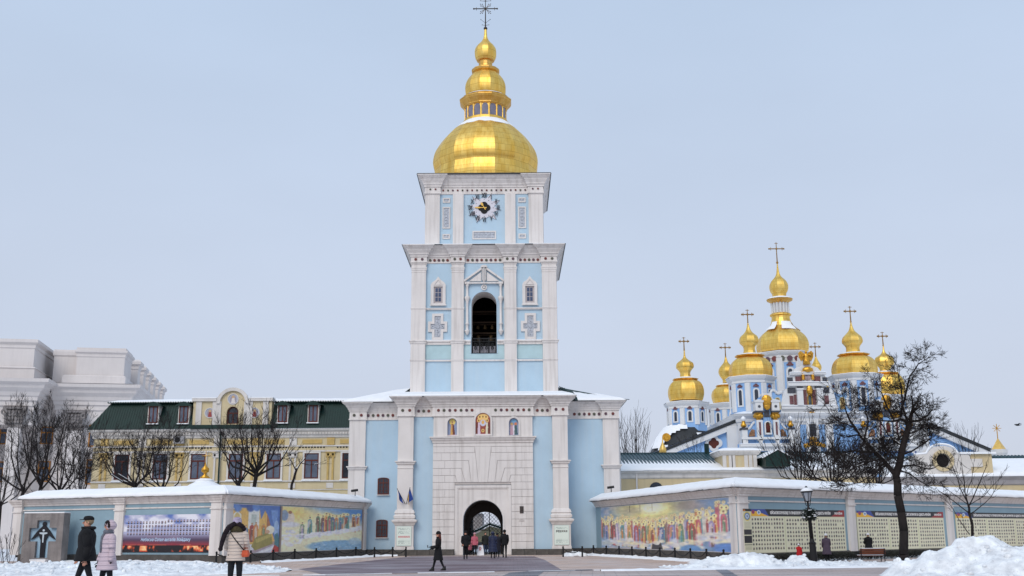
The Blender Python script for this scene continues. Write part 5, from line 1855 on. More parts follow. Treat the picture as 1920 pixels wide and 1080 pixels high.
for k in range(7):
    xp = -32.15 + 3.27 * (k - 1) + 0.0
    b = MB()
    for dx in (-.28, .14):
        b.box(xp + dx, xp + dx + .16, YB - .1, YB - .003, 6.12, 8.55)
    b.loft(xp - .35, xp + .35, YB - .08, YB, [(0, 8.05), (.06, 8.15), (.02, 8.2), (.02, 8.4), (.1, 8.5), (.1, 8.54)])
    b.box(xp - .32, xp + .32, YB - .12, YB - .003, 9.13, 9.74)
    b.build('pilaster', M_WTRIM if k % 2 else M_YD, yb)
    b = MB(); b.box(xp - .3, xp + .3, YB - .05, YB - .003, 5.45, 5.9); b.build('wall_panel', M_WTRIM, yb)
for k, x in enumerate(sorted(wx)):
    # arcade frieze above each bay
    b = MB()
    for j in range(9):
        b.plate([arch(x - 1.05 + j * .26, .07, 9.15 - .28, 9.15 - .17, 4)], YB - .02, YB - .003)
    b.build('arcade_frieze', M_DARK, yb)
    b = MB(); b.box(x - .85, x + .85, YB - .06, YB - .003, 9.25, 9.6); b.build('frieze_panel', M_YD, yb)
    b = MB(); b.plate([rect(x - .78, x + .78, 6.13, 8.54), rect(x - .62, x + .62, 6.25, 8.42)], YB - .1, YB - .003)
    w = b.build('window', M_WTRIM, yb)
    b = MB(); b.plate([rect(x - .62, x + .62, 6.25, 8.42), rect(x - .52, x - .05, 6.35, 7.75), rect(x + .05, x + .52, 6.35, 7.75), rect(x - .52, x + .52, 7.87, 8.34)], YB - .05, YB - .004)
    b.build('frame', M_BROWN, w)
    b = MB(); b.box(x - .6, x + .6, YB - .015, YB - .003, 6.27, 8.4); b.build('pane', M_GLASSB if k not in (0, 6) else M_GLASS, w)
    if k in (0, 6):
        b = MB()
        for j in range(9): b.box(x - .5 + j * .125 - .01, x - .5 + j * .125 + .01, YB - .08, YB - .06, 6.3, 8.4)
        for z in (6.9, 7.6): b.box(x - .55, x + .55, YB - .085, YB - .058, z, z + .02)
        b.build('grille', M_IRON, w)
    b = MB(); b.box(x - .82, x + .82, YB - .2, YB - .11, 6.06, 6.12); b.box(x - .8, x + .8, YB - .2, YB - .11, 6.122, 6.17); b.build('sill', M_SNOW, w)
    b = MB(); b.box(x + 1.4, x + 1.6, YB - .03, YB - .003, 9.5, 9.68); b.build('vent', M_DARK, yb)
b = MB(); b.tube((-25.35, YB - .25, 4), (-25.35, YB - .25, 10.3), .07, n=8); b.build('downpipe', M_GREEN, yb)
# mansard: ribbed green sheet metal
def mansard(xa, xb, hipa, hipb):
    b = MB()
    e, t, s = .5, 13.0, .95
    za = 10.54
    b.add([(xa - (e if hipa else 0), YB - e, za), (xb + (e if hipb else 0), YB - e, za), (xb - (s if hipb else 0), YB + s, t), (xa + (s if hipa else 0), YB + s, t)] +
          ([(xa - e, YB + 14.5, za), (xa + s, YB + 13, t)] if hipa else []), [(0, 1, 2, 3), (0, 3, 5, 4)] if hipa else [(0, 1, 2, 3)])
    b.build('mansard_slope', M_GREEN, yb)
    b = MB()
    k = 0
    x = xa - .3
    while x < xb:
        lo = Vector((x, YB - e - .02, za)); sl = (YB + s - (YB - e))
        hi_x = x
        f = 1.0
        if hipa and x < xa + s: f = max(0, (x - (xa - e)) / (s + e))
        b.tube(lo, lo + (Vector((x, YB + s - .02, t)) - lo) * f, .035, n=4, cap=False)
        x += .22
    o = b.build('roof_ribs', M_GREEN, yb); o['kind'] = 'stuff'
mansard(x0, -27.95, True, False)
mansard(-21.0, x1, False, False)
b = MB(); b.add([(x0 + .75, YB + .7, 13.02), (x1, YB + .7, 13.02), (x1, YB + 7, 13.9), (x0 + 5, YB + 7, 13.9)], [(0, 1, 2, 3)])
b.add([(x0 + .75, YB + .72, 13.0), (x1, YB + .72, 13.0), (x1, YB + .72, 12.92), (x0 + .75, YB + .72, 12.92)], [(3, 2, 1, 0)])
b.build('upper_roof', M_GREEN, yb)
snow_sheet('roof_snow', [(x0 + .7, YB + .62, 13.04), (x1, YB + .62, 13.04), (x1, YB + 7, 13.95), (x0 + 5, YB + 7, 13.95)], 110, 7, .12, yb, seed=50, ragged=.12)
b = MB()
for k in range(110):
    x = x0 + .8 + k * .22
    if -28 < x < -21: continue
    b.tube((x, YB + .5, 12.98), (x, YB + .75, 13.02), .07, n=5)
o = b.build('eave_ribs', M_GREEN, yb); o['kind'] = 'stuff'
# dormers
for x in (at(289, 780, YB)[0], at(346, 780, YB)[0], at(531, 780, YB)[0], at(588, 780, YB)[0]):
    b = MB(); b.box(x - .48, x + .48, YB - .25, YB + 1.2, 11.0, 12.62)
    d = b.build('dormer', M_WTRIM, yb)
    b = MB(); b.plate([rect(x - .4, x + .4, 11.08, 12.55), rect(x - .3, x - .05, 11.18, 12.45), rect(x + .05, x + .3, 11.18, 12.45)], YB - .3, YB - .252); b.build('frame', M_BROWN, d)
    b = MB(); b.box(x - .3, x + .3, YB - .275, YB - .255, 11.15, 12.5); b.build('pane', M_GLASSB, d)
    b = MB()
    b.add([(x - .75, YB - .5, 12.6), (x, YB - .5, 12.95), (x + .75, YB - .5, 12.6), (x - .75, YB + 1.2, 12.6), (x, YB + 1.2, 12.95), (x + .75, YB + 1.2, 12.6), (x - .75, YB - .5, 12.54), (x + .75, YB - .5, 12.54)],
          [(0, 1, 4, 3), (1, 2, 5, 4), (6, 7, 2, 1, 0)])
    b.build('dormer_roof', M_GREEN, d)
    b = MB(); b.box(x - .52, x + .52, YB - .45, YB - .26, 10.97, 11.05); b.build('sill_snow', M_SNOW, d)
# frontispiece with the arched gable
fx0, fx1, fc = -27.9, -21.05, -24.45
yf = YB - .1
b = MB()
top = [(fc + 1.15 * math.cos(PI * k / 14), 12.85 + 1.1 * math.sin(PI * k / 14)) for k in range(15)]
b.plate([[(fx0, 10.85), (fx1, 10.85), (fx1, 13.15)] + [(fc + 1.15, 13.15)] + top[2:-2] + [(fc - 1.15, 13.15), (fx0, 13.15)], arch(fc, .52, 11.0, 12.0, 8)], yf, yf + 1.1)
b.build('frontispiece', M_YELLOW, yb)
b = MB()
for xa, xb in ((fx0 + .25, fx0 + .75), (fx1 - .75, fx1 - .25), (fc - 1.75, fc - 1.0), (fc + 1.0, fc + 1.75)):
    b.box(xa, xb, yf - .1, yf - .003, 10.86, 12.95)
b.build('frontispiece_pilaster', M_WTRIM, yb)
b = MB()
to = [(fc + 1.4 * math.cos(PI * k / 14), 12.85 + 1.3 * math.sin(PI * k / 14)) for k in range(15)]
ti = [(fc + 1.1 * math.cos(PI * k / 14), 12.85 + 1.02 * math.sin(PI * k / 14)) for k in range(15)]
b.plate([[(fc + 1.4, 12.75)] + to + [(fc - 1.4, 12.75), (fc - 1.1, 12.75)] + list(reversed(ti)) + [(fc + 1.1, 12.75)]], yf - .22, yf - .002)
b.box(fx0 - .1, fc - 1.41, yf - .2, yf + 1, 12.96, 13.2); b.box(fc + 1.41, fx1 + .1, yf - .2, yf + 1, 12.96, 13.2)
b.build('frontispiece_cornice', M_WTRIM, yb)
b = MB(); b.box(fx0 - .1, fc - 1.42, yf - .22, yf + 1, 13.21, 13.3); b.box(fc + 1.42, fx1 + .1, yf - .22, yf + 1, 13.21, 13.3); b.build('cornice_snow', M_SNOW, yb)
b = MB(); b.box(fx0 - .1, fx1 + .1, YB - .75, YB + .6, 10.54, 10.86); b.build('green_apron', M_GREEN, yb)
b = MB(); b.plate([arch(fc, .52, 11.0, 12.0, 8), rect(fc - .38, fc - .05, 11.1, 11.9), rect(fc + .05, fc + .38, 11.1, 11.9), arch(fc, .38, 12.0, 12.04, 6)], yf + .25, yf + .3)
w = b.build('arched_window', M_BROWN, yb)
b = MB(); b.plate([arch(fc, .5, 11.02, 12.0, 8)], yf + .31, yf + .33); b.build('pane', M_GLASS, w)
for k, (x, z, rr) in enumerate(((fx0 + 1.48, 11.95, .42), (fx1 - 1.48, 11.95, .42), (fc, 13.15, .45))):
    c = Canvas(30, 30, (168, 172, 186))
    c.ell(.5, .55, .3, .4, (150, 140, 150)); c.ell(.5, .3, .14, .14, (196, 160, 120)); c.poly([(.3, .9), (.4, .4), (.62, .4), (.72, .9)], (150, 60, 54) if k < 2 else (214, 206, 200))
    msk = np.hypot(c.xx - .5, c.yy - .5) < .5
    b = MB(); b.plate([circ(x, z, rr + .05, 16), circ(x, z, rr - .02, 16)], yf - .06, yf - .002); m_ = b.build('medallion', M_WTRIM, yb)
    c.mesh('icon', 2 * rr, 2 * rr, M_PRINT, m_, Vector((x - rr, yf - .015, z - rr)) - worigin(m_), mask=msk)
ac = empty('air_conditioner', (at(338, 822, YB)[0], YB - .45, 9.3), 'grey air conditioner box high on the yellow facade under the green roof', 'air conditioner')
b = MB(); b.box(-.45, .45, 0, .35, 0, .62); b.build('casing', mat('ac_grey', lin((150, 148, 150)), .6), ac, local=True)
b = MB(); b.plate([circ(-.1, .31, .24, 12)], -.02, -.002); b.build('fan_grille', M_DARK, ac, local=True)

# ================================================================ grey ministry building far left
mz = rad(10.7)
mn = empty('ministry_building', (-53.4, 150, 0), 'large pale grey classical building with stepped attic and ochre windows, far left', 'building', rz=mz)
def mb_loft(name, x0, x1, y0, y1, prof, m=M_GREY):
    b = MB(); b.loft(x0, x1, y0, y1, prof); return b.build(name, m, mn, local=True)
corn = [(0, 16.0), (0, 18.4), (.25, 18.5), (.25, 19.1), (.5, 19.2), (.5, 19.7), (.7, 19.8), (.9, 20.3), (1.5, 20.8), (1.6, 21.2), (2.2, 21.5), (2.3, 21.95), (0.6, 22.1)]
mb_loft('main_wall', -9.3, 0, 1.2, 60, [(0, 0), (0, 16.4)])
mb_loft('cornice', -9.3, 0, 1.2, 60, [(o * .8, z + (.0 if z < 21.9 else 0)) for o, z in corn])
mb_loft('attic_base', -9.0, -.6, 1.6, 59, [(0, 22.05), (0, 23.3), (-.2, 23.45)])
mb_loft('attic_block', -7.3, -.9, 1.9, 8, [(0, 23.46), (0, 26.0), (.1, 26.1), (.1, 26.5), (.35, 26.7), (.35, 27.0), (.1, 27.05), (.1, 27.35)])
mb_loft('attic_wall', -10.6, -7.29, 3.2, 10, [(0, 22.1), (0, 26.2), (.15, 26.4), (.15, 26.9), (.05, 27.2)])
for k in range(6):
    mb_loft('attic_pier', -2.4, -.3, 10.5 + k * 5.8, 12.9 + k * 5.8, [(0, 22.1), (0, 25.6), (.1, 25.7), (.1, 26.1), (.4, 26.4), (.4, 26.8), (.1, 27.1)])
mb_loft('attic_back_wall', -8, -1.6, 8, 58, [(0, 22.1), (0, 25.4)])
# left projecting block
mb_loft('projecting_wall', -60, -10.4, 3.6, 20, [(0, 0), (0, 16.0)])
mb_loft('projecting_cornice', -60, -11.2, -3.2, 22, [(o * .9, z) for o, z in corn])
mb_loft('projecting_attic_base', -60, -11.6, -3.0, 21, [(0, 22.05), (0, 23.5), (.15, 23.6), (-.1, 23.8)])
mb_loft('projecting_attic', -60, -11.9, -2.6, 20, [(0, 23.81), (0, 26.3), (.12, 26.4), (.12, 26.8), (.45, 27.1), (.45, 27.5), (.1, 27.6)])
mb_loft('soffit_recess', -12.0, -9.31, 2.5, 12, [(0, 0), (0, 22.08)])
b = MB()
for xx in (-6.7, ):
    b.box(xx - 1.2, xx + 1.2, .2, 1.19, 0, 15.6)
b.box(-14.2, -12.6, -3.6, -1.9, 0, 15.98)
b.box(-19.2, -17.6, -3.6, -1.9, 0, 15.98); [b.box(-24.2 - 5 * k_, -22.6 - 5 * k_, -3.6, -1.9, 0, 15.98) for k_ in range(7)]
b.build('pilaster_strip', M_GREY, mn, local=True)
for xx, yy in ((-6.7, .1), (-13.4, -3.7), (-18.4, -3.7)) + tuple((-23.4 - 5 * k_, -3.7) for k_ in range(7)):
    b = MB()
    b.box(xx - 1.1, xx + 1.1, yy, yy + 1.0, 15.6, 16.1)
    r = random.Random(int(xx * 7))
    for j in range(4):
        for i in range(6):
            b.ball((xx - 1.05 + i * .42 + r.uniform(-.05, .05), yy - .12, 16.3 + j * .45), .26, 6, 4, 1, .8, r.uniform(.8, 1.3))
    b.box(xx - 1.45, xx + 1.45, yy - .35, yy + 1.1, 18.0, 18.3)
    for s in (-1, 1):
        b.plate([circ(xx + s * 1.25, 17.6, .42, 10), circ(xx + s * 1.25, 17.6, .2, 10)], yy - .4, yy - .1)
    b.build('capital', M_GREY2, mn, local=True)
def min_window(x, z0, z1, yy, w=1.7):
    b = MB(); b.plate([rect(x - w / 2, x + w / 2, z0, z1), rect(x - w / 2 + .16, x - .07, z0 + .16, z0 + (z1 - z0) * .62), rect(x + .07, x + w / 2 - .16, z0 + .16, z0 + (z1 - z0) * .62), rect(x - w / 2 + .16, x + w / 2 - .16, z0 + (z1 - z0) * .7, z1 - .16)], yy - .12, yy - .003)
    f = b.build('window', M_OCHREW, mn, local=True)
    b = MB(); b.box(x - w / 2 + .05, x + w / 2 - .05, yy - .05, yy - .004, z0 + .05, z1 - .05); b.build('pane', M_GLASSB, f, local=True)
for z0, z1 in ((13.9, 16.3), (8.8, 11.6), (4.0, 6.8)):
    for x, yy in ((-3.9, 1.2), (-1.3, 1.2)): min_window(x, z0 - .4, z1 + .2, yy, 1.8)
    min_window(-10.5, z0, z1, 2.5, 1.6)
    for x in (-16, -21, -26, -31, -36, -41, -46, -51, -56): min_window(x, z0, z1, 3.6, 1.8)
b = MB()
for z in (12.6, 7.6, 2.6): b.box(-9.3, 0, 1.05, 1.195, z, z + .35)
b.build('string_course', M_GREY, mn, local=True)
b = MB(); b.box(-9.2, .2, 1.0, 1.3, 22.11, 22.16) if False else b.loft(-9.2, .4, .6, 59, [(.5, 22.12), (-.2, 22.2)]); b.build('ledge_snow', M_SNOW, mn, local=True)

# ================================================================ cathedral
YF = 150.0
M_CW = mat('cathedral_white_plaster', lin((216, 216, 216)), .85, var=.06, scale=.5, bump=0)
M_MOS = mat('red_brown_mosaic', lin((120, 82, 84)), .7, var=.6, scale=5, bump=.3, bscale=10)
M_MOSD = mat('dark_mosaic', lin((74, 76, 84)), .7, var=.7, scale=6, bump=.3, bscale=10)
cx0, _ = at(1502, 790, YF)
cat = empty('cathedral', (cx0, YF, 0), 'pale blue and white cathedral with clustered golden domes behind the right wall', 'cathedral')
def XZ(px, py, Y=YF): return at(px, py, Y)
def cbox(name, pa, pya, pb, pyb, y0, y1, m, Y=None, parent=None):
    xa, za = at(pa, pya, Y or y0); xb, zb = at(pb, pyb, Y or y0)
    b = MB(); b.box(min(xa, xb), max(xa, xb), y0, y1, min(za, zb), max(za, zb))
    return b.build(name, m, parent or cat)

def oct_tower(px, Y, drum, dome, neck, onion, cross, parent=None, base=None, wins=True, n=8, m=M_GOLD2, z0=8.0, ph=None):
    """drum=(halfpx, ytop, ybottom); dome=[(halfpx,y)...]; everything measured in the plane through the axis"""
    sc = (at(px + 10, 700, Y)[0] - at(px - 10, 700, Y)[0]) / 20
    X = at(px, drum[1], Y)[0]
    zz = lambda y: at(px, y, Y)[1]
    r = drum[0] * sc
    zt, zb = zz(drum[1]), zz(drum[2])
    ph = PI / 8 if ph is None else ph
    b = MB(); b.lathe([(r, z0), (r, zt - .5)], n, X, Y, ph)
    d = b.build('drum', M_CBLUE, cat)
    b = MB(); b.lathe([(r, zt - .95), (r + .12, zt - .9), (r + .12, zt - .6), (r + .35, zt - .35), (r + .5, zt - .12), (r + .5, zt)], n, X, Y, ph); b.build('drum_cornice', M_CW, d)
    b = MB(); b.lathe([(r + .56, zt + .002), (r + .56, zt + .1), (r * .6, zt + .35)], n, X, Y, ph, cap=False); b.build('ledge_snow', M_SNOW, d)
    # corner strips and windows
    for k in range(n):
        a = ph + 2 * PI * k / n
        if math.sin(a) > .45: continue
        b = MB()
        c_, s_ = math.cos(a), math.sin(a)
        w = r * .1
        b.add([(X + c_ * (r + .06) - s_ * w, Y + s_ * (r + .06) + c_ * w, zb), (X + c_ * (r + .06) + s_ * w, Y + s_ * (r + .06) - c_ * w, zb),
               (X + c_ * (r + .06) + s_ * w, Y + s_ * (r + .06) - c_ * w, zt - .95), (X + c_ * (r + .06) - s_ * w, Y + s_ * (r + .06) + c_ * w, zt - .95),
               (X + c_ * (r - .3) - s_ * w * 1.6, Y + s_ * (r - .3) + c_ * w * 1.6, zb), (X + c_ * (r - .3) + s_ * w * 1.6, Y + s_ * (r - .3) - c_ * w * 1.6, zb),
               (X + c_ * (r - .3) + s_ * w * 1.6, Y + s_ * (r - .3) - c_ * w * 1.6, zt - .95), (X + c_ * (r - .3) - s_ * w * 1.6, Y + s_ * (r - .3) + c_ * w * 1.6, zt - .95)],
              [(0, 1, 2, 3), (1, 5, 6, 2), (4, 0, 3, 7)])
        b.build('corner_strip', M_CW, d)
    if wins:
        for k in range(n):
            a = ph + 2 * PI * (k + .5) / n
            if math.sin(a) > .3: continue
            ap = r * math.cos(PI / n)
            h = zt - .95 - zb
            zc0, zc1 = zb + h * .22, zb + h * .7
            for mm, hw, o0, o1, ex in ((M_CW, r * .155, .06, .0, .5), (M_GLASS, r * .08, .09, .061, .0)):
                bb = MB()
                if mm is M_CW: bb.plate([arch(0, hw, zc0 - ex * .4, zc1, 8), arch(0, r * .082, zc0, zc1, 8)], -o0, o1)
                else: bb.plate([arch(0, hw, zc0, zc1, 8)], -.04, -.004)
                o = bb.build('window_surround' if mm is M_CW else 'window', mm, d, local=True)
                o.location = Vector((X + math.cos(a) * (ap + .01), Y + math.sin(a) * (ap + .01), 0)) - worigin(d)
                o.rotation_euler = (0, 0, a + PI / 2)
            bb = MB()
            bb.plate([circ(0, zc1 + r * .26, r * .08, 8)], -.16, -.0); bb.plate([circ(-r * .09, zc1 + r * .23, r * .04, 6)], -.14, 0); bb.plate([circ(r * .09, zc1 + r * .23, r * .04, 6)], -.14, 0)
            o = bb.build('ornament', M_MOS, d, local=True)
            o.location = Vector((X + math.cos(a) * (ap + .01), Y + math.sin(a) * (ap + .01), 0)) - worigin(d)
            o.rotation_euler = (0, 0, a + PI / 2)
    b = MB(); b.lathe(smooth_prof([(hp * sc, zz(y)) for hp, y in dome], 3), n, X, Y, ph)
    dm_ = b.build('dome', m, cat, pivot=(X, Y, 0))
    (nr, ny, nb) = neck
    b = MB(); b.lathe([(nr * sc * .75, zz(ny + 5)), (nr * sc, zz(ny + 2)), (nr * sc * 1.05, zz(ny + 1)), (nr * sc * 1.05, zz(ny)), (nr * sc * .6, zz(ny - 2))], n, X, Y, ph); b.build('dome_collar', M_GOLDD, dm_)
    b = MB(); b.smooth = True; b.lathe([(nr * sc * .98, zz(ny - .2)), (nr * sc * .72, zz(ny - 3)), (nb * sc * .9, zz(ny - 3.4))], 16, X, Y, cap=False); b.build('collar_snow', M_SNOW, dm_)
    b = MB(); b.lathe(smooth_prof([(hp * sc, zz(y)) for hp, y in onion], 3), n, X, Y, ph); on = b.build('onion', m, cat, pivot=(X, Y, 0))
    # snow caps on the shoulders
    (ct, cb) = cross
    dome_cross(on, X, Y, zz(cb), zz(ct) - zz(cb), (zz(ct) - zz(cb)) * .34, M_CROSSG, rays=False, lw=.085)
    return X, sc, zz
M_CROSSG = mat('gilt_cross', lin((158, 122, 70)), .4, metal=.6, var=.4, scale=4, bump=0)
# left front tower and right front tower
oct_tower(1408, 155, (41, 710, 775), [(38, 710), (41, 699), (40, 690), (37, 682), (31, 675), (24, 671), (16, 669)], (27, 667, 12), [(13, 664), (11, 658), (11, 652), (13, 648), (17.5, 643), (18, 637), (16, 631), (10, 626), (5, 620), (2.4, 612), (1.2, 606)], (580, 610))
oct_tower(1603, 155, (44, 706, 775), [(40, 706), (42, 696), (41, 687), (38, 679), (32, 672), (24, 668), (16, 666)], (28.5, 665, 12), [(14, 662), (12.5, 657), (12.5, 652), (14.5, 648), (18.5, 643), (19, 638), (17, 632), (11, 626), (5.5, 620), (2.6, 612), (1.2, 604)], (574, 604))
oct_tower(1287, 163, (37, 757, 799), [(31, 752), (34, 742), (34, 731), (31, 722), (26, 716), (19, 713), (14, 711)], (23.5, 711, 10), [(11, 709), (10, 704), (10, 699), (12, 695), (16.5, 690), (17, 686), (15.5, 681), (10, 677), (5, 673), (2, 668), (1, 655)], (632, 657), z0=13, ph=PI / 8)
oct_tower(1365, 172, (36, 760, 800), [(27, 756), (30, 746), (30, 738), (27, 731), (21, 726), (14, 723)], (20.5, 723, 9), [(8, 718), (8, 712), (13, 704), (15, 697), (13, 690), (8, 684), (4, 679), (2, 672), (1, 668)], (643, 670))
oct_tower(1664, 163, (40, 746, 790), [(31, 742), (35, 732), (35, 721), (32, 711), (26, 705), (18, 702), (14, 701)], (24, 700, 10), [(11, 701), (10, 696), (10.5, 691), (13, 687), (18, 682), (18.5, 677), (16.5, 671), (10, 667), (5, 663), (2, 657), (1, 645)], (622, 648), ph=0)
oct_tower(1534, 176, (26, 735, 770), [(19, 730), (20, 722), (19, 714), (14, 706), (10, 702)], (12, 703, 6), [(6, 702), (6, 698), (9, 692), (9, 686), (6, 680), (3, 674), (1, 668)], (642, 668), wins=False)
# main dome
X, sc, zz = oct_tower(1468, 166, (50, 666, 760), [(47, 662), (49, 652), (48, 642), (43, 632), (35, 624), (27, 618), (22, 612)], (25, 664, 12), [(14, 560), (13, 556), (13.5, 551), (16.5, 546), (17.8, 539), (17, 533), (13, 526), (7, 520), (3.5, 514), (1.6, 502), (.8, 492)], (454, 493))
mdk = [(22, 614), (19, 606), (17, 598), (17, 594), (20, 592), (20, 590), (15, 588)]
b = MB(); b.lathe([(h * sc, zz(y)) for h, y in mdk], 16, X, 166); b.build('lantern_base', M_GOLD2, cat)
b = MB(); b.lathe([(15 * sc, zz(588)), (15 * sc, zz(569))], 16, X, 166); ln = b.build('lantern_drum', mat('pale_lantern', lin((190, 190, 192)), .5, var=.2, bump=0), cat)
for k in range(16):
    a = 2 * PI * (k + .5) / 16
    b = MB(); b.tube((X + 15.6 * sc * math.cos(a), 166 + 15.6 * sc * math.sin(a), zz(588)), (X + 15.6 * sc * math.cos(a), 166 + 15.6 * sc * math.sin(a), zz(569)), .13, n=5)
    b.build('lantern_column', M_CW, ln)
b = MB(); b.lathe([(15 * sc, zz(570)), (18 * sc, zz(567)), (24 * sc, zz(564)), (25 * sc, zz(562)), (20 * sc, zz(560)), (13 * sc, zz(558))], 12, X, 166); b.build('lantern_cornice', M_GOLDD, cat)
b = MB(); b.smooth = True; b.lathe([(24.5 * sc, zz(561.6)), (20 * sc, zz(558.6)), (14 * sc, zz(557))], 20, X, 166, cap=False); b.build('cornice_snow', M_SNOW, cat)
b = MB(); b.smooth = True
for a0, a1 in ((3.5, 4.1), (4.5, 5.5), (6.0, 6.5)):
    vs = [(X + r_ * sc * math.cos(a0 + (a1 - a0) * k / 8), 166 + r_ * sc * math.sin(a0 + (a1 - a0) * k / 8), z_ + .08) for r_, z_ in ((37 - (2 if a0 != 4.5 else 5), zz(622)), (28, zz(617)), (22.5, zz(612)), (19.6, zz(606))) for k in range(9)]
    b.add(vs, [(i * 9 + k, i * 9 + k + 1, (i + 1) * 9 + k + 1, (i + 1) * 9 + k) for i in range(3) for k in range(8)])
b.build('dome_snow', M_SNOW, cat)['kind'] = 'stuff'
# rosettes round the main drum
for k in range(11):
    a = PI + (k + .5) * PI / 11
    rr = 50 * sc * .97
    bb = MB(); bb.plate([circ(0, 0, .42, 10)], -.12, 0); 
    o = bb.build('rosette', M_ROSE[k % 3], cat, local=True)
    o.location = Vector((X + rr * math.cos(a), 166 + rr * math.sin(a), zz(679))) - worigin(cat)
    o.rotation_euler = (0, 0, a + PI / 2)
b = MB(); b.lathe([(50.3 * sc, zz(686)), (50.3 * sc, zz(672))], 8, X, 166, PI / 8, cap=False); b.build('drum_frieze', M_CW, cat)

# nave wall with cornice, piers, window
xl, _ = at(1384, 800, YF); xr, _ = at(1742, 800, YF)
zc = at(1500, 792, YF)[1]; zct = at(1500, 776, YF)[1]
b = MB(); b.box(xl, xr, YF, YF + 30, 0, zc); b.build('front_wall', M_CBLUE, cat)
b = MB(); b.loft(xl, xr, YF, YF + 30, [(.05, zc - .3), (.1, zc), (.25, zc + .1), (.3, zc + .5), (.6, zc + .9), (.7, zct)]); b.build('cornice', M_CW, cat)
b = MB(); b.loft(xl, xr, YF, YF + 30, [(.75, zct + .003), (-1, zct + .5)]); b.build('ledge_snow', M_SNOW, cat)
for pa, pb in ((1384, 1402), (1490, 1500), (1548, 1562), (1640, 1650), (1715, 1740)):
    xa, xb = at(pa, 820, YF)[0], at(pb, 820, YF)[0]
    b = MB(); b.box(xa, xb, YF - .35, YF - .003, 0, zc - .3); b.build('pier', M_CW, cat)
def cath_window(px, y0, y1, hw, gold=True):
    x, za = at(px, y1, YF); _, zb = at(px, y0, YF)
    b = MB(); b.plate([arch(x, hw * 1.75, za - .4, zb - hw * .6, 10), arch(x, hw, za, zb - hw, 10)], YF - .25, YF - .003)
    f = b.build('arched_window', M_CW, cat)
    b = MB(); b.plate([arch(x, hw, za, zb - hw, 10)], YF - .06, YF - .004); b.build('pane', M_GLASS, f)
    b = MB()
    for k in range(1, 5): b.box(x - hw, x + hw, YF - .1, YF - .061, za + (zb - za) * k / 5 - .03, za + (zb - za) * k / 5 + .03)
    b.box(x - .03, x + .03, YF - .1, YF - .061, za, zb - .1); b.build('glazing_bar', M_IRON, f)
    if gold:
        b = MB(); b.ball((x, YF - .3, zb + 1.0), .5, 10, 6, 1.1, .5, .8)
        b.build('gilded_shell', M_GOLDP, f)
cath_window(1524, 791, 818, .48)
cath_window(1526, 838, 862, .55)
b = MB()
x, z = at(1526, 831, YF)
for k in range(-3, 4): b.ball((x + k * .42, YF - .3, z - abs(k) * .12), .32, 7, 5, 1, .6, 1)
b.build('gilded_garland', M_GOLDP, cat)
# central gable with scrolls, mosaics, niche and archangel
gx, _ = at(1515, 730, YF)
S = at(1525, 730, YF)[0] - at(1515, 730, YF)[0]; S /= 10
gz = lambda y: at(1515, y, YF)[1]
def gp2(pts): return [(gx + (p - 1515) * S, gz(y)) for p, y in pts]
b = MB(); b.plate([gp2([(1462, 776), (1568, 776), (1568, 768), (1566, 752), (1562, 735), (1556, 728), (1550, 726), (1548, 716), (1548, 704), (1541, 698), (1536, 690), (1526, 686), (1515, 684), (1504, 686), (1494, 690), (1489, 698), (1482, 704), (1482, 716), (1480, 726), (1472, 730), (1466, 742), (1462, 760)])], YF - .1, YF + 1.5)
g = b.build('central_gable', M_CW, cat)
b = MB()
for ya, yb_, pa, pb in ((718, 724, 1478, 1553), (700, 703, 1482, 1548), (762, 767, 1464, 1566)):
    b.box(gx + (pa - 1515) * S - .1, gx + (pb - 1515) * S + .1, YF - .5, YF - .101, gz(yb_), gz(ya))
b.build('gable_cornice', M_CW, g)
b = MB()
for ya, pa, pb in ((717.6, 1477, 1554), (699.6, 1481, 1549), (761.6, 1463, 1567)):
    b.box(gx + (pa - 1515) * S, gx + (pb - 1515) * S, YF - .6, YF - .1, gz(ya) + .002, gz(ya - 1.5))
b.build('gable_snow', M_SNOW, g)
for pa, pb, ya, yb_, mm in ((1492, 1504, 706, 717, M_MOS), (1527, 1539, 706, 717, M_MOS), (1476, 1491, 727, 737, M_MOSD), (1540, 1554, 727, 737, M_MOSD), (1505, 1511, 731, 761, M_MOS), (1521, 1528, 731, 761, M_MOS),
                          (1479, 1486, 742, 758, M_MOS), (1487, 1494, 740, 761, M_MOS), (1544, 1552, 742, 758, M_MOS), (1494, 1505, 725, 729, M_MOSD), (1527, 1540, 725, 729, M_MOSD), (1477, 1487, 708, 715, M_MOSD), (1543, 1552, 708, 715, M_MOSD)):
    b = MB(); b.box(gx + (pa - 1515) * S, gx + (pb - 1515) * S, YF - .2, YF - .103, gz(yb_), gz(ya)); b.build('mosaic_panel', mm, g)
for pa in (1492, 1529):
    b = MB(); b.box(gx + (pa - 1515) * S, gx + (pa + 11 - 1515) * S, YF - .7, YF - .11, gz(761), gz(731)); b.box(gx + (pa - 1 - 1515) * S, gx + (pa + 12 - 1515) * S, YF - .8, YF - .11, gz(732), gz(729)); b.build('gable_pillar', M_CW, g)
b = MB(); b.plate([arch(gx + 1 * S, 4.3 * S, gz(761), gz(745), 8), arch(gx + 1 * S, 3.2 * S, gz(760), gz(745), 8)], YF - .4, YF - .104); b.build('niche_frame', M_GOLDP, g)
b = MB(); b.plate([arch(gx + 1 * S, 3.2 * S, gz(760), gz(745), 8)], YF - .2, YF - .104); b.build('niche_icon', mat('green_blue_icon', lin((84, 104, 112)), .7, var=.7, scale=2, bump=0), g)
b = MB(); b.ball((gx + S, YF - .5, gz(733)), .55, 8, 6, .8, .5, 1.3)
for s in (-1, 1): b.tube((gx + s * 9 * S, YF - .4, gz(713)), (gx + s * 9 * S, YF - .4, gz(703)), .22, n=6); b.tube((gx + s * 5 * S, YF - .4, gz(696)), (gx + s * 12 * S, YF - .4, gz(700)), .2, n=6)
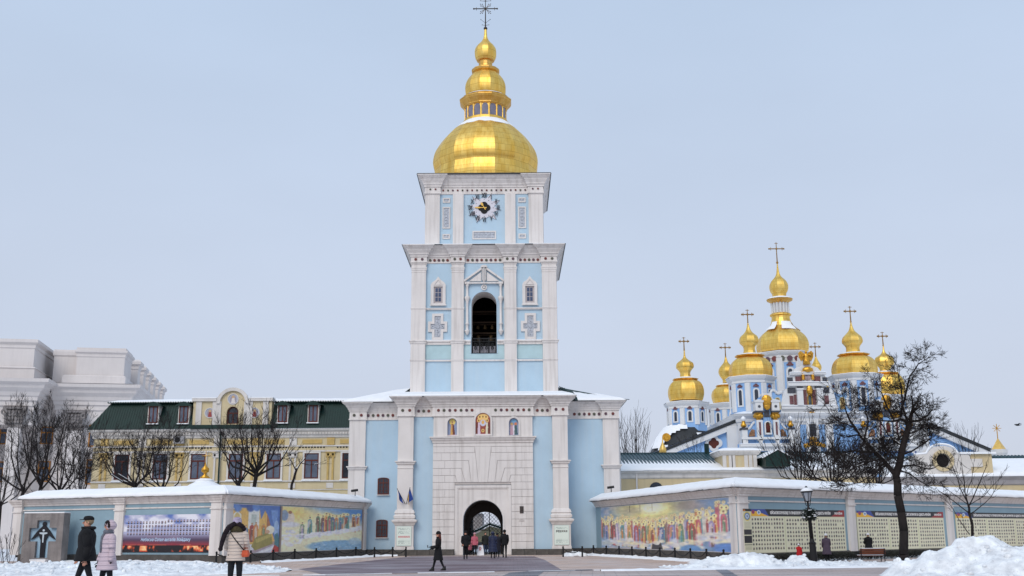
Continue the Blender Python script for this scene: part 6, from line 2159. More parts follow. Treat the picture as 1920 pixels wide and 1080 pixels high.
b.ball((gx, YF - .5, gz(694)), .7, 8, 6, 1.1, .5, .6)
b.build('gilded_trim', M_GOLDP, g)
b = MB(); b.plate([circ(gx, gz(708), 5.5 * S, 10, sz=1.1)], YF - .25, YF - .103); b.build('gable_medallion', mat('pale_medallion', lin((170, 150, 150)), .7, var=.7, scale=3), g)
an = empty('archangel_statue', (gx, YF - .2, gz(684)), 'gilded winged figure standing on top of the cathedral gable', 'statue')
b = MB(); b.smooth = True
H2 = gz(658) - gz(684)
b.rings([((0, 0, 0), .55, .4, 0), ((0, 0, H2 * .3), .42, .32, 0), ((0, 0, H2 * .55), .3, .26, 0), ((0, 0, H2 * .72), .46, .28, 0), ((0, 0, H2 * .8), .2, .18, 0), ((0, 0, H2 * .83), .12, .12, 0)], 10)
b.ball((0, 0, H2 * .9), .2, 8, 6)
b.tube((.3, -.1, H2 * .74), (.75, -.25, H2 * .6), .12, .09); b.tube((.75, -.25, H2 * .6), (.7, -.3, H2 * .95), .09, .07); b.tube((-.3, -.1, H2 * .74), (-.7, -.2, H2 * .5), .12, .09)
b.build('body', M_GOLDP, an, local=True)
for s in (-1, 1):
    b = MB(); b.plate([[(s * .1, H2 * .75), (s * .7, H2 * 1.0), (s * 1.05, H2 * .85), (s * 1.0, H2 * .55), (s * .7, H2 * .25), (s * .35, H2 * .4)]], .1, .25); b.build('wing', M_GOLDP, an, local=True)
# flanking wavy walls with mosaic icons
for pa, s in ((1465, 1), (1568, -1)):
    q = lambda d, y: (gx + (pa - s * d - 1515) * S, gz(y))
    b = MB(); pl = [q(0, 776), q(0, 735), q(4, 737), q(9, 738), q(12, 733), q(17, 731), q(21, 735), q(21, 745), q(18, 750), q(19, 760), q(22, 766), q(22, 776)]
    b.plate([pl], YF - .05, YF + 1.4); w = b.build('scroll_wall', M_CBLUE, cat)
    b = MB()
    P = [(x, YF - .1, z) for x, z in pl[1:-1]]
    b.path(P, .2, 5); b.build('scroll_edge', M_CW, w)
    cx_, cz_ = q(9, 757)
    b = MB(); b.plate([arch(cx_, 5 * S, gz(768), gz(750), 8), arch(cx_, 3.6 * S, gz(767), gz(750), 8)], YF - .3, YF - .051); b.build('icon_frame', mat('pale_gold_frame', lin((212, 196, 150)), .6), w)
    b = MB(); b.plate([arch(cx_, 3.6 * S, gz(767), gz(750), 8)], YF - .15, YF - .051); b.build('icon', mat('gold_ground_icon', lin((176, 146, 90)), .6, var=.6, scale=2), w)

# side portals: twin piers with gilded capitals, niche, urns, balustrade
def portal(pc, name, lab_mirror=False):
    Yp = YF - 3.0
    T = (at(pc + 10, 800, Yp)[0] - at(pc - 10, 800, Yp)[0]) / 20
    px0, _ = at(pc, 800, Yp)
    z_ = lambda y: at(pc, y, Yp)[1]
    q = lambda p: px0 + (p - 1439) * T
    b = MB(); b.box(q(1389), q(1490), Yp, Yp + 2.8, 0, z_(830)); b.box(q(1416), q(1463), Yp, Yp + 2.8, z_(830), z_(788)); b.box(q(1432), q(1446), Yp + .01, Yp + 2.8, z_(788), z_(742))
    p = b.build(name, M_CBLUE, cat)
    for pa in (1423.5, 1454.5):
        b = MB(); b.box(q(pa - 5.5), q(pa + 5.5), Yp - .5, Yp - .003, z_(826), z_(788)); 
        b.box(q(pa - 7), q(pa + 7), Yp - .7, Yp + 1.2, z_(771), z_(755)); b.box(q(pa - 8.5), q(pa + 8.5), Yp - .8, Yp + 1.3, z_(755), z_(752))
        pr_ = b.build('portal_pier', M_CW, p)
        b = MB(); b.box(q(pa - 1.7), q(pa + 1.7), Yp - .56, Yp - .503, z_(816), z_(792)); b.build('mosaic_strip', M_MOS, pr_)
        b = MB(); b.lathe([(4.2 * T, z_(788)), (5 * T, z_(783)), (6 * T, z_(779)), (7.5 * T, z_(776)), (7.8 * T, z_(774))], 10, q(pa), Yp + .1)
        for k in range(8): b.ball((q(pa) + 6 * T * math.cos(k * PI / 4), Yp + .1 + 6 * T * math.sin(k * PI / 4), z_(780)), .34, 6, 4)
        b.build('gilded_capital', M_GOLDP, pr_)
        b = MB(); b.box(q(pa - 8.5), q(pa + 8.5), Yp - .8, Yp + 1, z_(774), z_(771)); b.build('dark_abacus', M_MOSD, pr_)
        b = MB(); b.plate([circ(q(pa), z_(763), 2.6 * T, 8)], Yp - .76, Yp - .702); b.build('small_rosette', M_MOSD, pr_)
        b = MB(); b.loft(q(pa - 8.5), q(pa + 8.5), Yp - .8, Yp + 1.3, [(.05, z_(752) + .003), (-.5, z_(749.5))]); b.build('pier_snow', M_SNOW, pr_)
    b = MB(); b.plate([[(q(1434), z_(760)), (q(1444), z_(760)), (q(1447), z_(752)), (q(1447), z_(742)), (q(1443), z_(739)), (q(1435), z_(739)), (q(1431), z_(742)), (q(1431), z_(752))]], Yp - .3, Yp + .01); 
    b.box(q(1431), q(1447), Yp - .2, Yp + 1, z_(742), z_(738)); b.build('portal_crest', M_CW, p)
    b = MB(); b.ball((q(1439), Yp - .4, z_(752)), .75, 8, 6, 1, .4, 1.1); b.ball((q(1439), Yp - .4, z_(762)), .5, 8, 6, 1, .4, 1.1); b.build('crest_ornament', M_GOLDP, p)
    b = MB(); b.box(q(1434), q(1444), Yp - .1, Yp - .002, z_(782), z_(770)); b.build('crest_mosaic', M_MOSD, p)
    b = MB(); b.plate([arch(q(1439), 6.5 * T, z_(815), z_(796), 8), arch(q(1439), 4.4 * T, z_(812), z_(796), 8)], Yp - .4, Yp - .003); nf = b.build('icon_niche', M_CW, p)
    b = MB(); b.plate([arch(q(1439), 4.4 * T, z_(812), z_(796), 8)], Yp - .1, Yp - .004); b.build('niche_ground', mat('gold_ground_icon2', lin((196, 166, 110)), .6, var=.3), nf)
    b = MB(); b.smooth = True; b.rings([((q(1439), Yp - .15, z_(811)), .42, .06, 0), ((q(1439), Yp - .15, z_(800)), .35, .06, 0), ((q(1439), Yp - .15, z_(795)), .14, .05, 0), ((q(1439), Yp - .15, z_(792)), .1, .04, 0)], 8); b.build('icon_figure', M_BROWN, nf)
    for s in (-1, 1):
        w_ = lambda d, y: (q(1439 + s * d), z_(y))
        pl = [w_(23, 830), w_(23, 791), w_(27, 794), w_(31, 800), w_(35, 804), w_(38, 804), w_(38, 830)]
        b = MB(); b.plate([pl], Yp + .2, Yp + 1); ww = b.build('curved_wing', M_CBLUE, p)
        b = MB(); b.path([(x, Yp + .15, z) for x, z in pl[1:-1]], .16, 5); b.build('wing_edge', M_CW, ww)
        b = MB(); b.plate([[w_(24, 818), w_(24, 806), w_(29, 804), w_(34, 812), w_(36, 818)]], Yp + .1, Yp + .19); b.build('wing_mosaic', mat('brown_gold_mosaic', lin((150, 112, 84)), .7, var=.6, scale=3), ww)
        b = MB(); b.box(q(1439 + s * 44 - 5), q(1439 + s * 44 + 5), Yp - .4, Yp + 1, z_(850), z_(806)); pd = b.build('urn_pier', M_CW, p)
        b = MB(); b.box(q(1439 + s * 44 - 6), q(1439 + s * 44 + 6), Yp - .5, Yp + 1.1, z_(806), z_(802)); b.build('dark_cap', M_MOSD, pd)
        b = MB(); b.smooth = True; b.lathe([(1.5 * T, z_(802)), (5.4 * T, z_(799)), (5.6 * T, z_(796)), (3.6 * T, z_(793)), (3.2 * T, z_(788))], 10, q(1439 + s * 44), Yp + .2); b.build('gilded_urn', M_GOLDP, pd)
        b = MB(); b.smooth = True; b.lathe([(3.3 * T, z_(789)), (4.6 * T, z_(785)), (4.8 * T, z_(784)), (.1, z_(780))], 10, q(1439 + s * 44), Yp + .2); b.build('urn_top', M_SNOW, pd)
        sp_ = [(q(1439 + s * (50 + .8 * k)), z_(810 + 3.4 * k)) for k in range(8)]
    b = MB(); b.box(q(1388), q(1492), Yp - .6, Yp - .003, z_(824), z_(820)); b.box(q(1384), q(1496), Yp - .9, Yp - .003, z_(838), z_(833)); b.box(q(1384), q(1496), Yp - .5, Yp - .004, z_(846), z_(838))
    for k in range(4): b.box(q(1390 + k * 31), q(1396 + k * 31), Yp - .5, Yp - .005, z_(833), z_(824))
    b.build('balustrade', M_CW, p)
    b = MB(); b.box(q(1384), q(1496), Yp - .95, Yp - .1, z_(833) + .003, z_(832)); b.build('balustrade_snow', M_SNOW, p)
    for k in range(12):
        bb = MB(); bb.plate([circ(q(1393 + k * 8.4), z_(848.5), 1.6 * T, 8)], Yp - .5, Yp - .4); bb.build('blue_rosette', mat('blue_rosette', lin((60, 76, 130)), .5), p)
portal(1439, 'left_portal')
portal(1664, 'right_portal')

# raking side aisles
def aisle(pts, qf, white_edge, nm):
    P = [at(px, py, YF + 1) for px, py in pts]
    b = MB(); b.plate([P], YF + 1, YF + 3); a = b.build(nm, M_CBLUE, cat)
    (xa, za), (xb, zb) = [at(px, py, YF + 1) for px, py in white_edge]
    b = MB(); b.path([(xa, YF + .75, za - .6), (xb, YF + .75, zb - .6)], .5, 4); b.build('rake_band', M_CW, a)
    b = MB(); b.path([(xa, YF + .4, za), (xb, YF + .4, zb)], .24, 4); b.path([(xa, YF + 2, za), (xb, YF + 2, zb)], .24, 4); b.build('rake_edge', M_EAVE, a)
    b = MB(); b.add([(xa, YF + .2, za + .25), (xb, YF + .2, zb + .25), (xb, YF + 20, zb + .25), (xa, YF + 20, za + .25)], [(0, 1, 2, 3)]); b.build('aisle_snow', M_SNOW, a)
    if qf:
        x, z = at(*qf, YF + 1)
        q1, q2 = [], []
        for k in range(40):
            t = 2 * PI * k / 40; rr = 1 + .35 * abs(math.cos(2 * t)) 
            q1.append((x + .88 * rr * math.cos(t), z + .88 * rr * math.sin(t))); q2.append((x + .55 * rr * math.cos(t), z + .55 * rr * math.sin(t)))
        b = MB(); b.plate([q1, q2], YF + .8, YF + .997); w = b.build('quatrefoil_window', M_CW, a)
        b = MB(); b.plate([q2], YF + .95, YF + .996); b.build('pane', M_BROWN, w)
    return a
aisle([(1215, 900), (1386, 900), (1386, 789), (1215, 856)], (1338, 831), ((1386, 787), (1222, 853)), 'left_aisle')
aisle([(1738, 900), (1870, 900), (1870, 850), (1738, 798)], None, ((1738, 796), (1866, 850)), 'right_aisle')
cbox('aisle_pier', 1366, 900, 1381, 800, YF + .3, YF + .99, M_CW, YF + 1)
# dark domed apse roof under the outer left tower
X, _ = at(1283, 820, 163); sc = 163.0 / FPX
z_ = lambda y: at(1283, y, 163)[1]
b = MB(); b.lathe(smooth_prof([(70 * sc, z_(862)), (66 * sc, z_(845)), (55 * sc, z_(826)), (42 * sc, z_(810)), (34 * sc, z_(800))], 3), 8, X, 163, PI / 8); ap_ = b.build('apse_roof', M_EAVE, cat)
b = MB(); b.smooth = True
n = 40; prof = smooth_prof([(71 * sc, z_(861)), (67 * sc, z_(844)), (56 * sc, z_(825)), (43 * sc, z_(809)), (35 * sc, z_(799.5))], 4)
vs = [(X + r * math.cos(2 * PI * k / n), 163 + r * math.sin(2 * PI * k / n), z + .1) for r, z in prof for k in range(n)]
fs = []
for i in range(len(prof) - 1):
    for k in range(n):
        if noise.noise(Vector((k * .16, i * .14, 2.7))) > -.08: continue
        fs.append((i * n + k, i * n + (k + 1) % n, (i + 1) * n + (k + 1) % n, (i + 1) * n + k))
b.add(vs, fs); b.build('apse_snow', M_SNOW, cat)['kind'] = 'stuff'
b = MB(); x, z = at(1249, 820, 157); b.plate([circ(x, z, .6, 12)], 156.7, 156.9); b.plate([circ(x, z, .35, 8)], 156.5, 156.699); b.build('gilded_rosette', M_GOLDP, cat)

# ================================================================ long low building on the right
YG = 98.0
ga = empty('gallery_building', (20, YG, 0), 'long low pale yellow building with green roof under snow, right of the tower', 'building')
xa, ze = at(1120, 883, YG); xm = at(1640, 885, YG)[0]
ze = 6.9; zr_ = 8.95; yr = YG + 8
b = MB(); b.box(7.5, xm, YG, YG + 15, 0, 6.35); b.build('wall', M_PALEY, ga)
b = MB(); b.loft(7.5, xm, YG, YG + 15, [(.02, 6.2), (.15, 6.3), (.2, 6.6), (.5, 6.75), (.55, ze)]); b.build('cornice', M_WTRIM, ga)
b = MB(); b.add([(7, YG - .6, ze + .003), (xm + .5, YG - .6, ze + .003), (xm + .5, yr, zr_), (7, yr, zr_), (7, YG + 16, ze), (xm + .5, YG + 16, ze)], [(0, 1, 2, 3), (3, 2, 5, 4)]); b.build('roof', M_TEAL, ga)
b = MB()
k = 0
x = 7.2
while x < 29:
    b.tube((x, YG + 1.5, ze + (2.1) * .262), (x, yr, zr_ + .03), .06, n=4, cap=False)
    x += .33
o = b.build('roof_ribs', M_TEAL, ga); o['kind'] = 'stuff'
b = MB()
x = 7.2
while x < 40:
    # tongues of snow lying between the ribs
    h = .56 + .1 * noise.noise(Vector((x * .5, 0, 1)))
    y2 = YG + (yr - YG) * h
    y1 = YG + (yr - YG) * .26
    f = lambda y: ze + (zr_ - ze) * (y - YG + .6) / (yr - YG + .6) + .07
    b.add([(x + .05, y1, f(y1) + .02), (x + .29, y1, f(y1) + .02), (x + .17, y2, f(y2)), ], [(0, 1, 2)])
    x += .33
b.build('snow_tongue', M_SNOW, ga)['kind'] = 'stuff'
fz = lambda y: ze + (zr_ - ze) * (y - YG + .6) / (yr - YG + .6) + .03
snow_sheet('roof_snow', [(7, YG - .6, fz(YG - .6)), (29, YG - .6, fz(YG - .6)), (29, YG + 2.4, fz(YG + 2.4)), (7, YG + 2.4, fz(YG + 2.4))], 90, 8, .1, ga, seed=60, ragged=.1)
snow_sheet('roof_snow', [(28, YG - .6, fz(YG - .6)), (xm + .5, YG - .6, fz(YG - .6)), (xm + .5, yr - .5, fz(yr - .5)), (28, yr - .5, fz(yr - .5))], 50, 8, .1, ga, seed=61, ragged=.1)
b = MB(); b.box(7, xm, yr - .1, yr + .1, zr_ + .01, zr_ + .12); b.build('ridge', M_TEAL, ga)
x, _ = at(1193, 890, YG)
b = MB(); b.tube((x, YG - .2, 3), (x, YG - .2, 6.7), .08, n=8); b.build('downpipe', M_WHITE, ga)
x, _ = at(1230, 908, YG)
b = MB(); b.plate([arch(x, .6, 3.5, 5.3, 8)], YG - .04, YG - .003); b.build('arched_window', M_GLASS, ga)
x, _ = at(1325, 842, yr)
b = MB(); b.tube((x, yr, zr_ - .3), (x, yr, at(1325, 832, yr)[1]), .24, n=10); b.build('chimney', M_GREEN, ga)
# attic block with panels
xa, xb = at(1350, 860, YG)[0], at(1424, 860, YG)[0]
b = MB(); b.box(xa + .25, xb - .25, YG - .1, YG + 4, 6.9, 8.4); at_ = b.build('attic_block', M_PALEY, ga)
b = MB(); b.loft(xa + .2, xb - .2, YG - .12, YG + 4, [(.0, 8.2), (.1, 8.25), (.25, 8.45), (.3, 8.6)])
for x in (xa + .2, xa + .75, xa + 1.0, xb - 1.4, xb - 1.0, xb - .6): b.box(x, x + .32, YG - .2, YG - .101, 6.95, 8.2)
b.build('attic_trim', M_WTRIM, at_)
b = MB(); b.loft(xa, xb, YG - .2, YG + 4, [(.2, 8.61), (.1, 8.75), (-.5, 8.9)]); b.build('attic_snow', M_SNOW, at_)
b = MB(); b.box(xa + 1.55, xb - 1.65, YG - .14, YG - .103, 7.15, 8.05); b.build('attic_panel', M_YELLOW, at_)
# dark green gabled porch roof
xa, xb, xc = at(1429, 860, YG - 2)[0], at(1488, 860, YG - 2)[0], at(1459, 860, YG - 2)[0]
zt = at(1459, 842, YG - 2)[1]; zb_ = at(1459, 858, YG - 2)[1]; zc_ = at(1459, 872, YG - 2)[1]
b = MB(); b.plate([[(xa + .3, zc_ - .1), (xb - .3, zc_ - .1), (xb - .3, zb_ + .1), (xc, zt - .05), (xa + .3, zb_ + .1)]], YG - 2, YG + 3); pg = b.build('gabled_dormer', M_GREEN, ga)
b = MB(); b.path([(xa, YG - 2.05, zb_), (xc, YG - 2.05, zt)], .07, 4); b.path([(xc, YG - 2.05, zt), (xb, YG - 2.05, zb_)], .07, 4)
b.add([(xa, YG - 2.1, zb_ + .05), (xc, YG - 2.1, zt + .05), (xc, YG + 3, zt + .05), (xa, YG + 3, zb_ + .05)], [(0, 1, 2, 3)]); b.add([(xc, YG - 2.1, zt + .05), (xb, YG - 2.1, zb_ + .05), (xb, YG + 3, zb_ + .05), (xc, YG + 3, zt + .05)], [(0, 1, 2, 3)])
b.build('gable_snow', M_SNOW, pg)

# second low building with round window, far right
gb = empty('annex_building', (40, YG - 1, 0), 'pale yellow low building with arched attic window and snowy roof, behind the big tree', 'building')
xs = xm + .6; ye = YG - 1
b = MB(); b.box(xs, 62, ye, YG + 14, 0, 5.6); b.build('wall', M_PALEY, gb)
b = MB(); b.loft(xs, 62, ye, YG + 14, [(.02, 5.4), (.15, 5.5), (.25, 5.85), (.5, 6.05), (.55, 6.2)]); b.build('cornice', mat('grey_cornice', lin((172, 166, 166)), .85, var=.12, scale=1, bump=.1), gb)
b = MB(); b.add([(xs - .5, ye - .6, 6.205), (62, ye - .6, 6.205), (62, YG + 6, 8.3), (xs - .5, YG + 6, 8.3)], [(0, 1, 2, 3)]); b.build('roof', M_TEAL, gb)
snow_sheet('roof_snow', [(xs - .5, ye - .65, 6.22), (62, ye - .65, 6.22), (62, YG + 5, 8.1), (xs - .5, YG + 5, 8.1)], 110, 8, .14, gb, seed=70, ragged=.1)
b = MB(); 
x = 33
while x < 62:
    b.tube((x, YG + 4.9, 8.16), (x, YG + 6, 8.42), .09, n=5); x += .33
b.build('roof_ribs', M_TEAL, gb)['kind'] = 'stuff'
x, _ = at(1766, 866, ye)
b = MB()
hw = 1.55
pl = [(x - 2.4, 6.25), (x + 2.4, 6.25), (x + 2.4, 8.05), (x + 1.35, 8.12)] + [(x + hw * .8 * math.cos(PI * k / 10), 8.1 + 1.0 * math.sin(PI * k / 10) * .75) for k in range(1, 10)] + [(x - 1.35, 8.12), (x - 2.4, 8.05)]
b.plate([pl, circ(x, 7.55, .62, 14)], ye - .3, ye + 1.5); rw_ = b.build('attic_gable', M_WTRIM, gb)
b = MB(); b.plate([circ(x, 7.55, .95, 16), circ(x, 7.55, .63, 16)], ye - .42, ye - .301); b.build('round_frame', M_PALEY, rw_)
b = MB(); b.plate([circ(x, 7.55, .6, 12)], ye - .05, ye); b.build('pane', M_DARK, rw_)
b = MB(); b.path([(x - 2.5, ye - .2, 8.1), (x - 1.4, ye - .2, 8.2)] + [(x + hw * .85 * math.cos(PI * k / 10), ye - .2, 8.2 + .8 * math.sin(PI * k / 10)) for k in range(9, 0, -1)] + [(x + 1.4, ye - .2, 8.2), (x + 2.5, ye - .2, 8.1)], .1, 5); b.build('gable_edge', M_SNOW, rw_)
xa, xb = at(1802, 870, ye)[0], at(1860, 870, ye)[0]
b = MB(); b.box(xa, xb, ye - .1, ye + 4, 6.25, 8.1); bl = b.build('attic_block', M_PALEY, gb)
b = MB(); b.box(xa + .6, xb - .9, ye - .2, ye - .101, 7.0, 7.7); b.build('attic_panel', M_WTRIM, bl)
b = MB(); b.box(xa - .25, xb + .3, ye - .4, ye + 4, 8.11, 8.28); b.build('attic_snow', M_SNOW, bl)
# small golden spire behind, far right
x, z = at(1873, 843, 125)
sp_ = empty('small_spire', (x, 125, 0), 'small golden pyramid spire with star finial at the far right', 'spire')
b = MB(); b.lathe([(.8, 0), (.8, z - .7), (.95, z - .4), (1.0, z)], 8, x, 125); b.build('base', M_CW, sp_)
b = MB(); b.lathe([(.85, z + .01), (.45, z + .6), (.08, at(1873, 823, 125)[1])], 4, x, 125); b.build('gilded_roof', mat('bright_gilding', lin((236, 196, 110)), .4, metal=.5, var=.2), sp_)
b = MB(); zt = at(1871, 808, 125)[1]; b.tube((x, 125, at(1873, 823, 125)[1] - .2), (x, 125, zt + .5), .05)
for k in range(4): b.tube((x - .5 * math.cos(k * PI / 4), 125, zt + .3 - .5 * math.sin(k * PI / 4)), (x + .5 * math.cos(k * PI / 4), 125, zt + .3 + .5 * math.sin(k * PI / 4)), .04, n=4)
b.build('star_finial', M_GOLDP, sp_)
x, z = at(1243, 850, 120)
sp_ = empty('golden_finial', (x, 120, 0), 'small bright golden finial rising behind the green roof below the dark apse', 'finial')
b = MB(); b.smooth = True; b.lathe([(.34, 0), (.34, z), (.4, z + .1), (.38, z + .5), (.2, z + .9), (.08, z + 1.2), (.03, z + 1.7)], 10, x, 120); b.build('cap', mat('bright_gilding', (0, 0, 0)), sp_)

# porch house seen through the gateway
po = empty('porch_house', (TX + .1, 112, 0), 'small yellow hut with dark green gable seen through the gateway', 'building')
pc = TX + .35
b = MB(); b.box(pc - 2.1, pc + 2.9, 112, 115, 0, 1.35); b.build('wall', M_YELLOW, po)
b = MB(); b.box(pc - 2.1, pc + 2.9, 111.9, 111.99, 0, .7); b.build('dado', M_MOSD, po)
b = MB(); b.plate([[(pc - 2.1, 1.35), (pc + 2.9, 1.35), (pc - .5, 2.3)]], 111.95, 112.4); b.build('gable_wall', M_YELLOW, po)
b, b2 = MB(), MB()
for A, B in (((pc - 2.6, 1.3), (pc - .5, 2.35)), ((pc - .5, 2.35), (pc + 3.6, 1.05))):
    b.add([(A[0], 111.2, A[1]), (B[0], 111.2, B[1]), (B[0], 111.2, B[1] + .2), (A[0], 111.2, A[1] + .2), (A[0], 115, A[1] + .2), (B[0], 115, B[1] + .2)], [(0, 1, 2, 3), (3, 2, 5, 4)])
    b2.add([(A[0], 111.3, A[1] + .21), (B[0], 111.3, B[1] + .21), (B[0], 115, B[1] + .3), (A[0], 115, A[1] + .3), (A[0], 111.3, A[1] + .3), (B[0], 111.3, B[1] + .3)], [(0, 1, 5, 4), (4, 5, 2, 3)])
b.build('gable_roof', M_GREEN, po); b2.build('roof_snow', M_SNOW, po)
sh = empty('far_house', (-6, 150, 0), 'distant snowy roofed brown house glimpsed through the gateway lattice', 'building')
b = MB(); b.box(-13, -4.2, 150, 158, 0, 4.2); b.build('wall', M_GREY2, sh)
b = MB(); b.add([(-13.5, 149.5, 4.21), (-3.8, 149.5, 4.21), (-4.5, 156, 6.2), (-13.5, 156, 6.2)], [(0, 1, 2, 3)]); b.build('roof', M_SNOW, sh)

# little domed kiosk behind the left wall
kx, kz = at(383, 914, 74)
ki = empty('well_kiosk', (kx, 74, 0), 'small round kiosk with snow-covered dome and golden cross behind the left wall', 'kiosk')
b = MB()
for k in range(8): b.tube((1.3 * math.cos(k * PI / 4), 1.3 * math.sin(k * PI / 4), 0), (1.3 * math.cos(k * PI / 4), 1.3 * math.sin(k * PI / 4), kz - .3), .09, n=8)
b.build('column', M_WHITE, ki, local=True)
b = MB(); b.smooth = True; b.lathe([(1.75, kz - .35), (1.8, kz - .2), (1.6, kz - .1)], 24); b.build('cornice', M_WHITE, ki, local=True)
b = MB(); b.smooth = True; b.lathe(smooth_prof([(1.5, kz - .3), (1.3, kz - .05), (.95, kz + .2), (.6, kz + .38), (.58, kz + .48), (.3, kz + .6)], 3), 24); b.build('dome_snow', M_SNOW, ki, local=True)
b = MB(); b.smooth = True; b.lathe([(.3, kz + .58), (.34, kz + .66), (.1, kz + .84), (.1, kz + .95), (.26, kz + 1.05), (.26, kz + 1.25), (.08, kz + 1.42), (.02, kz + 1.7)], 12)
b.tube((0, 0, kz + 1.6), (0, 0, kz + 2.4), .03); b.tube((-.28, 0, kz + 2.1), (.28, 0, kz + 2.1), .025); b.build('golden_finial', M_GOLDP, ki, local=True)
# security cameras on the wall corners
for (px, py, Y, lab) in ((1146, 915, 80.5, 'dark surveillance camera on the snowy wall roof right of the tower'), (666, 921, 81, 'dark surveillance camera on the snowy wall roof left of the tower'), (302, 931, 67.0, 'small dark floodlight at the eave above the portrait banner')):
    x, z = at(px, py, Y)
    s_ = empty('surveillance_camera', (x, Y, z), lab, 'camera')
    b = MB(); b.tube((-.28, 0, .02), (.2, -.12, .08), .09, n=8); b.build('housing', M_IRON, s_, local=True)
    b = MB(); b.tube((0, 0, -.35), (0, 0, .02), .03); b.build('bracket', M_IRON, s_, local=True)
# ================================================================ trees
class Tree:
    def __init__(s, name, label, base, seed, twig=.012, group=None, bark=None):
        s.root = empty(name, base, label, 'tree', group)
        s.t, s.c, s.r, s.twig = MB(), MB(), random.Random(seed), twig
        s.t.smooth = True
        s.snow = MB()
    def branch(s, p, d, L, r, depth, up=.25, nk=3, spread=.7):
        R = s.r
        n = 3 if depth > 0 else 2
        pts = [p]
        q, dd = Vector(p), Vector(d).normalized()
        for i in range(n):
            dd = (dd + Vector((R.uniform(-1, 1), R.uniform(-1, 1), R.uniform(-.7, 1))) * .22 + Vector((0, 0, up * .35))).normalized()
            q = q + dd * L / n
            pts.append(q.copy())
        r1 = max(s.twig * .55, r * .55)
        for i in range(n):
            a, b_ = r + (r1 - r) * i / n, r + (r1 - r) * (i + 1) / n
            s.c.tube(pts[i], pts[i + 1], a, b_, 5 if r > .04 else 3, cap=False)
        if depth <= 0: return
        for k in range(nk):
            t = R.uniform(.25, 1.0)
            i = min(n - 1, int(t * n))
            pp = pts[i].lerp(pts[i + 1], t * n - i)
            bd = (pts[i + 1] - pts[i]).normalized()
            ax = Vector((R.gauss(0, 1), R.gauss(0, 1), R.gauss(0, .6))).normalized()
            nd = (bd + ax * spread).normalized()
            s.branch(pp, nd, L * R.uniform(.5, .8), max(s.twig, r * .5), depth - 1, up, nk, spread)
        s.branch(pts[-1], dd, L * .6, max(s.twig, r1), depth - 1, up, nk, spread)
    def limb(s, pts, r0, r1, dens=3, tl=.8, depth=2, up=.25, trunk=False, start=.15, spread=.8, nk=3, snow=0):
        P = [Vector(p) for p in pts]
        rs = [r0 + (r1 - r0) * i / (len(P) - 1) for i in range(len(P))]
        m = s.t if trunk else s.c
        # gentle wobble between the given points
        Q, RR = [P[0]], [rs[0]]
        for i in range(len(P) - 1):
            mid = P[i].lerp(P[i + 1], .5) + Vector((s.r.uniform(-1, 1), s.r.uniform(-1, 1), s.r.uniform(-1, 1))) * (P[i + 1] - P[i]).length * .06
            Q += [mid, P[i + 1]]; RR += [(rs[i] + rs[i + 1]) / 2, rs[i + 1]]
        for i in range(len(Q) - 1): m.tube(Q[i], Q[i + 1], RR[i], RR[i + 1], 8 if RR[i] > .08 else 5)
        if snow:
            for i in range(len(Q) - 1):
                if s.r.random() < snow:
                    o = Vector((0, 0, RR[i] * .8)); s.snow.tube(Q[i] + o, Q[i + 1] + o, RR[i] * .7, RR[i + 1] * .7, 5)
        L = sum((Q[i + 1] - Q[i]).length for i in range(len(Q) - 1))
        for k in range(int(L * dens)):
            t = start + (1 - start) * s.r.random()
            x = t * (len(Q) - 1); i = min(len(Q) - 2, int(x))
            pp = Q[i].lerp(Q[i + 1], x - i)
            bd = (Q[i + 1] - Q[i]).normalized()
            ax = Vector((s.r.gauss(0, 1), s.r.gauss(0, 1), s.r.gauss(0, .7))).normalized()
            s.branch(pp, (bd * .5 + ax * spread).normalized(), tl * s.r.uniform(.6, 1.3), max(s.twig, RR[i] * .35 if RR[i] < .1 else .03), depth, up, nk, spread)
        if dens: s.branch(Q[-1], (Q[-1] - Q[-2]), tl, max(s.twig, r1 * .8), depth, up, nk, spread)
    def done(s):
        if s.t.v: s.t.build('trunk', M_BARK, s.root)
        s.c.build('crown', M_TWIG, s.root)
        if s.snow.v: s.snow.smooth = True; s.snow.build('snow_on_limbs', M_SNOW, s.root)

def P3(px, py, Y, dy=0):
    x, z = at(px, py, Y + dy)
    return (x, Y + dy, z)
# the big dark tree in front of the memorial boards
Y0 = 52.0
bx = P3(1694, 1045, Y0)[0]
T = Tree('pollarded_tree', 'biggest tree, dark and gnarled with dense twigs, in front of the right wall', (bx, Y0, 0), 5, .0085)
T.limb([(bx + .06, Y0, -.1), P3(1694, 1040, Y0), P3(1690, 960, Y0), P3(1683, 905, Y0), P3(1679, 888, Y0)], .235, .17, 0, trunk=True)
T.limb([P3(1680, 892, Y0), P3(1655, 862, Y0, .1), P3(1625, 832, Y0, .3), P3(1602, 800, Y0, .3), P3(1586, 770, Y0, .2)], .12, .035, 5, .75, 3, snow=.3, spread=1.0, up=0)
T.limb([P3(1680, 890, Y0), P3(1690, 850, Y0), P3(1700, 812, Y0), P3(1705, 792, Y0)], .18, .13, 4, .75, 3, spread=1.0)
T.limb([P3(1705, 794, Y0), P3(1690, 786, Y0), P3(1672, 790, Y0)], .09, .06, 3, .6, 2, snow=.9)
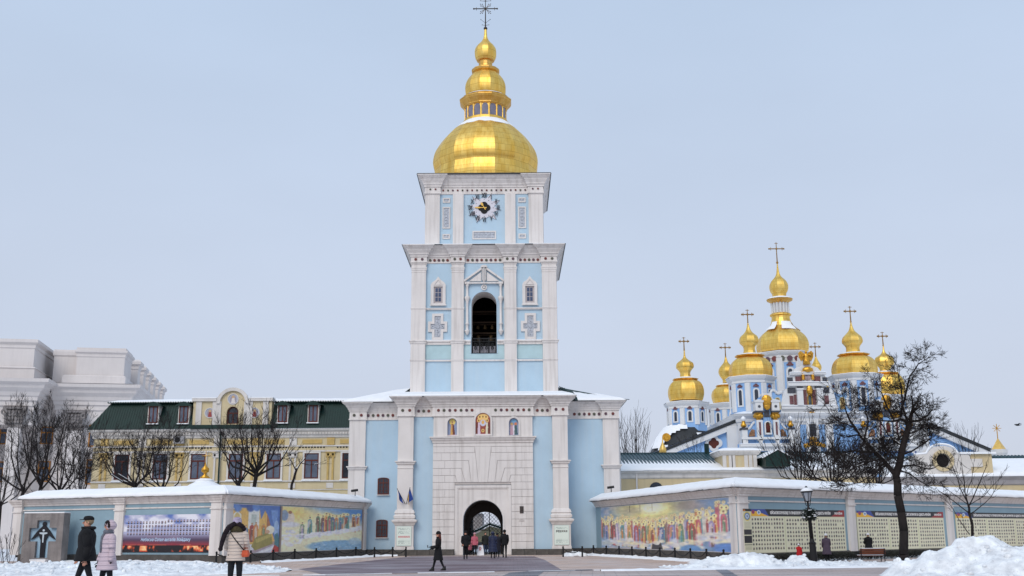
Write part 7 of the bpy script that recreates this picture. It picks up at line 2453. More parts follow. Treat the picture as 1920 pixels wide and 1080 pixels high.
for pts, a, b_ in (([(1703, 794), (1692, 762), (1690, 725), (1684, 700)], .06, .02), ([(1688, 786), (1697, 745), (1706, 705), (1722, 682), (1738, 672)], .06, .015),
                   ([(1705, 790), (1725, 788), (1740, 778), (1748, 768)], .07, .03), ([(1726, 787), (1712, 768), (1710, 752)], .04, .02),
                   ([(1676, 788), (1662, 760), (1652, 735), (1640, 720)], .05, .015), ([(1692, 852), (1722, 838), (1745, 822), (1752, 805)], .05, .015),
                   ([(1686, 875), (1715, 872), (1742, 880), (1760, 872)], .05, .015), ([(1686, 882), (1712, 893), (1735, 908), (1748, 915)], .04, .012),
                   ([(1655, 862), (1620, 870), (1590, 885), (1562, 893)], .05, .015), ([(1640, 848), (1600, 845), (1570, 852), (1548, 848)], .05, .015),
                   ([(1602, 800), (1578, 792), (1556, 775), (1545, 758)], .04, .012), ([(1612, 815), (1590, 818), (1562, 812)], .04, .014), ([(1620, 825), (1628, 790), (1622, 760), (1612, 745)], .05, .014),
                   ([(1694, 838), (1665, 815), (1650, 790), (1642, 775)], .05, .014), ([(1665, 872), (1640, 888), (1612, 905), (1590, 908)], .04, .012), ([(1698, 815), (1732, 800), (1756, 802)], .045, .014), ([(1684, 868), (1660, 840), (1648, 820)], .04, .014)):
    dy = T.r.uniform(-1.3, 1.3)
    T.limb([P3(px, py, Y0, dy * i / (len(pts) - 1)) for i, (px, py) in enumerate(pts)], a, b_, 6, .54, 3, up=.0, nk=3, start=.1, snow=.12, spread=1.0)
T.done()
# slender young tree behind the snow heap
Y1 = 50.0
bx = P3(1824, 1010, Y1)[0]
T = Tree('young_tree', 'slender young tree with upswept twigs behind the largest snow heap', (bx, Y1, 0), 9, .008)
T.limb([(bx + .05, Y1, 0), P3(1823, 1005, Y1), P3(1817, 962, Y1), P3(1815, 945, Y1)], .075, .05, 0, trunk=True)
for k, (pts, a) in enumerate((([(1815, 946), (1808, 905), (1803, 868)], .035), ([(1815, 944), (1800, 915), (1788, 880), (1780, 862)], .03), ([(1816, 950), (1830, 920), (1842, 892), (1850, 868)], .03),
                 ([(1817, 962), (1795, 945), (1772, 928), (1758, 918)], .028), ([(1817, 965), (1838, 950), (1858, 932), (1868, 915)], .025), ([(1812, 930), (1822, 900), (1825, 872)], .02),
                 ([(1818, 1002), (1806, 985), (1790, 960), (1780, 945)], .022), ([(1815, 946), (1793, 930), (1765, 910)], .02), ([(1816, 948), (1845, 930), (1872, 900)], .018), ([(1809, 915), (1797, 895), (1790, 872)], .014))):
    dy = T.r.uniform(-1, 1)
    T.limb([P3(px, py, Y1, dy * i / (len(pts) - 1)) for i, (px, py) in enumerate(pts)], a, .01, 3.6, .5, 1, up=.35, spread=.55, nk=2)
T.done()

def vase(name, label, px, Y, ytop, yfork, halfpx, seed, r0=.14, limbs=7, dens=2.4, tl=1.1, depth=2, twig=.016, up=.4, group=None, zbase=0, snow=0, nk=3, lean=0):
    nk = min(nk, 3)
    x, zf = at(px, yfork, Y)
    xt, zt = at(px, ytop, Y)
    sc = Y / FPX
    T = Tree(name, label, (x, Y, zbase), seed, twig, group)
    T.limb([(x - lean, Y, zbase - .1), (x, Y, zf)], r0, r0 * .8, 0, trunk=True)
    for k in range(limbs):
        a = 2 * PI * k / limbs + T.r.uniform(-.3, .3)
        q = T.r.uniform(.45, 1.0) if k else .1
        R = halfpx * sc * q * .8
        hh = (zt - zf) * (1 - .35 * q * q) * T.r.uniform(.72, .92)
        e = Vector((x + R * math.cos(a), Y + R * .8 * math.sin(a), zf + hh))
        s_ = Vector((x, Y, zf - T.r.uniform(0, .6)))
        m1 = s_.lerp(e, .35) + Vector((R * .25 * math.cos(a), R * .25 * math.sin(a), -hh * .06)); m2 = s_.lerp(e, .7) + Vector((R * .15 * math.cos(a), R * .15 * math.sin(a), 0))
        T.limb([s_, m1, m2, e], r0 * .5, twig * 1.6, dens, tl, depth, up=up, spread=.6, nk=nk, start=.25, snow=snow)
    T.done()
GT = 'bare trees before the grey ministry building'
vase('bare_tree', 'tall bare tree with reddish twig tips, leftmost before the grey building', 45, 86, 752, 915, 95, 31, .16, 7, 1.1, 1.0, 3, .011, group=GT, nk=2, up=.2)
vase('bare_tree', 'bare tree with straight upright stems, second from the left before the grey building', 78, 88, 752, 905, 85, 32, .16, 7, 1.1, 1.0, 3, .011, group=GT, nk=2, up=.2)
vase('bare_tree', 'bare tree leaning right with fanned branches, beside the yellow building corner', 112, 87, 772, 912, 95, 33, .13, 9, 1.2, 1.0, 3, .011, group=GT, nk=2, up=.2)
vase('bare_shrub', 'dense dark bare shrub at the left end of the yellow building', 150, 84, 838, 925, 42, 35, .08, 10, 2.6, .9, 2, .011, up=.1)
vase('bare_tree', 'low bare tree reaching in from the left edge over the wall', 2, 78, 842, 945, 60, 36, .1, 8, 1.6, .9, 2, .01, up=.1)
vase('orchard_tree', 'dark spreading fruit tree before the left half of the yellow building', 253, 82, 808, 905, 118, 37, .13, 11, 2.2, 1.1, 2, .011, up=.0, snow=.05, nk=3)
vase('orchard_tree', 'dark fruit tree beside the kiosk dome, low crown over the wall', 305, 83, 800, 915, 85, 38, .12, 10, 2.0, 1.0, 2, .011, up=.0, nk=3)
vase('orchard_tree', 'double-stemmed fruit tree with long rising twigs in front of the tall windows', 482, 80, 778, 880, 115, 39, .17, 11, 1.8, 1.0, 2, .011, up=.22, snow=.05, lean=.3)
vase('orchard_tree', 'leaning fruit tree with crossing boughs just right of the kiosk', 448, 79, 800, 905, 62, 40, .13, 7, 1.4, .9, 2, .011, up=.15, lean=-.8)
T = Tree('pruned_tree', 'small pruned tree with snow lying on its pale crooked limbs', (P3(548, 912, 79)[0], 79, 0), 41, .012)
T.limb([(P3(546, 912, 79)[0], 79, 0), P3(547, 908, 79), P3(553, 890, 79), P3(557, 878, 79)], .1, .08, 0, trunk=True, snow=.6)
T.limb([P3(557, 880, 79), P3(564, 868, 79), P3(572, 859, 79)], .06, .03, 3, .7, 1, snow=.9)
T.limb([P3(556, 884, 79), P3(548, 868, 79), P3(540, 852, 79)], .05, .02, 3, .7, 1, snow=.7)
T.limb([P3(564, 868, 79), P3(580, 872, 79), P3(600, 868, 79)], .03, .015, 2, .7, 1, snow=.3)
T.done()
vase('distant_tree', 'pale leafless tree far behind, just right of the tower', 1192, 128, 784, 900, 36, 42, .14, 11, .9, 2.0, 1, .016, up=.8)
vase('distant_tree', 'leafless tree beyond the cathedral roof slope at the far right', 1818, 150, 822, 880, 34, 43, .14, 9, 1.0, 2.0, 1, .018, up=.5)
vase('distant_shrub', 'faint bare shrub against the blue gable of the cathedral', 1305, 130, 826, 870, 30, 44, .06, 9, .8, 1.2, 1, .012, up=.6)
vase('bare_shrub', 'wild bare shrub with long thin shoots behind the corner of the right wall', 1500, 76, 800, 905, 72, 45, .08, 14, 1.7, 1.3, 1, .014, up=.5)
vase('bare_shrub', 'dark tangled shrub filling the space left of the big tree, behind the wall', 1560, 74, 838, 905, 90, 46, .1, 14, 2.8, .9, 2, .014, up=.2, nk=4)
vase('bare_shrub', 'dark tangled shrub under the big tree, behind the wall', 1640, 78, 850, 912, 80, 47, .09, 12, 2.6, .9, 2, .014, up=.15, nk=4)
vase('bare_shrub', 'little bare shrub at the left end pillar by the concrete monument', 14, 66, 1012, 1050, 22, 48, .02, 9, 1.6, .5, 1, .009, up=.3)
# ================================================================ street lamp, bench, flags, small things
x, _ = at(1527, 1054, 55)
lamp = empty('street_lamp', (x, 55, 0), 'black street lamp with snowy lantern and fir garland, slightly tilted', 'street lamp')
lamp.rotation_euler = (0, rad(-2.6), 0)
b = MB(); b.lathe([(.21, -.05), (.21, .1), (.18, .14), (.16, .95), (.19, 1.0), (.13, 1.05), (.1, 1.2)], 8); b.build('pedestal', M_IRON, lamp, local=True)
b = MB(); b.smooth = True; b.lathe([(.1, 1.2), (.085, 2.6), (.1, 2.66), (.05, 2.72), (.045, 2.95), (.07, 3.0), (.04, 3.05)], 12)
for z in (1.35, 1.75): b.lathe([(.105, z), (.11, z + .02), (.105, z + .04)], 12)
for s in (-1, 1):
    b.path([(0, 0, 2.75), (s * .1, 0, 2.82), (s * .12, 0, 2.95), (s * .16, 0, 3.06)], .018, 5); b.path([(0, 0, 2.62), (s * .16, 0, 2.66), (s * .18, 0, 2.58)], .015, 5)
b.build('pole', M_IRON, lamp, local=True)
b = MB()
zl = 3.02
for k in range(6):
    a = PI / 6 + k * PI / 3
    b.tube((.13 * math.cos(a), .13 * math.sin(a), zl), (.25 * math.cos(a), .25 * math.sin(a), zl + .42), .014, n=5)
b.lathe([(.14, zl - .03), (.15, zl), (.12, zl + .01)], 6, ph=PI / 6)
b.lathe([(.27, zl + .42), (.31, zl + .44), (.29, zl + .48), (.1, zl + .6), (.09, zl + .66), (.06, zl + .7), (.02, zl + .74)], 6, ph=PI / 6)
b.build('lantern_frame', M_IRON, lamp, local=True)
b = MB()
for k in range(6):
    a0, a1 = PI / 6 + k * PI / 3, PI / 2 + k * PI / 3
    b.add([(.125 * math.cos(a0), .125 * math.sin(a0), zl + .01), (.125 * math.cos(a1), .125 * math.sin(a1), zl + .01), (.24 * math.cos(a1), .24 * math.sin(a1), zl + .42), (.24 * math.cos(a0), .24 * math.sin(a0), zl + .42)], [(0, 1, 2, 3)])
b.build('lantern_glass', mat('frosted_glass', lin((150, 156, 166)), .3, var=.1, bump=0, spec=.5), lamp, local=True)
b = MB(); b.smooth = True; b.lathe([(.31, zl + .485), (.29, zl + .53), (.2, zl + .6), (.11, zl + .66)], 12); b.build('lantern_snow', M_SNOW, lamp, local=True)
r = random.Random(77)
b, sn = MB(), MB()
for k in range(420):
    a = r.uniform(0, 2 * PI); R = r.uniform(.05, .3) ; z = 2.3 + r.uniform(-.22, .3) * (1.1 - R)
    d = Vector((math.cos(a), math.sin(a), r.uniform(-.5, .9))).normalized() * r.uniform(.08, .26)
    p = Vector((R * math.cos(a), R * math.sin(a), z))
    b.tube(p, p + d, .02, .004, 3, cap=False)
    if r.random() < .12: sn.ball(tuple(p + d * .7 + Vector((0, 0, .02))), r.uniform(.025, .06), 6, 4, 1.3, 1, .5)
b.build('fir_garland', mat('fir_needles', lin((40, 50, 44)), .8, var=.4), lamp, local=True)
sn.build('garland_snow', M_SNOW, lamp, local=True)

# bench seen from behind
xa, _ = at(1612, 1040, 58); xb, _ = at(1661, 1040, 58)
bn = empty('park_bench', ((xa + xb) / 2, 58, -.1), 'brown wooden bench with black scrolled iron sides and snow on its edges', 'bench', rz=rad(4))
bw = xb - xa
M_BW = mat('bench_wood', lin((118, 66, 44)), .6, var=.3, scale=5, bump=.1, stretch=(.2, 1, 3))
for z, y in ((.47, 0), (.57, -.01), (.67, -.02)):
    b = MB(); b.box(-bw / 2, bw / 2, y, y + .03, z, z + .085); b.build('backrest_slat', M_BW, bn, local=True)
for y in (.1, .2, .3, .4):
    b = MB(); b.box(-bw / 2, bw / 2, y, y + .085, .38, .41); b.build('seat_slat', M_BW, bn, local=True)
for s in (-1, 1):
    b = MB(); X_ = s * (bw / 2 - .06)
    b.path([(X_, -.05, 0), (X_, 0, .38), (X_, -.02, .78)], .025, 6); b.path([(X_, .48, 0), (X_, .46, .38), (X_, .02, .4)], .025, 6)
    b.path([(X_ + s * .02, -.02, .6), (X_ + s * .14, .1, .62), (X_ + s * .2, .3, .56), (X_ + s * .16, .42, .46), (X_ + s * .06, .44, .42)], .022, 6)
    b.path([(X_ + s * .14 + .1 * math.cos(t), .2, .48 + .1 * math.sin(t)) for t in np.linspace(0, 5, 10)], .016, 5)
    b.build('iron_side', M_IRON, bn, local=True)
b = MB(); b.box(-bw / 2, bw / 2, -.03, .03, .756, .79); b.box(-bw / 2, bw / 2, .1, .48, .411, .45); b.build('bench_snow', M_SNOW, bn, local=True)

# flags on the left pilaster
M_FB = mat('flag_blue', lin((44, 70, 140)), .8, var=.15, bump=0)
M_FY = mat('flag_yellow', lin((214, 170, 60)), .8, var=.15, bump=0)
yv = YC - .45
for dx, tilt, lab, two in ((-.1, -.42, 'blue flag on a pole leaning left from the left pilaster of the gateway', False), (.1, .22, 'blue and yellow flag hanging from a pole on the left pilaster of the gateway', True)):
    x, z = at(761 + dx * 10, 945, yv)
    fl = empty('wall_flag', (x, yv - .02, z), lab, 'flag')
    L = 1.25
    e = (math.sin(tilt) * L * 1.1, -.55, math.cos(tilt) * L * .95)
    b = MB(); b.tube((0, 0, 0), e, .022); b.ball(e, .035, 6, 4); b.build('pole', M_IRON, fl, local=True)
    def flag_part(t0, t1, m, nm, w=.75, off=0):
        vs, fs = [], []
        n, k_ = 8, 8
        for i in range(n + 1):
            t = t0 + (t1 - t0) * i / n
            p = Vector(e) * (1 - .62 * t)
            for j in range(k_ + 1):
                u = j / k_
                vs.append((p.x + (.10 if two else .06) * u * math.sin(6 * t + 2 * u) + (.16 * u * (1 - t) if two else .08 * u), p.y + .05 * math.sin(9 * t + 4 * u), p.z - u * w * (1 - .25 * t) ))
        for i in range(n):
            for j in range(k_):
                fs.append((i * (k_ + 1) + j, i * (k_ + 1) + j + 1, (i + 1) * (k_ + 1) + j + 1, (i + 1) * (k_ + 1) + j))
        bb = MB(); bb.smooth = True; bb.add(vs, fs); bb.build(nm, m, fl, local=True)
    if two: flag_part(0, .5, M_FB, 'blue_half', .85); flag_part(.5, 1, M_FY, 'yellow_half', .75)
    else: flag_part(.1, .95, M_FB, 'cloth', .6)
# bird
x, z = at(1908, 797, 120)
bi = empty('bird', (x, 120, z), 'small dark bird flying in the sky at the right edge', 'bird')
b = MB(); b.smooth = True; b.ball((0, 0, 0), .12, 8, 6, 2.2, .8, .8); b.ball((-.28, 0, .05), .07, 6, 5); b.tube((.2, 0, 0), (.42, 0, .03), .05, .03)
b.build('body', M_IRON, bi, local=True)
for s in (-1, 1):
    b = MB(); b.add([(-.1, 0, .05), (.12, 0, .05), (.2, s * .4, .16), (-.02, s * .45, .18), (.18, s * .72, .02)], [(0, 1, 2, 3), (3, 2, 4)]); b.build('wing', M_IRON, bi, local=True)
# white board in the gateway
x, _ = at(900, 1042, 81)
sb = empty('sandwich_board', (x, 81.4, 0), 'white standing board with a red emblem between the people in the gateway', 'sign')
b = MB(); b.add([(-.24, -.2, 0), (.3, -.2, 0), (.2, 0, .72), (-.14, 0, .72), (-.24, .2, 0), (.3, .2, 0)], [(0, 1, 2, 3), (4, 3, 2, 5), (0, 3, 4), (1, 5, 2)]); b.build('board', mat('white_board', lin((226, 226, 230)), .5, bump=0), sb, local=True)
b = MB(); b.plate([circ(0, .5, .09, 10), circ(0, .5, .055, 8)], -.085, -.075); b.plate([rect(-.07, .07, .36, .4)], -.125, -.115); b.build('emblem', mat('sign_red', lin((186, 70, 60)), .5, bump=0), sb, local=True)
# red grave light
x, _ = at(1514, 1046, 60)
gl = empty('grave_light', (x, 60, .1), 'small red memorial candle lantern beside the street lamp', 'candle')
b = MB(); b.lathe([(.05, 0), (.06, .02), (.055, .12), (.04, .15), (.05, .17), (.01, .22)], 8); b.build('glass', mat('red_glass', lin((150, 24, 28)), .3), gl, local=True)

# ================================================================ people
M_BLACKC = mat('black_cloth', lin((22, 22, 25)), .85, var=.25, scale=5, bump=.3, bscale=14)
M_TROUS = mat('dark_trousers', lin((24, 25, 30)), .85, var=.2, scale=5, bump=.2)
M_JEANS = mat('dark_jeans', lin((44, 56, 80)), .85, var=.2, scale=5, bump=.2)
M_BOOT = mat('black_leather', lin((20, 19, 20)), .45, var=.2, bump=.05)
M_HAIRD = mat('dark_brown_hair', lin((56, 42, 34)), .7, var=.3, scale=20, bump=.2)
M_HAIRG = mat('grey_fair_hair', lin((150, 128, 100)), .7, var=.3, scale=20, bump=.2)
M_EYE = mat('eye_dark', lin((30, 24, 22)), .4, bump=0)
M_LIP = mat('lip', lin((168, 92, 84)), .5, bump=0)

def skin_body(name, J, E, R, parent, mats, pick):
    me = bpy.data.meshes.new(name)
    keys = list(J)
    me.from_pydata([J[k] for k in keys], [(keys.index(a), keys.index(b)) for a, b in E], [])
    o = bpy.data.objects.new(name, me)
    COL.objects.link(o)
    md = o.modifiers.new('skin', 'SKIN')
    md.use_smooth_shade = True
    sv = me.skin_vertices[0].data
    for i, k in enumerate(keys):
        r = R[k]
        sv[i].radius = r if isinstance(r, tuple) else (r, r)
        sv[i].use_root = (k == 'pelvis')
    sb_ = o.modifiers.new('sub', 'SUBSURF'); sb_.levels = 1; sb_.render_levels = 1
    dg = bpy.context.evaluated_depsgraph_get(); dg.update()
    m2 = bpy.data.meshes.new_from_object(o.evaluated_get(dg))
    bpy.data.objects.remove(o)
    m2.materials.clear()
    for m in mats: m2.materials.append(m)
    for p in m2.polygons: p.material_index = pick(p.center); p.use_smooth = True
    o = bpy.data.objects.new(name, m2)
    COL.objects.link(o); o.parent = parent
    return o

def person(label, x, y, h, face, coat=M_BLACKC, hem=.5, legs=M_TROUS, stride=.0, arms=((.0, .0), (.0, .0)), hat=None, hair=M_HAIRD, flare=1.25, hood=None, z=0, long_hair=False, cap=False, turn=0.0, glove=None,
           bulk=1.0, lean=0.0, extra=None, shoes=M_BOOT, collar=True, fur=None):
    """face: heading in degrees, 0 = towards the camera, positive turns to the photograph's right; arms: (forward swing, elbow bend) for both sides"""
    root = empty('person', (x, y, z), label, 'person', rz=rad(face))
    s = h
    J, R = {}, {}
    ln = lambda zz: -lean * max(0, zz - .5) * s
    def put(k, X, Y_, Z, r): J[k] = (X * s, Y_ * s + ln(Z), Z * s); R[k] = tuple(q * s for q in r) if isinstance(r, tuple) else r * s
    put('pelvis', 0, 0, .53, (.075, .06)); put('waist', 0, 0, .62, (.07, .052)); put('chest', 0, 0, .72, (.085, .058)); put('neck0', 0, .005, .815, .034); put('neck', 0, 0, .85, .032)
    put('head0', 0, -.008, .885, (.04, .045)); put('head', 0, -.004, .93, (.044, .052)); put('head1', 0, .002, .968, (.034, .04))
    E = [('pelvis', 'waist'), ('waist', 'chest'), ('chest', 'neck0'), ('neck0', 'neck'), ('neck', 'head0'), ('head0', 'head'), ('head', 'head1')]
    for sd, sg, st, (sw, el) in (('l', -1, stride, arms[0]), ('r', 1, -stride, arms[1])):
        put('hip' + sd, sg * .05, 0, .5, .054)
        kx = sg * .052
        put('knee' + sd, kx, -math.sin(st) * .22 - abs(st) * .02, .5 - .225 * math.cos(st), .036)
        ky = -math.sin(st) * .22 - abs(st) * .02
        st2 = st * .9 if st < 0 else st * .75
        put('ankle' + sd, kx, ky - math.sin(st2) * .2 + (.03 if st < 0 else 0), max(.045, .5 - .225 * math.cos(st) - .215 * math.cos(st2) + (.01 if st < 0 else 0)), .023)
        put('sh' + sd, sg * .1, 0, .795, .036)
        ex, ey, ez = sg * .125, -math.sin(sw) * .17, .795 - .17 * math.cos(sw)
        put('el' + sd, ex, ey, ez, .026)
        wx, wy, wz = ex - sg * .02 * (1 if el > .6 else 0), ey - math.sin(sw + el) * .145, ez - .145 * math.cos(sw + el)
        put('wr' + sd, wx, wy, wz, .017)
        put('pa' + sd, wx, wy - math.sin(sw + el) * .035, wz - .035 * math.cos(sw + el), (.019, .012))
        E += [('pelvis', 'hip' + sd), ('hip' + sd, 'knee' + sd), ('knee' + sd, 'ankle' + sd), ('chest', 'sh' + sd), ('sh' + sd, 'el' + sd), ('el' + sd, 'wr' + sd), ('wr' + sd, 'pa' + sd)]
    def pick(c):
        if c.z > .835 * s and abs(c.x) < .09 * s: return 0
        for sd in 'lr':
            if (Vector(c) - Vector(J['pa' + sd])).length < .045 * s and c.z > .3 * s: return 2 if glove else 0
        return 1
    body = skin_body('body', J, E, R, root, [M_SKIN, legs, glove or M_SKIN], pick)
    # fingers
    b = MB()
    for sd, sg in (('l', -1), ('r', 1)):
        p = Vector(J['pa' + sd]); d = (p - Vector(J['wr' + sd])).normalized()
        sx = Vector((0, 1, 0)) if abs(d.y) < .7 else Vector((1, 0, 0))
        for k, (o_, l_) in enumerate(((-.014, .034), (-.005, .04), (.005, .038), (.014, .03))):
            q = p + sx * o_ * s + d * .008 * s
            q2 = q + d * l_ * .55 * s; q3 = q2 + (d * .8 + Vector((-sg * .5, 0, 0))) * l_ * .45 * s
            b.tube(q, q2, .0055 * s, .005 * s, 5); b.tube(q2, q3, .005 * s, .004 * s, 5)
        q = p - d * .012 * s - sx * .014 * s
        b.tube(q, q + (d * .6 - sx * .8).normalized() * .03 * s, .006 * s, .0045 * s, 5)
    b.smooth = True
    b.build('fingers', glove or M_SKIN, body, local=True)
    # shoes
    for sd in 'lr':
        a = Vector(J['ankle' + sd]); f = a.z - .04 * s
        b = MB(); b.smooth = True
        b.rings([((a.x, a.y - .03 * s, f), .024 * s, .07 * s, 0), ((a.x, a.y - .03 * s, f + .02 * s), .027 * s, .075 * s, 0), ((a.x, a.y - .012 * s, f + .045 * s), .026 * s, .05 * s, 0), ((a.x, a.y + .004 * s, f + .1 * s), .026 * s, .03 * s, 0)], 10)
        b.build('shoe', shoes, root, local=True)
    # coat
    b = MB(); b.smooth = True
    bk = bulk * s
    def rg(zz, rx, ry, ox=0, oy=0): return ((ox * s, oy * s + ln(zz), zz * s), rx * bk, ry * bk, 0)
    fl = flare
    hw = .092 * fl
    rows = [rg(hem, hw, hw * .82), rg(hem + .01, hw * 1.0, hw * .84)]
    k = 5
    for i in range(1, k): 
        zz = hem + (.62 - hem) * i / k
        t = i / k
        if zz > hem + .012: rows.append(rg(zz, hw * (1 - t) + .094 * t, (hw * .84) * (1 - t) + .074 * t))
    rows += [rg(.63, .09, .07), rg(.7, .1, .075), rg(.76, .112, .075), rg(.8, .108, .066), rg(.822, .078, .056), rg(.84, .05, .05)]
    if collar: rows += [rg(.855, .055, .055), rg(.872, .052, .054)]
    b.rings(rows, 18)
    for sd in 'lr':
        A, B_, C_ = (Vector(J[k_ + sd]) for k_ in ('sh', 'el', 'wr'))
        A = A + Vector((0, 0, -.012 * s))
        b.ball(tuple(A), .048 * bk, 10, 6)
        b.tube(A, B_, .047 * bk, .037 * bk, 10); b.ball(tuple(B_), .038 * bk, 8, 6); b.tube(B_, B_.lerp(C_, .97), .037 * bk, .028 * bk, 10)
    co = b.build('coat', coat, root, local=True)
    # head: nose, ears, eyes, mouth
    hy = ln(.925)
    def bit(nm, c_, r_, m_, *sc_):
        q = MB(); q.smooth = True; q.ball(c_, r_, 6, 5, *sc_); q.build(nm, m_, body, local=True)
    bit('nose', (0, hy - .058 * s, .915 * s), .009 * s, M_SKIN, .8, 1.1, 1.5)
    for sg in (-1, 1):
        bit('ear', (sg * .047 * s, hy + .004 * s, .917 * s), .012 * s, M_SKIN, .4, .8, 1.2)
        bit('eye', (sg * .018 * s, hy - .049 * s, .93 * s), .0055 * s, M_EYE)
    b = MB(); b.ball((0, hy - .05 * s, .893 * s), .009 * s, 6, 4, 1.4, .4, .4); b.build('mouth', M_LIP, body, local=True)
    # hair
    b = MB(); b.smooth = True
    b.ball((0, hy + .012 * s, .938 * s), .055 * s, 12, 8, .95, 1.0, .95)
    if long_hair:
        b.rings([((0, hy + .02 * s, .95 * s), .052 * s, .045 * s, 0), ((0, hy + .03 * s, .88 * s), .058 * s, .04 * s, 0), ((0, hy + .045 * s, .8 * s), .062 * s, .035 * s, 0), ((0, hy + .055 * s, .74 * s), .04 * s, .02 * s, 0)], 10)
    b.build('hair', hair, root, local=True)
    if hat:
        b = MB(); b.smooth = True
        if cap:
            b.rings([((0, hy + .004 * s, .95 * s), .056 * s, .064 * s, 0), ((0, hy + .004 * s, .975 * s), .056 * s, .063 * s, 0), ((0, hy, .995 * s), .04 * s, .046 * s, 0), ((0, hy, 1.002 * s), .015 * s, .02 * s, 0)], 12)
            b.rings([((0, hy - .07 * s, .95 * s), .036 * s, .035 * s, 0), ((0, hy - .066 * s, .958 * s), .036 * s, .035 * s, 0)], 10)
        else:
            b.rings([((0, hy + .004 * s, .935 * s), .056 * s, .064 * s, 0), ((0, hy + .004 * s, .955 * s), .06 * s, .067 * s, 0), ((0, hy + .004 * s, .985 * s), .053 * s, .058 * s, 0), ((0, hy, 1.008 * s), .03 * s, .034 * s, 0), ((0, hy, 1.014 * s), .01 * s, .01 * s, 0)], 12)
        b.build('hat', hat, root, local=True)
    if hood:
        b = MB(); b.smooth = True
        vs, fs = [], []
        n, m_ = 12, 8
        for i in range(m_ + 1):
            t = i / m_ * 1.18
            for k in range(n + 1):
                a = -PI * .36 + (PI * 1.72) * k / n
                rr = math.sin(min(PI, t * PI * .78 + .12)) * .07 * s
                vs.append((rr * math.cos(a), hy + .012 * s + rr * math.sin(a) * 1.0, 1.01 * s - .115 * s * t * 1.08))
        for i in range(m_):
            for k in range(n): fs.append((i * (n + 1) + k, i * (n + 1) + k + 1, (i + 1) * (n + 1) + k + 1, (i + 1) * (n + 1) + k))
        b.add(vs, fs)
        ho = b.build('hood', hood, root, local=True)
        md = ho.modifiers.new('thick', 'SOLIDIFY'); md.thickness = .01
        if fur:
            b = MB(); b.smooth = False; rr_ = random.Random(3)
            for k in range(26):
                a = PI * k / 25
                b.ball((.062 * s * math.cos(a), hy - .034 * s, .93 * s + .068 * s * math.sin(a) - .01 * s), rr_.uniform(.013, .02) * s, 6, 4)
            b.build('fur_trim', fur, root, local=True)
    if extra: extra(root, s, J, ln)
    return root

def px_x(px, Y): return at(px, 1000, Y)[0]
b = MB(); b.loft(-13.5, -2.8, 20.5, 28.0, [(0, -.3), (0, .16), (-.02, .2)]); o = b.build('pavement', M_SNOWG); o['kind'] = 'structure'
M_QUILT = None
def quilt(name, rgb, sc=9.0):
    m = bpy.data.materials.new(name); m.use_nodes = True
    n, l = m.node_tree.nodes, m.node_tree.links
    B = n['Principled BSDF']; B.inputs['Base Color'].default_value = (*rgb, 1); B.inputs['Roughness'].default_value = .5
    tc = n.new('ShaderNodeTexCoord'); w = n.new('ShaderNodeTexWave'); w.bands_direction = 'Z'; w.inputs['Scale'].default_value = sc / 2; w.inputs['Distortion'].default_value = 1.2; w.inputs['Detail'].default_value = 2; w.inputs['Detail Scale'].default_value = 1.5
    l.new(tc.outputs['Object'], w.inputs['Vector'])
    bp = n.new('ShaderNodeBump'); bp.inputs['Strength'].default_value = .8; bp.inputs['Distance'].default_value = .03
    l.new(w.outputs['Fac'], bp.inputs['Height']); l.new(bp.outputs[0], B.inputs['Normal'])
    return m
M_LILAC = quilt('lilac_quilted_coat', lin((196, 176, 184)), 7)
M_BEIGE = quilt('beige_quilted_jacket', lin((208, 190, 176)), 9)
M_NAVY = quilt('navy_quilted_coat', lin((26, 34, 66)), 7)
M_SCARFG = mat('grey_scarf', lin((104, 106, 116)), .9, var=.3, scale=30, bump=.3)
M_FURB = mat('dark_fur', lin((40, 32, 34)), .95, var=.4, scale=30, bump=.5)
# couple in the left foreground
def man_extra(root, s, J, ln):
    b = MB(); b.smooth = True
    b.rings([((0, .012 * s, .835 * s), .085 * s, .075 * s, 0), ((0, .02 * s, .855 * s), .09 * s, .082 * s, 0), ((0, .02 * s, .875 * s), .07 * s, .066 * s, 0)], 14); b.build('collar', M_BLACKC, root, local=True)
    b = MB(); b.box(-.05 * s, .05 * s, -.078 * s, -.07 * s, .64 * s, .65 * s); b.box(-.008 * s, .008 * s, -.082 * s, -.07 * s, .52 * s, .8 * s); b.build('zip', M_IRON, root, local=True)
person('man in black cap and black winter jacket walking beside the woman in lilac', px_x(164, 24.3), 24.3, 1.78, -72, M_BLACKC, .46, M_TROUS, .32, ((.12, .35), (-.15, .3)), M_BLACKC, M_HAIRG, 1.22, cap=True, z=.2, bulk=1.42, extra=man_extra)
def lady_extra(root, s, J, ln):
    b = MB(); b.smooth = True
    b.rings([((0, -.005 * s, .835 * s), .062 * s, .062 * s, 0), ((0, -.01 * s, .86 * s), .068 * s, .07 * s, 0), ((0, -.01 * s, .885 * s), .055 * s, .058 * s, 0)], 12)
    b.rings([((-.02 * s, -.085 * s, .6 * s), .022 * s, .008 * s, .2), ((-.02 * s, -.09 * s, .7 * s), .022 * s, .009 * s, .2), ((-.01 * s, -.085 * s, .8 * s), .024 * s, .012 * s, .1), ((0, -.05 * s, .86 * s), .03 * s, .015 * s, 0)], 8)
    b.build('scarf', M_SCARFG, root, local=True)
    b = MB(); b.rings([((0, 0, .625 * s), .0985 * s, .08 * s, 0), ((0, 0, .64 * s), .0985 * s, .08 * s, 0)], 16); b.build('belt', M_LILAC, root, local=True)
person('woman in long pale lilac quilted coat with fur-trimmed hood and grey scarf', px_x(205, 23.8), 23.8, 1.67, -50, M_LILAC, .385, M_TROUS, .16, ((.1, .25), (-.05, .12)), None, M_HAIRD, 1.5, hood=M_LILAC, z=.2, glove=M_BLACKC, bulk=1.12, extra=lady_extra, fur=M_FURB)
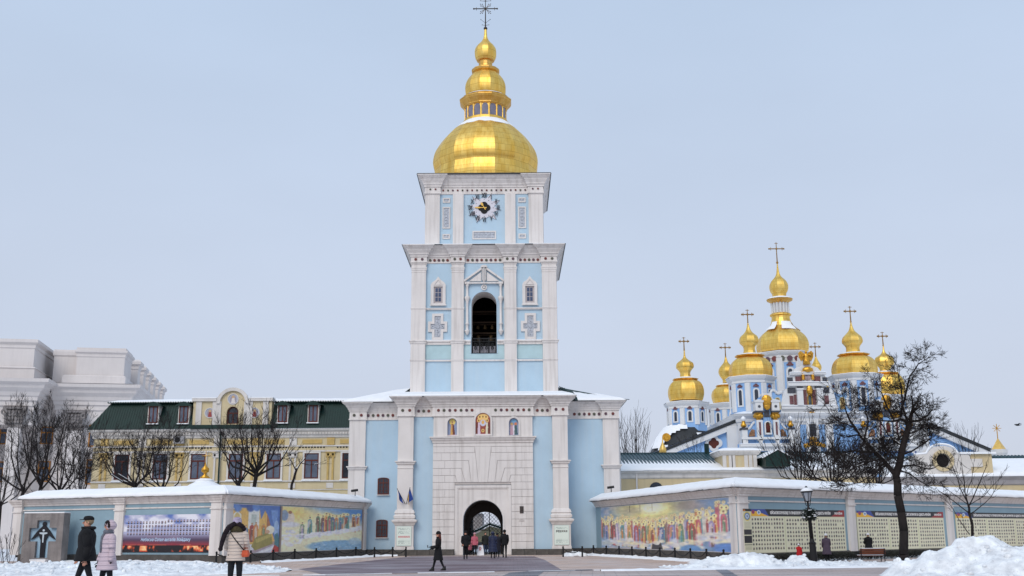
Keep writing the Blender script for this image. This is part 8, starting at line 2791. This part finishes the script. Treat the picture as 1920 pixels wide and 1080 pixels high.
def beige_extra(root, s, J, ln):
    b = MB(); b.smooth = True
    b.rings([((0, .0, .825 * s), .08 * s, .078 * s, 0), ((0, 0, .85 * s), .088 * s, .085 * s, 0), ((0, 0, .885 * s), .078 * s, .075 * s, 0), ((0, 0, .9 * s), .06 * s, .06 * s, 0)], 14)
    b.build('fur_collar', mat('olive_fur', lin((74, 66, 44)), .95, var=.4, scale=25, bump=.5), root, local=True)
    b = MB(); b.smooth = True
    P = [(.02 * s, .05 * s, .93 * s), (.09 * s, .07 * s, .88 * s), (.13 * s, .09 * s, .8 * s), (.155 * s, .1 * s, .7 * s), (.17 * s, .1 * s, .62 * s)]
    b.path(P, [.03 * s, .035 * s, .032 * s, .03 * s, .024 * s], 8)
    for p in P: b.ball(p, .031 * s, 8, 5)
    b.path([(-.02 * s, .05 * s, .93 * s), (-.08 * s, .03 * s, .89 * s), (-.09 * s, 0, .85 * s)], .03 * s, 8)
    b.build('scarf', mat('black_plum_scarf', lin((34, 24, 30)), .9, var=.4, scale=12, bump=.3), root, local=True)
    b = MB(); b.path([(.07 * s, .07 * s, .83 * s), (0, .088 * s, .74 * s), (-.07 * s, .09 * s, .66 * s), (-.115 * s, .05 * s, .6 * s)], .007 * s, 5); b.build('bag_strap', M_BOOT, root, local=True)
    b = MB(); b.loft(-.16 * s, -.1 * s, -.02 * s, .07 * s, [(0, .52 * s), (.01 * s, .55 * s), (0, .6 * s)]); b.build('bag', mat('orange_bag', lin((196, 84, 52)), .7, var=.3, scale=9), root, local=True)
    b = MB(); b.ball((.075 * s, .07 * s, .545 * s), .008 * s, 6, 4); b.build('jacket_label', M_IRON, root, local=True)
person('woman seen from behind in beige quilted jacket, striped knitted hat and trailing dark scarf', px_x(444, 24), 24.0, 1.70, 180, M_BEIGE, .475, M_TROUS, .06, ((.25, .9), (.25, .9)), mat('striped_knit', lin((186, 172, 196)), .9, var=.55, scale=26, bump=.4, stretch=(.3, .3, 2)), M_HAIRD, 1.18, z=.21, bulk=1.12, extra=beige_extra)
# woman in black crossing the square
def phone_extra(root, s, J, ln):
    p = Vector(J['pal']); b = MB(); b.box(p.x - .02 * s, p.x + .02 * s, p.y - .05 * s, p.y - .03 * s, p.z - .01 * s, p.z + .05 * s); b.build('phone', M_IRON, root, local=True)
person('woman in black flared coat and black hat walking left across the plum paving, hand raised', px_x(822, 45.9), 45.9, 1.64, -84, M_BLACKC, .3, M_TROUS, .34, ((.25, 1.25), (.3, .9)), M_BLACKC, mat('auburn_hair', lin((96, 46, 36)), .7, var=.3, scale=15), 1.65, long_hair=True, extra=phone_extra, glove=M_BLACKC)
# group at the gateway
person('man in dark coat with ruddy face walking towards the camera, leftmost of the gateway group', px_x(873, 68), 68.0, 1.70, 6, M_BLACKC, .46, M_TROUS, .1, ((.1, .8), (.1, .5)), M_BLACKC, M_HAIRD, 1.3, bulk=1.25)
person('woman in pink jacket and pale hat coming through the gateway', px_x(890.5, 81.5), 80.9, 1.6, 0, mat('pink_jacket', lin((186, 98, 112)), .8, var=.15, bump=.2), .46, M_TROUS, .1, ((.1, .3), (.0, .2)), mat('pale_pink_hat', lin((196, 150, 160)), .9, bump=.2), M_HAIRG, 1.3, bulk=1.1)
person('child in dark pink coat half hidden behind the man in the gateway', px_x(881.5, 81), 80.6, .98, 10, mat('dusty_pink_coat', lin((150, 84, 96)), .8), .4, M_TROUS, .1, ((.3, .3), (0, 0)), mat('dusty_pink_coat', (0, 0, 0)), M_HAIRD, 1.4)
person('man in open dark jacket and jeans striding out of the gateway', px_x(910.5, 80), 79.6, 1.66, 10, mat('dark_green_jacket', lin((30, 32, 30)), .8, var=.3), .47, M_JEANS, .34, ((-.2, .3), (.2, .3)), None, M_HAIRD, 1.25, bulk=1.15)
person('person in long navy hooded coat seen from behind in front of the gate', px_x(924, 70.5), 70.5, 1.66, 176, M_NAVY, .25, M_TROUS, .08, ((.05, .1), (.0, .1)), None, M_HAIRD, 1.65, hood=M_NAVY, bulk=1.25)
person('person in dark long coat mostly hidden behind the one in navy', px_x(932.5, 73), 73.0, 1.58, 178, mat('charcoal_coat', lin((34, 34, 44)), .85, var=.2), .24, M_TROUS, .08, ((.05, .1), (.0, .1)), M_BLACKC, M_HAIRD, 1.5, bulk=1.15)
person('man in black jacket seen from behind, rightmost of the gateway group', px_x(946, 71.5), 71.5, 1.77, 182, M_BLACKC, .47, M_TROUS, .05, ((.1, .7), (.1, .7)), M_BLACKC, M_HAIRD, 1.15, bulk=1.12)
# at the memorial boards
M_WHAT = mat('white_knit_hat', lin((222, 222, 226)), .95, var=.1, scale=30, bump=.4)
person('small child in red coat pointing at the portraits beside the street lamp', px_x(1496, 56.5), 56.5, .95, 150, mat('red_coat', lin((176, 30, 34)), .8, var=.15, bump=.2), .3, M_TROUS, .05, ((.1, .2), (1.45, .1)), M_WHAT, M_HAIRD, 1.45, bulk=1.3, z=-.02)
person('elderly woman in purple-grey coat and white hat facing the boards', px_x(1548, 59), 59.0, 1.47, 178, mat('purple_grey_coat', lin((82, 70, 84)), .85, var=.2, scale=4, bump=.2), .28, M_TROUS, .04, ((.1, .9), (.1, .9)), M_WHAT, M_HAIRG, 1.45, bulk=1.25, z=-.05)
person('person in black coat and white hat standing behind the bench', px_x(1627, 63), 63.0, 1.42, 175, M_BLACKC, .3, M_TROUS, .04, ((.2, 1.2), (.2, 1.2)), M_WHAT, M_HAIRG, 1.5, bulk=1.35)

# ---------------------------------------------------------------- pieces that sit apart become parts of their own
def separate(o):
    me = o.data
    n = len(me.vertices)
    par = list(range(n))
    def find(a):
        while par[a] != a:
            par[a] = par[par[a]]; a = par[a]
        return a
    for e in me.edges:
        a, b_ = find(e.vertices[0]), find(e.vertices[1])
        if a != b_: par[a] = b_
    comp = {}
    for p in me.polygons: comp.setdefault(find(p.vertices[0]), []).append(p)
    if len(comp) < 2: return
    base = o.name.split('.')[0]
    par_o = o.parent
    for ps in comp.values():
        ids = sorted({v for p in ps for v in p.vertices}); mp = {v: i for i, v in enumerate(ids)}
        m2 = bpy.data.meshes.new(base)
        m2.from_pydata([me.vertices[v].co[:] for v in ids], [], [[mp[v] for v in p.vertices] for p in ps])
        for m in me.materials: m2.materials.append(m)
        q = o.copy(); q.data = m2; q.name = base
        COL.objects.link(q)
    for ch in list(o.children): ch.parent = par_o
    bpy.data.objects.remove(o)
SPLIT = {'turquoise_panel', 'string_course', 'moulding', 'frontispiece_pilaster', 'side_pilaster', 'side_wall_facing', 'frontispiece_cornice', 'beam', 'pilaster_strip', 'mansard_slope',
         'ledge_snow', 'cornice_snow', 'column', 'gable_cornice', 'gable_snow', 'portal_backing', 'railing_screen', 'bench_snow', 'painted_column', 'gilded_trim', 'snow_on_limbs'}
for o in list(COL.objects):
    if o.type == 'MESH' and o.name.split('.')[0] in SPLIT and not o.children: separate(o)
